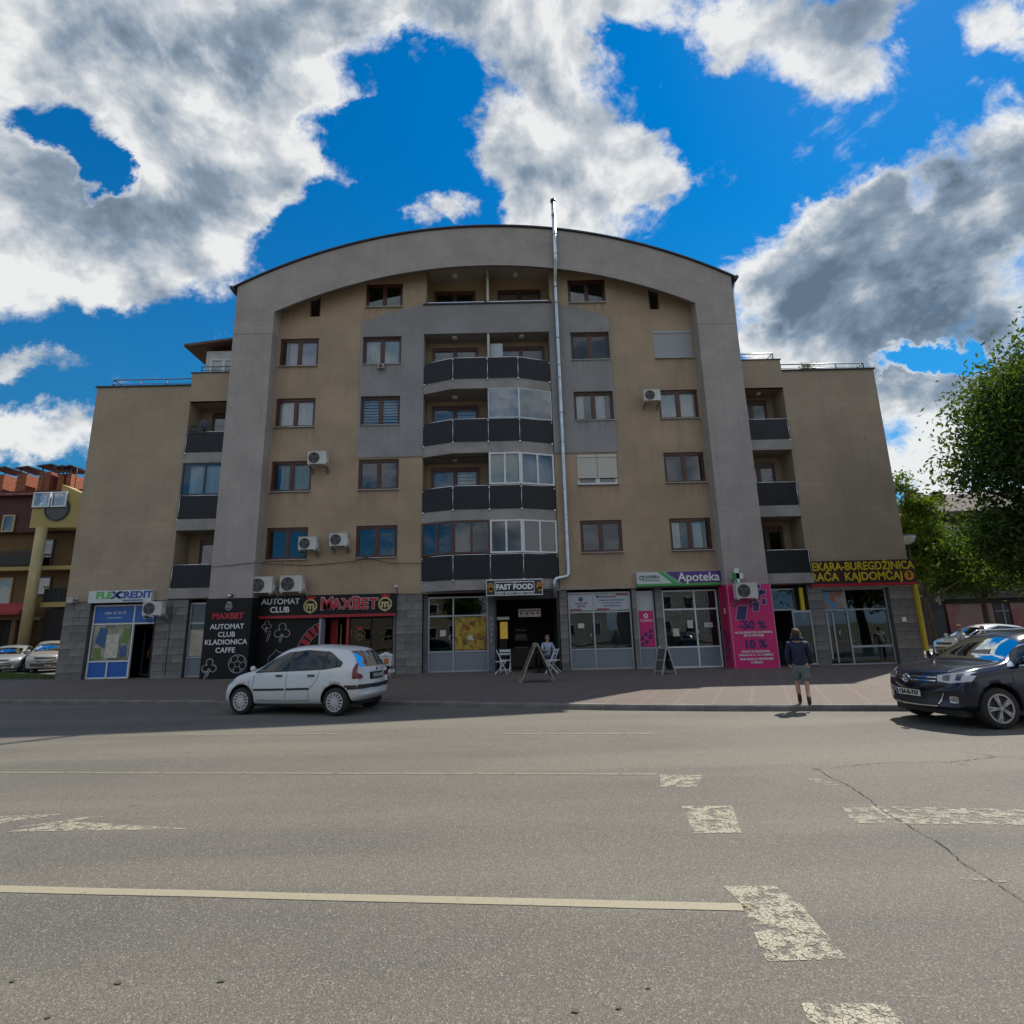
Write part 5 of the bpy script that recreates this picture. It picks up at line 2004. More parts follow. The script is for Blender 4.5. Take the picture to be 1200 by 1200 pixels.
def make_car(name, label, S, paint, loc, heading, group=None, plate=None, simple=False):
    """S: dict with keys top, belt, low, wid, roofw (lists of (x, v), x from rear to front), wheels, wr"""
    t = thing(name, label, 'car', loc, heading, group)
    x0, x1 = S['top'][0][0], S['top'][-1][0]
    n = 44
    st = []
    for i in range(n + 1):
        u = i / n
        u = .5 - .5 * math.cos(math.pi * (u * .86 + .07)) if True else u
        u = (u - (.5 - .5 * math.cos(math.pi * .07))) / (math.cos(math.pi * .07))
        st.append(x0 + (x1 - x0) * min(1, max(0, u)))
    vs, rows = [], []
    for x in st:
        zt, zb, zl, w_, wr = (smooth_key(S[k], x) for k in ('top', 'belt', 'low', 'wid', 'roofw'))
        zb = min(zb, zt - .015)
        h, g_ = zb - zl, zt - zb
        half = [(0, zl), (.5 * w_, zl), (.88 * w_, zl + .01), (.97 * w_, zl + .10 * h), (1.0 * w_, zl + .32 * h), (1.0 * w_, zl + .55 * h), (.985 * w_, zl + .80 * h), (.955 * w_, zb - .02 * h), (.93 * w_, zb + .02 * g_),
                (.93 * w_ * .45 + wr * .55, zb + .52 * g_), (wr + .005, zb + .84 * g_), (wr * .93, zt - .035 * min(1, g_ * 3)), (wr * .62, zt + .004), (0, zt + .022)]
        full = half + [(-y, z) for y, z in half[-2:0:-1]]
        fb, rb = S.get('bend_f', .22), S.get('bend_r', .12)
        ramp_f = max(0, (x - (x1 - 1.0)) / 1.0) ** 1.5
        ramp_r = max(0, ((x0 + .8) - x) / .8) ** 1.5
        # windscreen and tailgate are bowed too
        ring = []
        for y, z in full:
            q = (abs(y) / max(.3, w_)) ** 2
            bow = S.get('bow', .16) * q * max(0, min(1, (z - zb) / .15)) if z > zb else 0
            sgn = 1 if x > S.get('mid', 0) else -1
            bw_ = bow * sgn * min(1, abs(x - S.get('mid', 0)) / .6)
            ring.append((x - fb * q * ramp_f * (x1 - x0) / 4 + rb * q * ramp_r - bw_, y, z))
        rows.append(len(ring))
        vs += ring
    m_ = rows[0]
    mb = MB()
    fs = [(i * m_ + k, i * m_ + (k + 1) % m_, (i + 1) * m_ + (k + 1) % m_, (i + 1) * m_ + k) for i in range(n) for k in range(m_)]
    mb.add(vs, fs, 0, True)
    mb.add([], [])
    for b in (0, n):
        ring = [vs[b * m_ + k] for k in range(m_)]
        c = (ring[0][0], 0, sum(p[2] for p in ring) / m_)
        base = len(mb.v)
        mb.v.append(c)
        for k in range(m_):
            mb.f.append((b * m_ + k, b * m_ + (k + 1) % m_, base) if b == 0 else (b * m_ + (k + 1) % m_, b * m_ + k, base))
            mb.m.append(0)
            mb.sm.append(True)
    me = mb.mesh('body', [paint, TRIM], True)
    o = bpy.data.objects.new('body', me)
    COL.objects.link(o)
    sub = o.modifiers.new('s', 'SUBSURF')
    sub.levels = sub.render_levels = 1
    wr_ = S['wr']
    cut = MB()
    hw = smooth_key(S['wid'], 0)
    for x in S['wheels']:
        for s in (-1, 1):
            nn = 28
            rr = wr_ + .055
            v = [(x + rr * math.cos(2 * math.pi * k / nn), s * yy, wr_ + .02 + rr * math.sin(2 * math.pi * k / nn)) for yy in (hw * .5, hw + .3) for k in range(nn)]
            cut.add(v, [tuple(range(nn)), tuple(range(2 * nn - 1, nn - 1, -1))] + [(k, k + nn, (k + 1) % nn + nn, (k + 1) % nn) for k in range(nn)], 1)
    cme = cut.mesh('cut', [paint, TRIM], True)
    co = bpy.data.objects.new('cut', cme)
    COL.objects.link(co)
    bo = o.modifiers.new('b', 'BOOLEAN')
    bo.operation = 'DIFFERENCE'
    bo.object = co
    bo.solver = 'EXACT'
    dg = bpy.context.evaluated_depsgraph_get()
    dg.update()
    fin = bpy.data.meshes.new_from_object(o.evaluated_get(dg))
    bpy.data.objects.remove(o)
    bpy.data.objects.remove(co)
    fin.name = 'body'
    bm = bmesh.new()
    bm.from_mesh(fin)
    bvh = BVHTree.FromBMesh(bm)
    bm.free()
    body = put('body', fin, t)
    AX = {'L': (Vector((0, 3, 0)), Vector((0, -1, 0)), lambda a, b: (a, 3, b)), 'R': (None, Vector((0, 1, 0)), lambda a, b: (a, -3, b)),
          'F': (None, Vector((-1, 0, 0)), lambda a, b: (6, a, b)), 'B': (None, Vector((1, 0, 0)), lambda a, b: (-6, a, b)), 'T': (None, Vector((0, 0, -1)), lambda a, b: (a, b, 4))}

    def patch(nm, m, ax, bot, top, cols=14, rws=6, off=.006, par=None):
        def at(pts, u):
            u *= len(pts) - 1
            i = min(int(u), len(pts) - 2)
            f_ = u - i
            return (pts[i][0] * (1 - f_) + pts[i + 1][0] * f_, pts[i][1] * (1 - f_) + pts[i + 1][1] * f_)
        P, ok = [], True
        last = None
        for r in range(rws + 1):
            for c in range(cols + 1):
                a, b = at(bot, c / cols), at(top, c / cols)
                q = (a[0] + (b[0] - a[0]) * r / rws, a[1] + (b[1] - a[1]) * r / rws)
                org = Vector(AX[ax][2](*q))
                hit = bvh.ray_cast(org, AX[ax][1])
                if hit[0] is None:
                    P.append(last or Vector((0, 0, .5)))
                    continue
                last = hit[0] + hit[1] * off * (1 if hit[1].dot(AX[ax][1]) < 0 else -1)
                P.append(last)
        mb_ = MB()
        w1 = cols + 1
        mb_.add(P, [(r * w1 + c, r * w1 + c + 1, (r + 1) * w1 + c + 1, (r + 1) * w1 + c) for r in range(rws) for c in range(cols)], 0, True)
        return put(nm, mb_.mesh(nm, m), par or t)

    def seam(pts, ax, w_=.010):
        for a, b in zip(pts, pts[1:]):
            dx, dz = b[0] - a[0], b[1] - a[1]
            l = math.hypot(dx, dz)
            nx, nz = -dz / l * w_ / 2, dx / l * w_ / 2
            yield patch('panel_seam', TRIM, ax, [(a[0] - nx, a[1] - nz), (b[0] - nx, b[1] - nz)], [(a[0] + nx, a[1] + nz), (b[0] + nx, b[1] + nz)], max(2, int(l / .08)), 1, .003, body)

    S['detail'](t, body, patch, seam, paint)
    # wheels
    proto = None
    rim_r = S.get('rim', .68) * wr_
    for x in S['wheels']:
        for s in (-1, 1):
            yy = s * (hw - .115)
            if proto is None:
                mb_ = MB()
                w2 = .095
                prof = [(rim_r, -w2), (wr_ - .02, -w2), (wr_, -w2 + .03), (wr_, w2 - .03), (wr_ - .02, w2), (rim_r, w2)]
                nn = 36
                v = [(r * math.cos(2 * math.pi * k / nn), y, r * math.sin(2 * math.pi * k / nn)) for r, y in prof for k in range(nn)]
                mb_.add(v, [(i * nn + k, i * nn + (k + 1) % nn, (i + 1) * nn + (k + 1) % nn, (i + 1) * nn + k) for i in range(5) for k in range(nn)], 0, True)
                proto = mb_.mesh('wheel', TYRE, True)
                mr = MB()
                mr.disc((0, w2 - .02, 0), rim_r, 'y', .03, 32, rim_r * .88)
                ns = S.get('spokes', 7)
                for k in range(ns):
                    a = 2 * math.pi * k / ns
                    for da in S.get('twin', (0,)):
                        mr.bar((rim_r * .12 * math.cos(a), w2 - .012, rim_r * .12 * math.sin(a)), (rim_r * .92 * math.cos(a + da), w2 - .012, rim_r * .92 * math.sin(a + da)), S.get('spw', .03), .03)
                mr.disc((0, w2 - .006, 0), rim_r * S.get('hub', .24), 'y', .03, 16)
                rimme = mr.mesh('rim', RIM if not S.get('cap') else S['cap'], True)
                mk = MB()
                mk.disc((0, w2 - .06, 0), rim_r * .95, 'y', .02, 28)
                brk = mk.mesh('brake_disc', mat('brake_dark', (.045, .045, .045), .6), True)
            wo = put('wheel', proto, t, (x, yy, wr_), (0, 0, 0 if s > 0 else math.pi))
            put('rim', rimme, wo)
            put('brake_disc', brk, wo)
    return t, patch


def plate_obj(t, x, z, s, txt, dark=False, rz=None, y=0., ang=0.):
    mb = MB()
    mb.box(-.26, .26, -.01, .0, -.056, .056)
    rot = (0, 0, (R(90) if s > 0 else R(-90)) + ang)
    p = mb.build('number_plate', mat('plate_dark', (.05, .05, .05), .4) if dark else mat('plate_white', (.6, .6, .58), .4), t, (x, y, z), rot)
    me = text_mesh(txt, .105, bold=.003)
    me.materials.clear()
    me.materials.append(mat('plate_pale_ink', (.45, .45, .42), .5) if dark else mat('plate_ink', (.01, .01, .012), .5))
    put('lettering', me, p, (0.015, -.014, 0), (R(90), 0, 0))
    if not dark:
        mb = MB()
        mb.box(-.262, -.225, -.0125, -.009, -.055, .055)
        mb.build('blue_strip', mat('plate_blue', (.01, .04, .25), .4), p)


# white small hatchback ------------------------------------------------
def hatch_detail(t, body, patch, seam, paint):
    GB = MATS['black_trim']
    for ax, s in (('L', 1), ('R', -1)):
        bot = [(.86, .92), (.45, .935), (.0, .95), (-.45, .965), (-.95, .985), (-1.36, 1.04)]
        top = [(.84, .96), (.52, 1.20), (.10, 1.37), (-.42, 1.415), (-1.0, 1.37), (-1.38, 1.13)]
        patch('window_rubber', TRIM, ax, bot, top, 30, 8, .004, body)
        wi = lambda a, b: [(bot_[0] * 1, bot_[1] + .018) for bot_ in a]
        def sec(x_a, x_b, inset=.02):
            B_, T_ = [], []
            for k in range(9):
                x = x_a + (x_b - x_a) * k / 8
                fb_ = smooth_key(sorted(bot), x)
                ft_ = smooth_key(sorted(top), x)
                B_.append((x, fb_ + inset))
                T_.append((x, max(fb_ + inset + .004, ft_ - inset)))
            return B_, T_
        for a, b in ((.78, -.02), (-.10, -.92), (-.98, -1.32)):
            B_, T_ = sec(a, b)
            patch('side_window', CGLASS_B, ax, B_, T_, 12, 6, .009)
        list(seam([(.86, .93), (.88, .6), (.84, .34)], ax))
        list(seam([(.0, .96), (-.02, .6), (.0, .33)], ax))
        list(seam([(-.86, .98), (-.80, .75), (-.60, .55), (-.62, .34)], ax))
        list(seam([(.84, .33), (.0, .31), (-.62, .33)], ax))
        patch('rub_strip', TRIM, ax, [(.84, .53), (.02, .545)], [(.84, .575), (.02, .59)], 10, 1, .014)
        patch('rub_strip', TRIM, ax, [(-.04, .545), (-.62, .56)], [(-.04, .59), (-.62, .605)], 8, 1, .014)
        patch('bumper_strip', TRIM, ax, [(1.72, .50), (1.84, .50)], [(1.72, .57), (1.84, .57)], 3, 2, .012)
        patch('bumper_strip', TRIM, ax, [(-1.50, .56), (-1.84, .56)], [(-1.50, .65), (-1.84, .65)], 6, 2, .012)
        patch('taillight', REDG, ax, [(-1.66, .78), (-1.77, .78)], [(-1.64, 1.10), (-1.67, 1.10)], 6, 8, .010)
        patch('headlight', mat('head_grey', (.16, .18, .20), .1, coat=1), ax, [(1.50, .70), (1.76, .62)], [(1.42, .80), (1.68, .76)], 6, 4, .010)
        patch('side_repeater', mat('amber', (.5, .2, .03), .3), ax, [(1.02, .70), (.97, .70)], [(1.02, .73), (.97, .73)], 2, 2, .012)
        for x in (.10, -.74):
            mb = MB()
            y = s * .835
            mb.box(x, x + .17, y - .012, y + .012, .845, .88)
            mb.box(x - .02, x + .19, y - .018, y - .004 * s, .83, .865) if False else None
            mb.build('door_handle', TRIM, t)
        mb = MB()
        mb.tube([(.86, s * .78, .99), (.84, s * .9, 1.03), (.80, s * .97, 1.04)], [.03, .065, .045], 8)
        mb.build('mirror', TRIM if s < 0 else paint, t)
    patch('windscreen', CGLASS_B, 'T', [(1.0, -.62), (.72, -.58)], [(1.0, .62), (.72, .58)], 8, 8, .006) if False else None
    patch('windscreen', CGLASS_B, 'T', [(.98, -.60), (.38, -.56)], [(.98, .60), (.38, .56)], 12, 14, .006)
    patch('rear_window', CGLASS_B, 'B', [(-.56, 1.03), (.56, 1.03)], [(-.50, 1.37), (.50, 1.37)], 14, 8, .008)
    patch('front_bumper_strip', TRIM, 'F', [(-.62, .48), (.62, .48)], [(-.62, .56), (.62, .56)], 14, 2, .012)
    patch('rear_bumper_strip', TRIM, 'B', [(-.70, .565), (.70, .565)], [(-.70, .65), (.70, .65)], 14, 2, .012)
    patch('plate_recess', TRIM, 'B', [(-.3, .74), (.3, .74)], [(-.28, .90), (.28, .90)], 6, 2, .006, body)
    plate_obj(t, -1.865, .82, -1, 'E47-A-953', dark=True)
    mb = MB()
    mb.tube([(-1.80, 0, .955), (-1.84, 0, .955)], .04, 10)
    mb.build('tailgate_badge', CHROME, t)
    mb = MB()
    mb.bar((-1.72, -.3, 1.03), (-1.70, .12, 1.08), .014)
    mb.build('rear_wiper', TRIM, t)
    mb = MB()
    mb.box(-1.5, 1.5, -.6, .6, .17, .24)
    mb.build('underbody', TRIM, t)
    mb = MB()
    for a in (-.35, .35):
        mb.box(.0, .12, a - .22, a + .22, .7, 1.22)
    mb.build('seat', CARIN, t)


CGLASS_B = glass('car_window', (.10, .12, .12), .02, body=(.016, .020, .020))
HATCH = dict(
    top=[(-1.90, .62), (-1.87, .92), (-1.78, 1.08), (-1.62, 1.33), (-1.45, 1.43), (-1.0, 1.485), (-.5, 1.515), (0, 1.50), (.35, 1.42), (.65, 1.23), (.95, 1.02), (1.15, .95), (1.45, .88), (1.70, .77), (1.84, .66), (1.93, .50)],
    belt=[(-1.90, .58), (-1.80, .98), (-1.2, 1.0), (0, .96), (1.0, .90), (1.5, .80), (1.75, .64), (1.93, .46)],
    low=[(-1.90, .42), (-1.75, .30), (-1.3, .22), (1.2, .20), (1.75, .24), (1.93, .32)],
    wid=[(-1.90, .66), (-1.82, .745), (-1.6, .80), (-1.2, .835), (0, .84), (1.2, .83), (1.6, .80), (1.80, .745), (1.93, .62)],
    roofw=[(-1.90, .60), (-1.62, .57), (-1.3, .585), (-.5, .60), (.2, .58), (.7, .62), (1.0, .68), (1.3, .70), (1.7, .62), (1.93, .48)],
    wheels=[1.19, -1.27], wr=.30, bend_f=.17, bend_r=.12, bow=.14, mid=-.2, spokes=14, spw=.028, rim=.70, detail=hatch_detail, cap=mat('hubcap', (.48, .49, .50), .4))
WHITEP = mat('white_car_paint', (.56, .58, .60), .28, coat=.7, var=.03)
hd = math.atan2(.265, -.965)
make_car('hatchback_car', 'white five door hatchback parked at the kerb before the black shopfront', HATCH, WHITEP, (-4.95, 13.80, 0), hd)

# dark blue sport utility ---------------------------------------------------
def suv_detail(t, body, patch, seam, paint):
    for ax, s in (('L', 1), ('R', -1)):
        bot = [(1.02, 1.05), (.5, 1.07), (-.5, 1.10), (-1.4, 1.14), (-1.75, 1.20)]
        top = [(.92, 1.14), (.5, 1.42), (-.3, 1.54), (-1.4, 1.50), (-1.80, 1.34)]
        patch('window_rubber', CHROME, ax, bot, top, 26, 8, .004, body)
        for a, b in ((.86, -.10), (-.18, -1.10), (-1.2, -1.68)):
            B_, T_ = [], []
            for k in range(9):
                x = a + (b - a) * k / 8
                q, q2 = smooth_key(sorted(bot), x), smooth_key(sorted(top), x)
                B_.append((x, q + .025))
                T_.append((x, q2 - .025))
            patch('side_window', CGLASS_B, ax, B_, T_, 10, 6, .009)
        list(seam([(1.0, 1.04), (1.02, .7), (.95, .38)], ax))
        list(seam([(-.14, 1.06), (-.14, .4)], ax))
        patch('sill_trim', TRIM, ax, [(.92, .24), (-.9, .24)], [(.92, .36), (-.9, .36)], 12, 2, .012)
        # headlight wraps the corner
        patch('headlight', HEADG, 'F', [(s * .46, .80), (s * .62, .77), (s * .80, .80)], [(s * .44, .90), (s * .62, .95), (s * .82, .97)], 12, 6, .012)
        patch('headlight', HEADG, ax, [(1.76, .82), (1.92, .80)], [(1.66, .91), (1.88, .93)], 6, 4, .013)
        for yy_, z in ((.60, .86), (.73, .88)):
            h = None
        patch('headlight_bowl', mat('lamp_dark', (.06, .06, .07), .2, coat=1), 'F', [(s * .52, .82), (s * .60, .81)], [(s * .52, .90), (s * .60, .92)], 4, 4, .018)
        patch('headlight_bowl', MATS['lamp_dark'], 'F', [(s * .68, .82), (s * .76, .83)], [(s * .68, .93), (s * .76, .94)], 4, 4, .018)
        patch('fog_lamp_ring', CHROME, 'F', [(s * .60, .445), (s * .66, .435), (s * .72, .445)], [(s * .60, .545), (s * .66, .555), (s * .72, .545)], 6, 4, .010)
        patch('fog_lamp', mat('fog_glass', (.2, .21, .22), .1, coat=1), 'F', [(s * .615, .46), (s * .66, .45), (s * .705, .46)], [(s * .615, .53), (s * .66, .54), (s * .705, .53)], 6, 4, .016)
        patch('chrome_blade', CHROME, 'F', [(s * .44, .40), (s * .46, .40)], [(s * .52, .60), (s * .535, .60)], 2, 6, .014)
        mb = MB()
        mb.tube([(.80, s * .84, 1.10), (.78, s * .95, 1.16), (.76, s * 1.02, 1.16)], [.03, .075, .05], 10)
        mb.build('mirror', paint, t)
        mb = MB()
        mb.tube([(.18, s * .60, 1.58), (.0, s * .60, 1.67), (-1.3, s * .60, 1.69), (-1.5, s * .6, 1.60)], .018, 6)
        mb.build('roof_rail', CHROME, t)
    patch('windscreen', CGLASS_M, 'T', [(1.03, -.68), (.42, -.60)], [(1.03, .68), (.42, .60)], 14, 16, .006)
    patch('grille', TRIM, 'F', [(-.44, .76), (.44, .76)], [(-.44, .90), (.44, .90)], 12, 3, .008)
    patch('grille_bar', CHROME, 'F', [(-.44, .855), (.44, .855)], [(-.44, .872), (.44, .872)], 12, 1, .018)
    patch('grille_bar', CHROME, 'F', [(-.44, .795), (.44, .795)], [(-.44, .812), (.44, .812)], 12, 1, .018)
    patch('lower_grille', TRIM, 'F', [(-.42, .36), (.42, .36)], [(-.50, .62), (.50, .62)], 12, 5, .008)
    patch('lower_lip', CHROME, 'F', [(-.44, .36), (.44, .36)], [(-.44, .375), (.44, .375)], 12, 1, .014)
    mb = MB()
    mb.disc((2.225, 0, .835), .085, 'x', .03, 24, .070)
    for a, b in (((-.045, .05), (-.018, -.055)), ((-.018, -.055), (0, -.005)), ((0, -.005), (.018, -.055)), ((.018, -.055), (.045, .05)), ((-.022, .07), (0, .015)), ((0, .015), (.022, .07))):
        mb.bar((2.23, a[0], .835 + a[1]), (2.23, b[0], .835 + b[1]), .013)
    mb.build('round_badge', CHROME, t)
    plate_obj(t, 2.215, .58, 1, '124-E-737')
    list(seam([(1.05, -.66), (2.0, -.52)], 'T'))
    list(seam([(1.05, .66), (2.0, .52)], 'T'))
    mb = MB()
    mb.box(-1.8, 1.9, -.7, .7, .2, .32)
    mb.build('underbody', TRIM, t)
    for y in (-.35, .2):
        mb = MB()
        mb.bar((1.10, y, 1.055), (1.0, y + .5, 1.10), .016)
        mb.build('wiper', TRIM, t)


CGLASS_M = glass('windscreen_glass', (.3, .34, .32), .13, body=(.02, .024, .022), gcol=(.72, .76, .76))
SUV = dict(
    top=[(-2.20, .70), (-2.16, 1.1), (-2.05, 1.35), (-1.85, 1.56), (-1.4, 1.63), (-.6, 1.665), (.0, 1.65), (.35, 1.58), (.75, 1.34), (1.05, 1.13), (1.2, 1.09), (1.6, 1.05), (2.0, .97), (2.14, .90), (2.20, .72)],
    belt=[(-2.20, .66), (-2.05, 1.12), (-1.2, 1.12), (0, 1.07), (1.0, 1.04), (1.6, .97), (2.0, .88), (2.20, .66)],
    low=[(-2.20, .45), (-2.0, .32), (-1.4, .26), (1.3, .26), (1.9, .28), (2.20, .34)],
    wid=[(-2.20, .78), (-2.0, .86), (-1.4, .90), (0, .90), (1.4, .905), (1.8, .89), (2.05, .85), (2.20, .78)],
    roofw=[(-2.20, .70), (-1.9, .62), (-1.4, .63), (-.5, .64), (.2, .62), (.75, .68), (1.05, .76), (1.6, .76), (2.0, .70), (2.20, .62)],
    wheels=[1.33, -1.27], wr=.35, bend_f=.26, bend_r=.10, bow=.18, mid=-.2, spokes=5, spw=.042, twin=(-.12, .12), hub=.15, rim=.72, detail=suv_detail)
NAVYP = mat('navy_car_paint', (.007, .010, .024), .16, coat=0, spec=.5)
hd2 = math.atan2(-.10, -.995)
# front left wheel of the car stands at (7.69, 9.23)
c_, s_ = math.cos(hd2), math.sin(hd2)
fx, fy = 1.33, .79
suv_t, _p = make_car('sport_utility_car', 'dark blue sport utility car entering from the right at the kerb', SUV, NAVYP, (7.82 - (fx * c_ - fy * s_) * .96, 9.36 - (fx * s_ + fy * c_) * .96, 0), hd2)
suv_t.scale = (.96, .96, .91)


# plain far cars -------------------------------------------------------------
def far_detail(t, body, patch, seam, paint):
    for ax, s in (('L', 1), ('R', -1)):
        patch('side_window', CGLASS_B, ax, [(1.0, .98), (-.2, 1.0), (-1.4, 1.04)], [(.85, 1.08), (-.2, 1.40), (-1.4, 1.28)], 16, 5, .008)
        patch('headlight', HEADG, 'F', [(s * .42, .66), (s * .70, .66)], [(s * .46, .78), (s * .72, .80)], 6, 3, .012)
        patch('taillight', REDG, 'B', [(s * .55, .78), (s * .72, .78)], [(s * .55, .95), (s * .70, .95)], 3, 3, .012)
        mb = MB()
        mb.tube([(.86, s * .82, 1.0), (.83, s * .98, 1.05)], [.05, .07], 8)
        mb.build('mirror', paint, t)
    patch('windscreen', CGLASS_M, 'T', [(1.1, -.62), (.45, -.56)], [(1.1, .62), (.45, .56)], 10, 10, .006)
    patch('rear_window', CGLASS_B, 'B', [(-.58, 1.06), (.58, 1.06)], [(-.50, 1.32), (.50, 1.32)], 8, 4, .008)
    patch('grille', TRIM, 'F', [(-.36, .66), (.36, .66)], [(-.38, .75), (.38, .75)], 8, 2, .008)
    patch('lower_grille', TRIM, 'F', [(-.5, .32), (.5, .32)], [(-.5, .46), (.5, .46)], 8, 2, .008)
    plate_obj(t, 2.12, .53, 1, 'A20-M-418')


FAR = dict(
    top=[(-2.05, .62), (-2.02, .95), (-1.9, 1.08), (-1.55, 1.32), (-1.0, 1.43), (-.4, 1.47), (.1, 1.44), (.5, 1.32), (.9, 1.10), (1.15, .98), (1.6, .90), (1.95, .78), (2.10, .58)],
    belt=[(-2.05, .58), (-1.9, 1.0), (-1.2, 1.02), (0, .98), (1.0, .93), (1.6, .84), (1.9, .72), (2.10, .54)],
    low=[(-2.05, .40), (-1.8, .28), (-1.3, .2), (1.3, .2), (1.9, .22), (2.10, .30)],
    wid=[(-2.05, .72), (-1.9, .82), (-1.3, .87), (0, .88), (1.3, .87), (1.8, .82), (2.0, .72), (2.10, .62)],
    roofw=[(-2.05, .64), (-1.6, .60), (-1.0, .60), (-.4, .61), (.2, .60), (.7, .66), (1.1, .72), (1.7, .68), (2.10, .55)],
    wheels=[1.28, -1.27], wr=.31, bend_f=.28, bend_r=.12, bow=.14, mid=-.2, spokes=7, detail=far_detail)
SILV = mat('silver_paint', (.36, .38, .40), .3, metal=.5, coat=.6)
make_car('parked_car', 'silver hatchback leftmost on the court beside the building', FAR, SILV, (-27.9, 31.6, .2), R(-62), 'cars parked left of the block')
SUV2 = dict(FAR)
SUV2['top'] = [(x, z * 1.13) for x, z in FAR['top']]
SUV2['belt'] = [(x, z * 1.08) for x, z in FAR['belt']]
SUV2['wr'] = .34


def far2(t, body, patch, seam, paint):
    for s in (-1, 1):
        patch('headlight', HEADG, 'F', [(s * .46, .70), (s * .76, .70)], [(s * .46, .84), (s * .78, .84)], 6, 3, .012)
        ax = 'L' if s > 0 else 'R'
        patch('side_window', CGLASS_B, ax, [(1.0, 1.08), (-.2, 1.1), (-1.4, 1.14)], [(.85, 1.2), (-.2, 1.56), (-1.4, 1.44)], 16, 5, .008)
        mb = MB()
        mb.tube([(.86, s * .82, 1.12), (.83, s * .98, 1.17)], [.05, .08], 8)
        mb.build('mirror', paint, t)
    patch('windscreen', CGLASS_M, 'T', [(1.1, -.62), (.45, -.56)], [(1.1, .62), (.45, .56)], 10, 10, .006)
    patch('grille', TRIM, 'F', [(-.44, .72), (.44, .72)], [(-.44, .82), (.44, .82)], 8, 2, .008)
    patch('lower_grille', TRIM, 'F', [(-.6, .34), (.6, .34)], [(-.6, .5), (.6, .5)], 8, 2, .008)
    plate_obj(t, 2.12, .60, 1, 'M51-K-220')


SUV2['detail'] = far2
make_car('parked_car', 'grey off-road car half hidden by the stone corner of the block', SUV2, mat('warm_grey_paint', (.30, .29, .27), .35, metal=.4, coat=.5), (-25.7, 31.6, .2), R(-58), 'cars parked left of the block')
make_car('parked_car', 'white car partly hidden behind the blue car at the right corner', FAR, WHITEP, (20.5, 24.5, .09), R(186))

# ------------------------------------------------------------------ people
SKIN = mat('skin', (.36, .20, .14), .55)
HAIR = mat('brown_hair', (.05, .032, .02), .8, var=.3, vs=30)


def skin_mesh(name, m, chains, parent, sub=2, loc=(0, 0, 0)):
    """chains: list of lists of (x, y, z, r); a chain may start with an index (int) of an existing vertex"""
    V, E, Rr = [], [], []
    for ch in chains:
        prev = None
        for p in ch:
            if isinstance(p, int):
                prev = p
                continue
            V.append(p[:3])
            Rr.append(p[3])
            if prev is not None:
                E.append((prev, len(V) - 1))
            prev = len(V) - 1
    me = bpy.data.meshes.new(name)
    me.from_pydata(V, E, [])
    o = bpy.data.objects.new(name, me)
    COL.objects.link(o)
    o.modifiers.new('k', 'SKIN').use_smooth_shade = True
    sv = me.skin_vertices[0].data
    for i, r in enumerate(Rr):
        sv[i].radius = (r, r) if not isinstance(r, tuple) else r
        sv[i].use_root = i == 0
    sb = o.modifiers.new('s', 'SUBSURF')
    sb.levels = sb.render_levels = sub
    dg = bpy.context.evaluated_depsgraph_get()
    dg.update()
    fin = bpy.data.meshes.new_from_object(o.evaluated_get(dg))
    bpy.data.objects.remove(o)
    fin.materials.clear()
    fin.materials.append(m)
    for p in fin.polygons:
        p.use_smooth = True
    fin.name = name
    return put(name, fin, parent, loc)


def ellipsoid(mb, c, r, n=14, k=9, jit=0., rnd=None):
    v, f = [], []
    for i in range(k + 1):
        th = math.pi * i / k
        for j in range(n):
            ph = 2 * math.pi * j / n
            q = 1 + (rnd.uniform(-jit, jit) if rnd else 0)
            v.append((c[0] + r[0] * math.sin(th) * math.cos(ph) * q, c[1] + r[1] * math.sin(th) * math.sin(ph) * q, c[2] + r[2] * math.cos(th) * q))
    for i in range(k):
        for j in range(n):
            f.append((i * n + j, (i + 1) * n + j, (i + 1) * n + (j + 1) % n, i * n + (j + 1) % n))
    mb.add(v, f, 0, True)
    return mb


def fingers(wrist, d, side, r=.0085, curl=.5):
    """five finger chains leaving a palm that points along d; side = direction of the thumb"""
    d, side = Vector(d).normalized(), Vector(side).normalized()
    nrm = d.cross(side)
    w_ = Vector(wrist)
    out = []
    for k, ln in zip((-1.5, -.5, .5, 1.5), (.060, .074, .080, .072)):
        b = w_ + d * .075 + side * (k * .019)
        p1 = b + d * ln * .5
        p2 = p1 + (d * (1 - curl) + nrm * curl) * ln * .45
        out.append([(*b, r), (*p1, r * .92), (*p2, r * .8)])
    b = w_ + d * .03 + side * .032
    out.append([(*b, r * 1.15), (*(b + d * .03 + side * .02), r), (*(b + d * .055 + side * .025 + nrm * .01), r * .85)])
    return out


def hand_chains(idx, wrist, d, side):
    """palm as a short thick chain from wrist vertex idx, fingers rooted in it"""
    d_, s_ = Vector(d).normalized(), Vector(side).normalized()
    w_ = Vector(wrist)
    p = w_ + d_ * .045
    return [[idx, (*p, .030)]] + fingers(wrist, d, side)


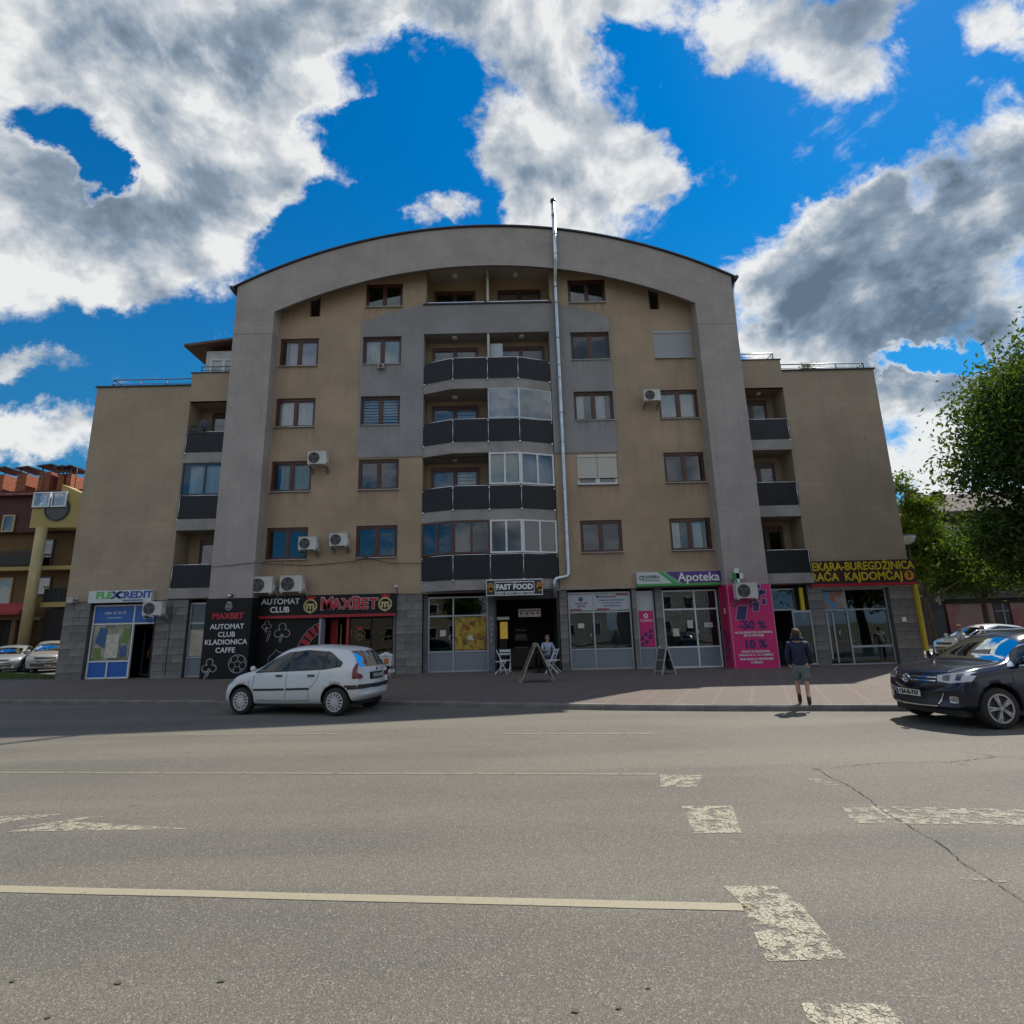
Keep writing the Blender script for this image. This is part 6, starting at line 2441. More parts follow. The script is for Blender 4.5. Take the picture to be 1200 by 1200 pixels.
# walking boy, seen from behind: 1.50 m, faces +y
t = thing('person', 'boy in a navy jacket, grey shorts and dark boots walking towards the bakery', 'person', (5.98, 11.85, floor_z(5.98, 11.85)), R(-24))
H_ = .885
def sc_(L):
    return [[p if isinstance(p, int) else (p[0] * H_, p[1] * H_, p[2] * H_, p[3] * H_) for p in c] for c in L]
legs = [[(0, 0, .90, .13), (0, .0, 1.08, .125), (0, .01, 1.25, .135), (0, .0, 1.38, .10), (0, .005, 1.46, .055), (0, .02, 1.52, .06), (0, .02, 1.60, .088), (0, .015, 1.67, .075)],
        [0, (-.09, .02, .84, .085), (-.095, .10, .50, .055), (-.095, .06, .30, .055), (-.09, .0, .10, .036), (-.09, .03, .05, .036)],
        [0, (.09, .0, .84, .085), (.095, -.02, .50, .055), (.09, -.16, .28, .052), (.085, -.30, .13, .036), (.085, -.28, .07, .036)],
        [3, (-.17, .0, 1.36, .055), (-.235, -.02, 1.10, .042), (-.215, .08, .90, .034), (-.20, .12, .84, .026)],
        [3, (.17, .0, 1.36, .055), (.235, -.02, 1.10, .042), (.215, .08, .90, .034), (.20, .12, .84, .026)]]
hands = fingers((-.17, .13, .90), (.3, .3, -.9), (.3, .9, .2)) + fingers((.17, .13, .90), (-.3, .3, -.9), (-.3, .9, .2))
skin_mesh('body', SKIN, sc_(legs), t)
for hx, hh in ((-1, fingers((-.19, .15, .82), (.3, .3, -.9), (.3, .9, .2))), (1, fingers((.19, .15, .82), (-.3, .3, -.9), (-.3, .9, .2)))):
    sx = hx * -1
    palm = [[(hx * .20, .12, .845, .03), (hx * .19, .145, .80, .034)]]
    skin_mesh('hand', SKIN, sc_(palm + hh), t, 1)
JACK = mat('navy_jacket', (.007, .010, .036), .8, var=.25, vs=6)
jk = [[(0, 0, .84, .165), (0, .0, .96, .165), (0, -.01, 1.2, .165), (0, -.01, 1.36, .135), (0, .0, 1.45, .075)],
      [3, (-.18, .0, 1.35, .085), (-.25, -.02, 1.10, .068), (-.22, .08, .88, .055)],
      [3, (.18, .0, 1.35, .085), (.25, -.02, 1.10, .068), (.22, .08, .88, .055)]]
skin_mesh('jacket', JACK, sc_(jk), t)
SHORT = mat('grey_shorts', (.11, .14, .145), .85, var=.15, vs=5)
skin_mesh('shorts', SHORT, sc_([[(0, 0, .94, .15), (0, 0, .86, .15)], [1, (-.09, .03, .74, .11), (-.095, .08, .52, .10)], [1, (.09, .0, .74, .11), (.095, -.02, .50, .10)]]), t)
BOOT = mat('dark_boot', (.018, .016, .016), .7)
skin_mesh('boot', BOOT, sc_([[(-.09, .01, .24, .05), (-.09, .0, .10, .048), (-.09, .02, .045, .046), (-.09, .14, .035, .038)]]), t, 1)
skin_mesh('boot', BOOT, sc_([[(.088, -.21, .22, .05), (.085, -.30, .12, .048), (.085, -.30, .07, .046), (.085, -.20, .025, .038)]]), t, 1)
mb = MB()
rr = random.Random(4)
ellipsoid(mb, (0, .005 * H_, 1.615 * H_), (.098 * H_, .112 * H_, .108 * H_), 16, 10, .05, rr)
mb.build('hair', HAIR, t)
mb = MB()
for s in (-1, 1):
    ellipsoid(mb, (s * .092 * H_, .03 * H_, 1.57 * H_), (.015, .028, .034), 8, 6)
mb.build('ear', SKIN, t)
mb = MB()
ellipsoid(mb, (0, .12 * H_, 1.585 * H_), (.014, .02, .025), 8, 6)
mb.build('nose', SKIN, t)
mb = MB()
mb.tube([(0, -.11 * H_, 1.50 * H_), (-.10 * H_, .02, 1.47 * H_), (0, .1, 1.44 * H_), (.10 * H_, .02, 1.47 * H_), (0, -.11 * H_, 1.50 * H_)], .05, 8)
mb.build('hood', JACK, t)


def sitting(t, shirt, trousers, hairm, flip=1):
    f = flip
    B_ = [[(0, 0, .50, .12), (0, .0, .68, .12), (0, -.03, .90, .125), (0, -.04, 1.02, .09), (0, -.05, 1.10, .05), (0, -.07, 1.16, .06), (0, -.08, 1.24, .085), (0, -.075, 1.31, .07)],
          [0, (-.10, -.05, .50, .085), (-.13, -.42, .50, .06), (-.13, -.44, .28, .05), (-.13, -.42, .08, .036), (-.13, -.52, .04, .034)],
          [0, (.10, -.05, .50, .085), (.13, -.42, .50, .06), (.13, -.44, .28, .05), (.13, -.42, .08, .036), (.13, -.52, .04, .034)],
          [3, (-.17, -.03, 1.0, .05), (-.23, -.12, .78, .04), (-.10, -.32, .76, .032), (-.06, -.36, .77, .026)],
          [3, (.17, -.03, 1.0, .05), (.23, -.12, .78, .04), (.10, -.32, .76, .032), (.06, -.36, .77, .026)]]
    skin_mesh('body', SKIN, B_, t)
    for s in (-1, 1):
        skin_mesh('hand', SKIN, [[(s * .07, -.35, .77, .028), (s * .05, -.39, .775, .032)]] + fingers((s * .06, -.355, .772), (-s * .3, -.9, .0), (-s * .9, .3, .3)), t, 1)
    skin_mesh('shirt', shirt, [[(0, 0, .50, .15), (0, .0, .68, .15), (0, -.03, .90, .15), (0, -.04, 1.02, .115), (0, -.05, 1.07, .065)],
                               [3, (-.18, -.03, 1.0, .07), (-.24, -.12, .80, .062)], [3, (.18, -.03, 1.0, .07), (.24, -.12, .80, .062)]], t)
    skin_mesh('trousers', trousers, [[(0, 0, .54, .14), (0, -.02, .49, .14)], [1, (-.11, -.1, .50, .10), (-.135, -.43, .51, .078), (-.135, -.45, .30, .068), (-.135, -.43, .10, .055)],
                                     [1, (.11, -.1, .50, .10), (.135, -.43, .51, .078), (.135, -.45, .30, .068), (.135, -.43, .10, .055)]], t)
    for s in (-1, 1):
        skin_mesh('shoe', BOOT, [[(s * .13, -.42, .05, .045), (s * .13, -.56, .035, .036)]], t, 1)
    mb_ = MB()
    ellipsoid(mb_, (0, -.055, 1.275), (.088, .098, .09), 14, 9, .05, random.Random(8))
    mb_.build('hair', hairm, t)
    mb_ = MB()
    ellipsoid(mb_, (0, -.172, 1.22), (.013, .02, .024), 8, 6)
    for s in (-1, 1):
        ellipsoid(mb_, (s * .085, -.075, 1.22), (.012, .025, .03), 8, 6)
    mb_.build('face_features', SKIN, t)


zf = floor_z(1.3, 22)
t = thing('person', 'man in a pale blue shirt seated in the fast food doorway', 'person', (1.36, 22.0, zf), R(12))
sitting(t, mat('blue_shirt', (.30, .37, .47), .8, var=.15, vs=8), mat('jeans', (.03, .05, .11), .8), mat('grey_hair', (.16, .13, .11), .8))


def standing(t, shirt, trousers, hairm, h=1.0, face=-1):
    f = face
    B_ = [[(0, 0, .92, .13), (0, .0, 1.10, .125), (0, 0, 1.30, .14), (0, 0, 1.44, .10), (0, 0, 1.51, .055), (0, f * .015, 1.57, .06), (0, f * .02, 1.66, .09), (0, f * .01, 1.74, .075)],
          [0, (-.09, 0, .86, .09), (-.10, f * .01, .50, .06), (-.10, 0, .10, .04), (-.10, f * .1, .04, .036)],
          [0, (.09, 0, .86, .09), (.10, f * .01, .50, .06), (.10, 0, .10, .04), (.10, f * .1, .04, .036)],
          [3, (-.18, 0, 1.42, .055), (-.25, 0, 1.14, .042), (-.24, f * .08, .90, .030)],
          [3, (.18, 0, 1.42, .055), (.25, 0, 1.14, .042), (.24, f * .08, .90, .030)]]
    k = lambda L: [[p if isinstance(p, int) else tuple(q * h for q in p) for p in c] for c in L]
    skin_mesh('body', SKIN, k(B_), t)
    for s in (-1, 1):
        skin_mesh('hand', SKIN, k([[(s * .24, f * .085, .90, .028), (s * .24, f * .09, .85, .032)]] + fingers((s * .24, f * .085, .89), (0, f * .15, -1), (0, f, .1))), t, 1)
        skin_mesh('shoe', BOOT, k([[(s * .10, 0, .05, .05), (s * .10, f * .16, .035, .038)]]), t, 1)
    skin_mesh('shirt', shirt, k([[(0, 0, .92, .155), (0, .0, 1.10, .15), (0, 0, 1.30, .165), (0, 0, 1.43, .12), (0, 0, 1.48, .07)], [3, (-.19, 0, 1.40, .08), (-.25, 0, 1.18, .065)], [3, (.19, 0, 1.40, .08), (.25, 0, 1.18, .065)]]), t)
    skin_mesh('trousers', trousers, k([[(0, 0, .96, .145), (0, 0, .88, .145)], [1, (-.10, 0, .80, .10), (-.105, 0, .50, .08), (-.10, 0, .12, .065)], [1, (.10, 0, .80, .10), (.105, 0, .50, .08), (.10, 0, .12, .065)]]), t)
    mb_ = MB()
    ellipsoid(mb_, (0, -f * .012 * h, 1.70 * h), (.095 * h, .105 * h, .09 * h), 14, 9, .05, random.Random(8))
    mb_.build('hair', hairm, t)
    mb_ = MB()
    ellipsoid(mb_, (0, f * .112 * h, 1.645 * h), (.014, .02, .024), 8, 6)
    for s in (-1, 1):
        ellipsoid(mb_, (s * .092 * h, 0, 1.64 * h), (.012, .025, .03), 8, 6)
    mb_.build('face_features', SKIN, t)


t = thing('person', 'person in a dull red top standing inside the open loan shop door', 'person', (-14.75, 23.4, .16), R(15))
standing(t, mat('red_top', (.09, .03, .028), .8), mat('grey_trousers', (.06, .06, .065), .8), HAIR)
t = thing('person', 'person in a white shirt behind the blue car, nearer the building corner', 'person', (15.95, 20.0, .12), R(30))
standing(t, mat('white_shirt', (.45, .48, .54), .8), MATS['jeans'], mat('auburn_hair', (.16, .07, .05), .8), .82)
t = thing('person', 'person with grey hair farther right behind the roof of the blue car', 'person', (17.1, 20.4, .10), R(-20))
standing(t, mat('pale_top', (.35, .36, .38), .8), MATS['grey_trousers'], MATS['grey_hair'], .80)

# ------------------------------------------------------------------ chairs, boards, small things
CHW = mat('white_wood', (.55, .58, .60), .6, var=.08)


def make_chair(label, loc, rz):
    t = thing('folding_chair', label, 'chair', loc, rz, 'white folding chairs at the fast food door')
    for s in (-1, 1):
        mb = MB()
        mb.bar((s * .20, -.22, 0), (s * .20, .17, .86), .030, .022)
        mb.build('leg', CHW, t)
        mb = MB()
        mb.bar((s * .17, .24, 0), (s * .17, -.19, .46), .030, .022)
        mb.build('leg', CHW, t)
    mb = MB()
    for k in range(5):
        y = -.20 + k * .085
        mb.box(-.2, .2, y, y + .07, .44, .46)
    mb.build('seat', CHW, t)
    mb = MB()
    mb.bar((-.19, .10, .68), (.19, .10, .68), .012, .07)
    mb.bar((-.19, .145, .80), (.19, .145, .80), .012, .09)
    mb.build('backrest', CHW, t)
    mb = MB()
    mb.bar((-.2, -.17, .10), (.2, -.17, .10), .022)
    mb.bar((-.17, .19, .08), (.17, .19, .08), .022)
    mb.build('stretcher', CHW, t)
    return t


ch = make_chair('white folding chair left of the doorway, seen from the side', (-.42, 20.9, floor_z(-.4, 20.9)), R(90))
dup(ch, 'white folding chair left of the doorway, turned to face the street', (-.28, 21.75, floor_z(0, 21.5)), R(178))
dup(ch, 'white folding chair right of the doorway, nearest the street', (1.42, 20.75, floor_z(1.4, 20.9)), R(-100))
dup(ch, 'white folding chair behind the nearest one at the right of the doorway', (1.52, 21.3, floor_z(1.4, 21)), R(-72))
t = thing('bistro_table', 'small dark round table between the right chairs and the seated man', 'table', (.98, 21.35, zf))
mb = MB()
mb.disc((0, 0, .72), .32, 'z', .03, 20)
mb.build('tabletop', BLACK, t)
mb = MB()
mb.tube([(0, 0, .02), (0, 0, .71)], .025, 8)
mb.disc((0, 0, .015), .2, 'z', .02, 16)
mb.build('pedestal', BLACK, t)


def aboard(label, loc, rz, h, w_, spread, m, face):
    t = thing('a_frame_board', label, 'board', loc, rz)
    for s in (-1, 1):
        mb = MB()
        for y in (-w_ / 2, w_ / 2):
            mb.bar((s * spread, y, 0), (s * .015, y, h), .03, .045)
        for k in (.12, .5, .93):
            x = s * (spread + (.015 - spread) * k)
            mb.bar((x, -w_ / 2, h * k), (x, w_ / 2, h * k), .03, .03)
        mb.build('leaf_frame', m, t)
        mb = MB()
        a, b = .14, .92
        xa, xb = s * (spread + (.015 - spread) * a), s * (spread + (.015 - spread) * b)
        mb.add([(xa, -w_ / 2 + .03, h * a), (xa, w_ / 2 - .03, h * a), (xb, w_ / 2 - .03, h * b), (xb, -w_ / 2 + .03, h * b), (xa - s * .012, -w_ / 2 + .03, h * a), (xa - s * .012, w_ / 2 - .03, h * a), (xb - s * .012, w_ / 2 - .03, h * b), (xb - s * .012, -w_ / 2 + .03, h * b)],
               [(0, 1, 2, 3), (7, 6, 5, 4), (0, 4, 5, 1), (2, 6, 7, 3), (1, 5, 6, 2), (0, 3, 7, 4)])
        mb.build('leaf', face, t)
    return t


WOOD = mat('pale_wood', (.26, .23, .20), .7, var=.25, vs=8)
t = aboard('open wooden A frame board standing edge-on before the fast food door', (.74, 17.9, floor_z(.7, 17.9)), R(4), 1.18, .62, .53, WOOD, mat('chalk_black', (.03, .03, .03), .8))
t = aboard('smaller pale A frame board standing before the magenta poster window', (5.25, 19.7, floor_z(5.2, 19.7)), R(14), .92, .55, .26, mat('pale_metal', (.35, .34, .32), .5), mat('board_grey', (.07, .07, .08), .7))

t = thing('vending_cart', 'small white rounded cart with a green label behind the white hatchback', 'cart', (-4.55, 20.4, floor_z(-4.5, 20.4)))
mb = MB()
mb.box(-.24, .24, -.2, .2, .42, .72)
mb.tube([(-.24, 0, .73), (.0, 0, .82), (.24, 0, .73)], .08, 10)
mb.build('hood', mat('cart_white', (.5, .54, .55), .4), t)
mb = MB()
mb.box(-.22, -.08, -.215, -.20, .55, .66)
mb.build('green_label', mat('label_green', (.06, .3, .08), .5), t)
mb = MB()
mb.box(-.02, .14, -.212, -.20, .48, .68)
mb.build('orange_label', mat('label_orange', (.45, .14, .03), .5), t)
for x in (-.2, .2):
    for y in (-.16, .16):
        MB().bar((x, y, 0), (x, y, .42), .035).build('leg', mat('cart_leg', (.25, .25, .26), .5), t)
mb = MB()
mb.box(-.22, .22, -.18, .18, .12, .15)
mb.build('shelf', MATS['cart_leg'], t)
# ------------------------------------------------------------------ trees
def leaf_mat(name, c1, c2, trans):
    m = bpy.data.materials.new(name)
    m.use_nodes = True
    n = NT(m.node_tree)
    n.n.clear()
    tc = n.node('ShaderNodeTexCoord').outputs['Object']
    col = n.mix(n.ramp(n.noise(tc, 1.6, 4, .7), .35, .65), c1, c2)
    d = n.node('ShaderNodeBsdfDiffuse', i_Color=col)
    t_ = n.node('ShaderNodeBsdfTranslucent', i_Color=n.mix(.5, col, (.16, .24, .01)))
    g = n.node('ShaderNodeBsdfGlossy', i_Color=(.5, .6, .5, 1), i_Roughness=.6)
    a = n.node('ShaderNodeMixShader', i_0=trans, i_1=d, i_2=t_)
    b = n.node('ShaderNodeMixShader', i_0=.03, i_1=a, i_2=g)
    n.l.new(b.outputs[0], n.node('ShaderNodeOutputMaterial').inputs[0])
    return m


BARK = mat('bark', (.07, .055, .04), .95, var=.3, vs=5, bump=.8, bs=25)
LEAF_D = leaf_mat('leaf_dark', (.024, .052, .014), (.056, .10, .024), .38)
LEAF_L = leaf_mat('leaf_light', (.06, .11, .012), (.12, .18, .018), .45)
LEAF_M = leaf_mat('leaf_mid', (.035, .065, .015), (.07, .12, .025), .4)


def tree(name, label, base, blobs, nleaf, size, lm, trunk_r=.2, trunk_h=3., seed=1, group=None, clump=.42, per=55):
    g = np.random.default_rng(seed)
    t = thing(name, label, 'tree', base, 0, group)
    rr = random.Random(seed)
    mb = MB()
    top = Vector((rr.uniform(-.2, .2), rr.uniform(-.2, .2), trunk_h))
    mb.tube([(0, 0, -.1), (.04, 0, .4), (top.x * .5, top.y * .5, trunk_h * .55), tuple(top)], [trunk_r * 1.3, trunk_r, trunk_r * .85, trunk_r * .7], 10)
    vol = np.array([b[3] * b[4] * b[5] for b in blobs])
    centres = []
    nb = max(1, nleaf // per)
    pick = g.choice(len(blobs), nb, p=vol / vol.sum())
    for k in pick:
        b = blobs[k]
        d = g.normal(size=3)
        d /= np.linalg.norm(d)
        r = g.random() ** .33 * (.70 + .44 * g.random())
        centres.append((b[0] + d[0] * b[3] * r, b[1] + d[1] * b[4] * r, b[2] + d[2] * b[5] * r))
    for b in blobs:
        c = Vector(b[:3])
        m1 = top.lerp(c, .5) + Vector((rr.uniform(-.4, .4), rr.uniform(-.4, .4), .3))
        mb.tube([tuple(top * .92), tuple(m1), tuple(c)], [trunk_r * .5, trunk_r * .28, trunk_r * .1], 6, cap=False)
        for k in range(5):
            e = c + Vector((rr.uniform(-1, 1) * b[3], rr.uniform(-1, 1) * b[4], rr.uniform(-.6, 1) * b[5])) * .8
            mb.tube([tuple(m1.lerp(c, rr.random())), tuple(e)], [trunk_r * .13, trunk_r * .04], 4, cap=False)
    mb.build('trunk', BARK, t)
    centres = np.repeat(np.array(centres), per, 0)
    n = len(centres)
    off = g.normal(size=(n, 3)) * np.array([clump, clump, clump * .6])
    P = centres + off
    a = g.normal(size=(n, 3))
    a /= np.linalg.norm(a, axis=1, keepdims=True)
    up = g.normal(size=(n, 3)) + np.array([0, 0, 1.2])
    u = np.cross(a, up)
    u /= np.linalg.norm(u, axis=1, keepdims=True) + 1e-9
    s = size * (.6 + .8 * g.random((n, 1)))
    V = np.stack([P - a * s, P + u * s * .42, P + a * s, P - u * s * .42], 1).reshape(-1, 3)
    me = bpy.data.meshes.new('crown')
    me.vertices.add(4 * n)
    me.vertices.foreach_set('co', V.ravel())
    me.loops.add(4 * n)
    me.loops.foreach_set('vertex_index', np.arange(4 * n, dtype=np.int32))
    me.polygons.add(n)
    me.polygons.foreach_set('loop_start', np.arange(0, 4 * n, 4, dtype=np.int32))
    me.polygons.foreach_set('loop_total', np.full(n, 4, dtype=np.int32))
    me.materials.append(lm)
    me.update()
    me.validate()
    put('crown', me, t, kind='stuff')
    return t


tree('broadleaf_tree', 'tall dark green tree filling the right edge of the view', (18.0, 15.7, .05),
     [(.3, 0, 8.6, 2.9, 2.8, 2.3), (.9, -.3, 10.4, 1.9, 1.9, 1.2), (-2.9, .2, 6.6, 1.3, 1.6, 1.1), (-1.2, -.3, 5.2, 2.0, 2.0, 1.2), (2.4, 0, 7.2, 2.6, 2.6, 2.4), (-2.2, .5, 8.1, 1.1, 1.4, .9), (-3.1, .8, 4.4, .9, 1.2, .6), (1.5, -.6, 4.9, 2.6, 2.0, 1.4), (-3.9, .4, 5.6, .6, .8, .5), (-1.2, .6, 4.0, 2.4, 1.6, 1.0), (1.6, .4, 3.8, 2.4, 1.6, 1.0), (-1.6, .2, 7.4, 1.8, 1.6, 1.3), (-2.4, .6, 3.7, 1.3, 1.2, .7), (.2, 1.2, 3.3, 2.4, 1.2, .7)], 170000, .085, LEAF_D, .24, 3.6, 3, clump=.5)
tree('leafy_tree', 'sunlit yellow green tree growing close behind the right corner of the block', (20.6, 27.5, .1),
     [(0, 0, 5.6, 1.5, 1.4, 1.2), (.4, 0, 7.3, .9, .9, .7), (-.7, 0, 4.4, .9, 1.0, .8), (1.9, .3, 4.8, 1.4, 1.2, 1.0), (-.2, 0, 8.6, .45, .5, .6), (3.1, -.2, 4.1, 1.2, 1.1, .7)], 26000, .095, LEAF_L, .14, 2.8, 5, clump=.24, per=34)
tree('leafy_tree', 'mid green bushy tree standing under the dark roof at the right', (25.5, 30, .1),
     [(0, 0, 4.6, 2.6, 1.8, 1.6), (2.5, 0, 5.2, 2.4, 1.8, 1.8), (-1.6, 0, 3.8, 1.2, 1.2, .8)], 26000, .11, LEAF_M, .18, 2.6, 6, clump=.4)
# roof plants
for (p, lab, s) in (((10.35, 23.0, 12.5), 'small shrub on the roof terrace close to the right pillar', 1.0), ((13.9, 23.2, 12.4), 'low shrub behind the railing of the right roof terrace', .7)):
    tree('roof_shrub', lab, p, [(0, 0, 1.0 * s, .35 * s, .35, .45 * s), (.1, 0, .6 * s, .3, .3, .25)], 1500, .06, LEAF_M, .03, .5 * s, 9, 'plants on the roof terrace', clump=.12, per=25)
# grass verge left of the block
mb = MB()
mb.add([(-70, 30.5, .21), (-70, 22.0, .21), (-33, 25.5, .30), (-18.2, 22.4, .35), (-19.2, 24.8, .33), (-25.0, 29.0, .30)], [(0, 1, 2, 3, 4, 5)])
mb.build('lawn', mat('lawn_green', (.05, .068, .022), .95, var=.35, vs=3, fine=.4), kind='structure')
gg = np.random.default_rng(11)
mb = MB()
for k in range(9000):
    u = gg.random()
    x = -18.6 - 9 * u
    y = 22.7 + (18.6 + 0 - (-x)) * 0 + (-x - 18.4) * .36 + gg.random() * (1.2 + 2.6 * u)
    h = .04 + .07 * gg.random()
    dx, dy = gg.normal() * .02, gg.normal() * .02
    mb.add([(x - .012, y, .3), (x + .012, y, .3), (x + dx, y + dy, .33 + h)], [(0, 1, 2)])
mb.build('grass', mat('grass_blade', (.065, .095, .025), .9, var=.3, vs=2), fix=False, label='short grass strip left of the stone corner', cat='grass', kind='stuff')

# ------------------------------------------------------------------ background buildings
YW = mat('yellow_render', (.36, .285, .11), .9, var=.08, vs=.8, streak=.15)
OCH = mat('ochre_render', (.13, .075, .03), .9, var=.1, vs=.8, streak=.2)
MAR = mat('maroon_roof', (.060, .014, .012), .7, var=.25, vs=2)
REDR = mat('red_roof', (.16, .045, .035), .7, var=.3, vs=2)
BRICKM = mat('chimney_brick', (.24, .075, .035), .85, var=.25, vs=6)
LB = Vector((-33, 35, 0))
LSH = Vector((.95, 0, 0))
lb = thing('apartment_house', 'yellow and maroon house with brick chimneys at the far left', 'building', LB)


def lw(name, mb_, m, parent=None):
    return mb_.build(name, m, parent or lb, (0, 0, 0) if parent else LSH - LB)


mb = MB()
mb.box(-46, -27.0, 36, 46, 0, 8.9)
lw('wall', mb, OCH)
mb = MB()
mb.prism([(-46, 8.9), (-27.5, 8.9), (-28.6, 11.8), (-46, 11.6)], 35.6, 46)
lw('mansard', mb, MAR)
mb = MB()
mb.add([(-47, 35.2, 11.5), (-27.0, 35.2, 11.45), (-27.2, 41, 13.3), (-47, 41, 13.3), (-47, 47, 11.5), (-27, 47, 11.5)], [(0, 1, 2, 3), (3, 2, 5, 4)])
mb.add([(-47, 35.2, 11.38), (-27.0, 35.2, 11.33), (-27.0, 35.2, 11.45), (-47, 35.2, 11.5)], [(0, 1, 2, 3)])
mb.add([(-27.0, 35.2, 11.4), (-27, 47, 11.4), (-27.2, 41, 13.3)], [(0, 1, 2)])
lw('roof', mb, REDR)
for i, x in enumerate((-36.95, -35.35, -33.75, -32.75, -32.2)):
    mb = MB()
    w_ = (.34, .34, .40, .22, .17)[i]
    mb.box(x - w_, x + w_, 37.4 + .2 * (i > 2), 38.4 + .5 * (i > 2), 11.8, 13.5 + .12 * (i == 2))
    ch_ = lw('chimney', mb, BRICKM)
    mb = MB()
    zt = 13.85 + .12 * (i == 2)
    mb.add([(x - w_ - .1, 37.2, zt), (x + w_ + .15, 37.2, zt + .12), (x + w_ + .15, 39, zt + .12), (x - w_ - .1, 39, zt), (x - w_ - .1, 37.2, zt + .08), (x + w_ + .15, 37.2, zt + .2), (x + w_ + .15, 39, zt + .2), (x - w_ - .1, 39, zt + .08)],
           [(0, 1, 2, 3), (7, 6, 5, 4), (0, 4, 5, 1), (1, 5, 6, 2), (2, 6, 7, 3), (3, 7, 4, 0)])
    for q in (-1, 1):
        mb.box(x + q * w_ * .8 - .03, x + q * w_ * .8 + .03, 37.5, 37.56, 13.4, zt + .05)
    lw('chimney_cap', mb, DARKMETAL, ch_)
mb = MB()
for x, h in ((-33.4, 1.5), (-31.2, 1.9), (-30.6, 1.5)):
    mb.tube([(x, 37, 12), (x, 37, 12 + h)], .025, 5)
    mb.tube([(x - .5, 37, 12 + h * .85), (x + .4, 37, 12 + h * .9)], .018, 4)
lw('antenna', mb, DARKMETAL)
# yellow bay with round window
mb = MB()
mb.prism([(-31.75, 9.0), (-28.0, 8.95), (-28.0, 10.9), (-30.05, 11.85), (-30.05, 10.25), (-31.75, 10.25)], 34.6, 36)
bay = lw('bay', mb, YW)
mb = MB()
mb.disc((-30.1, 34.56, 10.2), .74, 'y', .06, 28)
rw = lw('round_window', mb, mat('grey_louvre', (.055, .06, .065), .5), bay)
mb = MB()
mb.disc((-30.1, 34.53, 10.2), .80, 'y', .08, 28, .72)
lw('round_frame', mb, BLACK, bay)
mb = MB()
for (a, b) in ((-31.65, -30.55), (-30.45, -29.5)):
    for q in ((a, a + .08, 10.3, 11.3), (b - .08, b, 10.3, 11.3), (a + .08, b - .08, 10.3, 10.38), (a + .08, b - .08, 11.22, 11.3)):
        mb.box(q[0], q[1], 34.40, 34.5, q[2], q[3])
wf = lw('window', mb, WHITEF)
mb = MB()
for (a, b) in ((-31.57, -30.63), (-30.37, -29.58)):
    mb.box(a, b, 34.45, 34.46, 10.38, 11.22)
lw('pane', mb, G_WIN, wf)
mb = MB()
mb.tube([(-30.75, 34.4, 1.2), (-30.75, 34.4, 8.95)], .30, 16)
lw('column', mb, mat('cream_column', (.40, .33, .17), .85, var=.1, streak=.2))
# floors: recessed loggias
mb = MB()
mb.box(-46, -28, 35.2, 36, 6.35, 6.6)
mb.box(-30.5, -27.3, 34.9, 36, 3.95, 4.25)
mb.box(-46, -31.2, 35.9, 35.98, 3.2, 3.4)
lw('balcony_slab', mb, YW)
for (a, b, c, d, dark) in ((-31.95, -31.1, 6.6, 8.5, 1), (-29.6, -28.5, 6.6, 8.45, 1), (-32.0, -30.9, 4.8, 6.0, 1), (-34.6, -33.4, 4.2, 6.0, 0), (-29.4, -28.2, 4.3, 6.1, 1), (-34.4, -33.6, 8.95, 10.1, 0), (-36.6, -35.4, 4.2, 6.0, 0), (-37.6, -36.4, 6.8, 8.4, 1), (-37.0, -36.2, 8.95, 10.1, 0)):
    y = 35.97 if c < 8.9 else 35.56
    mb = MB()
    for q in ((a, a + .1, c, d), (b - .1, b, c, d), (a + .1, b - .1, d - .1, d), (a + .1, b - .1, c, c + .08)):
        mb.box(q[0], q[1], y - .06, y, q[2], q[3])
    wf = lw('window', mb, BROWN if dark else MATS['cream_column'])
    mb = MB()
    mb.box(a + .1, b - .1, y - .03, y - .01, c + .08, d - .1)
    lw('pane', mb, glass('far_glass', (.1, .1, .1), .12, body=(.012, .012, .014)), wf)
mb = MB()
for x in np.arange(-34.6, -31.3, .16):
    mb.box(x, x + .025, 35.15, 35.18, 6.6, 7.55)
mb.box(-34.7, -31.2, 35.13, 35.2, 7.53, 7.6)
lw('balcony_railing', mb, BLACK)
mb = MB()
for x in np.arange(-30.4, -28, .16):
    mb.box(x, x + .025, 34.9, 34.93, 4.25, 5.2)
mb.box(-30.5, -27.9, 34.88, 34.95, 5.18, 5.25)
lw('balcony_railing', mb, BLACK)
mb = MB()
mb.box(-34.5, -31.8, 35.1, 35.14, 6.7, 7.4)
mb.box(-30.4, -28, 34.94, 34.96, 4.3, 5.1)
lw('railing_screen', mb, mat('screen_dark', (.02, .024, .02), .7))
mb = MB()
mb.box(-46, -31.9, 34.9, 35.9, .2, 3.2)
mb.box(-30.2, -27.4, 35.0, 35.9, .2, 3.85)
lw('ground_floor_opening', mb, mat('opening_dark', (.012, .010, .010), .9))
mb = MB()
for x in (-34.2, -33.0, -31.95):
    mb.box(x, x + .28, 34.7, 34.9, .2, 3.3)
mb.box(-46, -31.4, 34.6, 34.95, 3.2, 3.55)
lw('shop_post', mb, OCH)
mb = MB()
mb.add([(-33.6, 34.0, 3.7), (-31.0, 34.0, 3.7), (-31.0, 34.9, 4.25), (-33.6, 34.9, 4.25), (-33.6, 34.0, 3.5), (-31.0, 34.0, 3.5)], [(0, 1, 2, 3), (4, 5, 1, 0)])
lw('awning', mb, mat('red_awning', (.28, .02, .03), .7))

# dark house on the right
DR = mat('dark_render', (.05, .044, .04), .9, var=.2, vs=1)
RB = Vector((34, 41, 0))
rb = thing('corner_house', 'dark old house with sloping roof, brick chimneys and shop windows behind the right trees', 'building', RB)


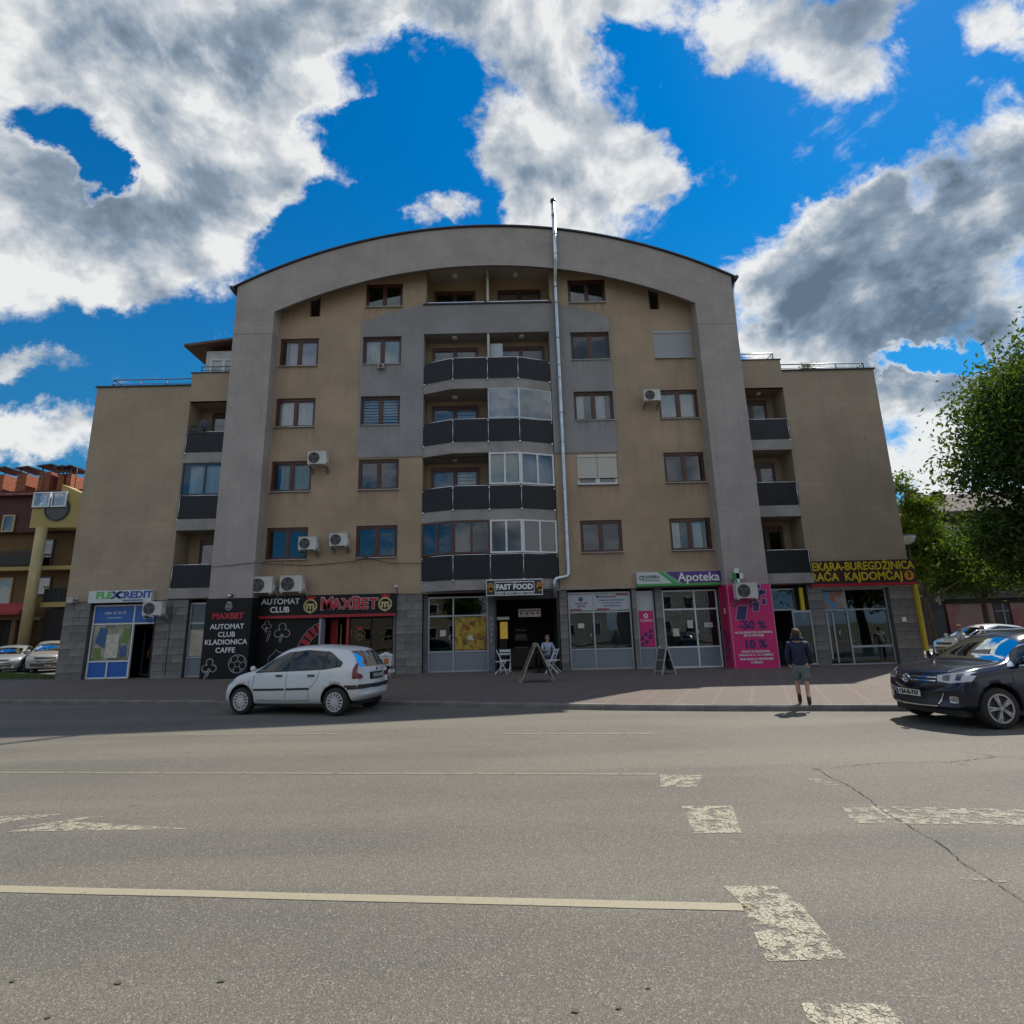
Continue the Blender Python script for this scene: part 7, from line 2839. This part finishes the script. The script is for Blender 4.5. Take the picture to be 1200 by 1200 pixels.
def rw_(name, mb_, m, parent=None):
    return mb_.build(name, m, parent or rb, (0, 0, 0) if parent else -RB)


mb = MB()
mb.box(31.6, 60, 41, 52, 0, 9.4)
rw_('wall', mb, DR)
mb = MB()
mb.add([(30.4, 40.2, 9.8), (60, 40.2, 9.8), (60, 44, 12.0), (34.0, 44, 12.0), (30.4, 52, 9.8), (60, 52, 9.8)], [(0, 1, 2, 3), (3, 2, 5, 4), (0, 3, 4)])
mb.add([(30.4, 40.2, 9.55), (60, 40.2, 9.55), (60, 40.2, 9.8), (30.4, 40.2, 9.8)], [(0, 1, 2, 3)])
mb.box(30.5, 60, 40.3, 52, 9.4, 9.56)
rw_('roof', mb, mat('old_tile', (.040, .028, .025), .85, var=.3, vs=3))
for x, y in ((32.0, 42.2), (34.6, 43.0)):
    mb = MB()
    mb.tube([(x, y, 10.0), (x, y, 11.5)], .5, 8)
    mb.tube([(x, y, 11.5), (x, y, 11.65)], .6, 8)
    ch_ = rw_('chimney', mb, mat('old_brick', (.11, .05, .04), .9, var=.2))
    mb = MB()
    mb.tube([(x, y, 11.65), (x, y, 11.85)], .3, 8)
    mb.tube([(x, y, 11.87), (x, y, 11.93)], .5, 8)
    rw_('chimney_cap', mb, DARKMETAL, ch_)
for i, (a, b, c, d) in enumerate(((33.0, 34.6, 7.3, 9.0), (35.6, 37.2, 7.3, 9.0), (38.6, 40.2, 7.3, 9.0), (33.0, 34.4, 4.2, 6.2), (36, 37.4, 4.2, 6.2), (39, 40.4, 4.2, 6.2), (42, 43.4, 4.2, 6.2))):
    mb = MB()
    for q in ((a, a + .12, c, d), (b - .12, b, c, d), (a + .12, b - .12, d - .12, d), (a + .12, b - .12, c, c + .12), ((a + b) / 2 - .05, (a + b) / 2 + .05, c + .12, d - .12)):
        mb.box(q[0], q[1], 40.9, 41.02, q[2], q[3])
    wf = rw_('window', mb, mat('grey_wood', (.14, .14, .14), .7))
    mb = MB()
    mb.box(a + .12, b - .12, 40.95, 40.96, c + .12, d - .12)
    rw_('pane', mb, MATS['far_glass'], wf)
mb = MB()
mb.box(31.4, 60, 40.4, 41, 3.3, 3.75)
rw_('cornice', mb, DR)
poster = blotch_mat('floral_print', [(.10, .045, .04), (.20, .05, .05), (.14, .10, .08), (.24, .10, .10)], 1.6, 4)
for a, b in ((31.9, 35.3), (36.6, 39.4), (40.2, 43.2), (44, 47)):
    mb = MB()
    mb.box(a, b, 40.8, 40.95, .9, 2.95)
    rw_('printed_shop_window', mb, poster)
mb = MB()
mb.box(29.2, 31.5, 40.6, 44, 0, 2.6)
rw_('dark_gate', mb, mat('gate_dark', (.02, .02, .022), .7))
rw_('dark_gate', MB().box(35.4, 36.5, 40.85, 40.98, 0, 2.9), MATS['gate_dark'])
mb = MB()
mb.box(36.0, 36.08, 40.80, 40.85, .5, 2.9)
mb.box(35.45, 36.45, 40.80, 40.85, 2.35, 2.42)
rw_('gate_bar', mb, mat('grey_bar', (.2, .2, .2), .6))
mb = MB()
mb.bar((30.8, 40.3, 5.2), (31.1, 40.3, 2.9), .12)
mb.box(31.0, 31.6, 40.5, 40.6, 3.2, 4.9)
rw_('drain_pipe', mb, mat('pale_pipe', (.16, .14, .11), .7))
# further dwellings so the street goes on
mb = MB()
# street lamp head between block and tree
t = thing('street_lamp', 'street lamp with a pale glass head beyond the right corner of the block', 'lamp', (19.3, 26.3, .1))
mb = MB()
mb.tube([(0, 0, 0), (0, 0, 5.3)], [.07, .045], 8)
mb.build('pole', DARKMETAL, t)
mb = MB()
mb.tube([(0, 0, 5.30), (0, 0, 5.42), (0, 0, 5.62), (0, 0, 5.72)], [.1, .26, .36, .34], 12)
mb.build('lamp_head', mat('lamp_pale', (.34, .38, .40), .3), t)
mb = MB()
mb.tube([(0, 0, 5.72), (0, 0, 5.76)], [.38, .2], 12)
mb.build('lamp_cap', ALU, t)

# the other side of the street, seen only mirrored in the shop windows
def far_house(label, x0, x1, h, col, seed):
    base = Vector(((x0 + x1) / 2, -26, .1))
    t = thing('town_house', label, 'building', base)
    mb = MB()
    w2 = (x1 - x0) / 2
    mb.box(-w2, w2, -9, 0, 0, h)
    mb.build('wall', col, t)
    mb = MB()
    mb.prism([(-w2 - .4, h), (w2 + .4, h), (w2 * .8, h + 2.5), (-w2 * .8, h + 2.5)], -9.4, .4)
    mb.build('roof', REDR, t)
    n = int((x1 - x0) // 2.6)
    f = MB()
    f.box(-.6, .6, 0, .05, 0, 1.5)
    fm_ = f.mesh('window', WHITEF, True)
    g_ = MB()
    g_.box(-.52, .52, .052, .06, .08, 1.42)
    gm_ = g_.mesh('pane', MATS['far_glass'], True)
    for r in range(int(h // 3)):
        for k in range(n):
            w_ = put('window', fm_, t, (-w2 + (k + .5) * (x1 - x0) / n, 0, 1 + r * 3))
            put('pane', gm_, w_)


far_house('ochre rendered town house across the street behind the viewer', -22, -6, 7, mat('opp_ochre', (.30, .25, .17), .9), 1)
far_house('pale rendered town house across the street behind the viewer', -3, 12, 7, mat('opp_pale', (.28, .27, .24), .9), 2)
far_house('grey rendered town house across the street behind the viewer', 15, 30, 7, mat('opp_grey', (.34, .33, .32), .9), 3)
for i, (x, y) in enumerate(((-5, -14.5), (4, -15), (14, -14.5))):
    tree('street_tree', ('left', 'middle', 'right')[i] + ' one of three street trees behind the viewer', (x, y, .1), [(0, 0, 4.6, 1.9, 1.9, 1.6)], 6000, .16, LEAF_M, .15, 2.6, 20 + i, 'street trees across the road', clump=.5)
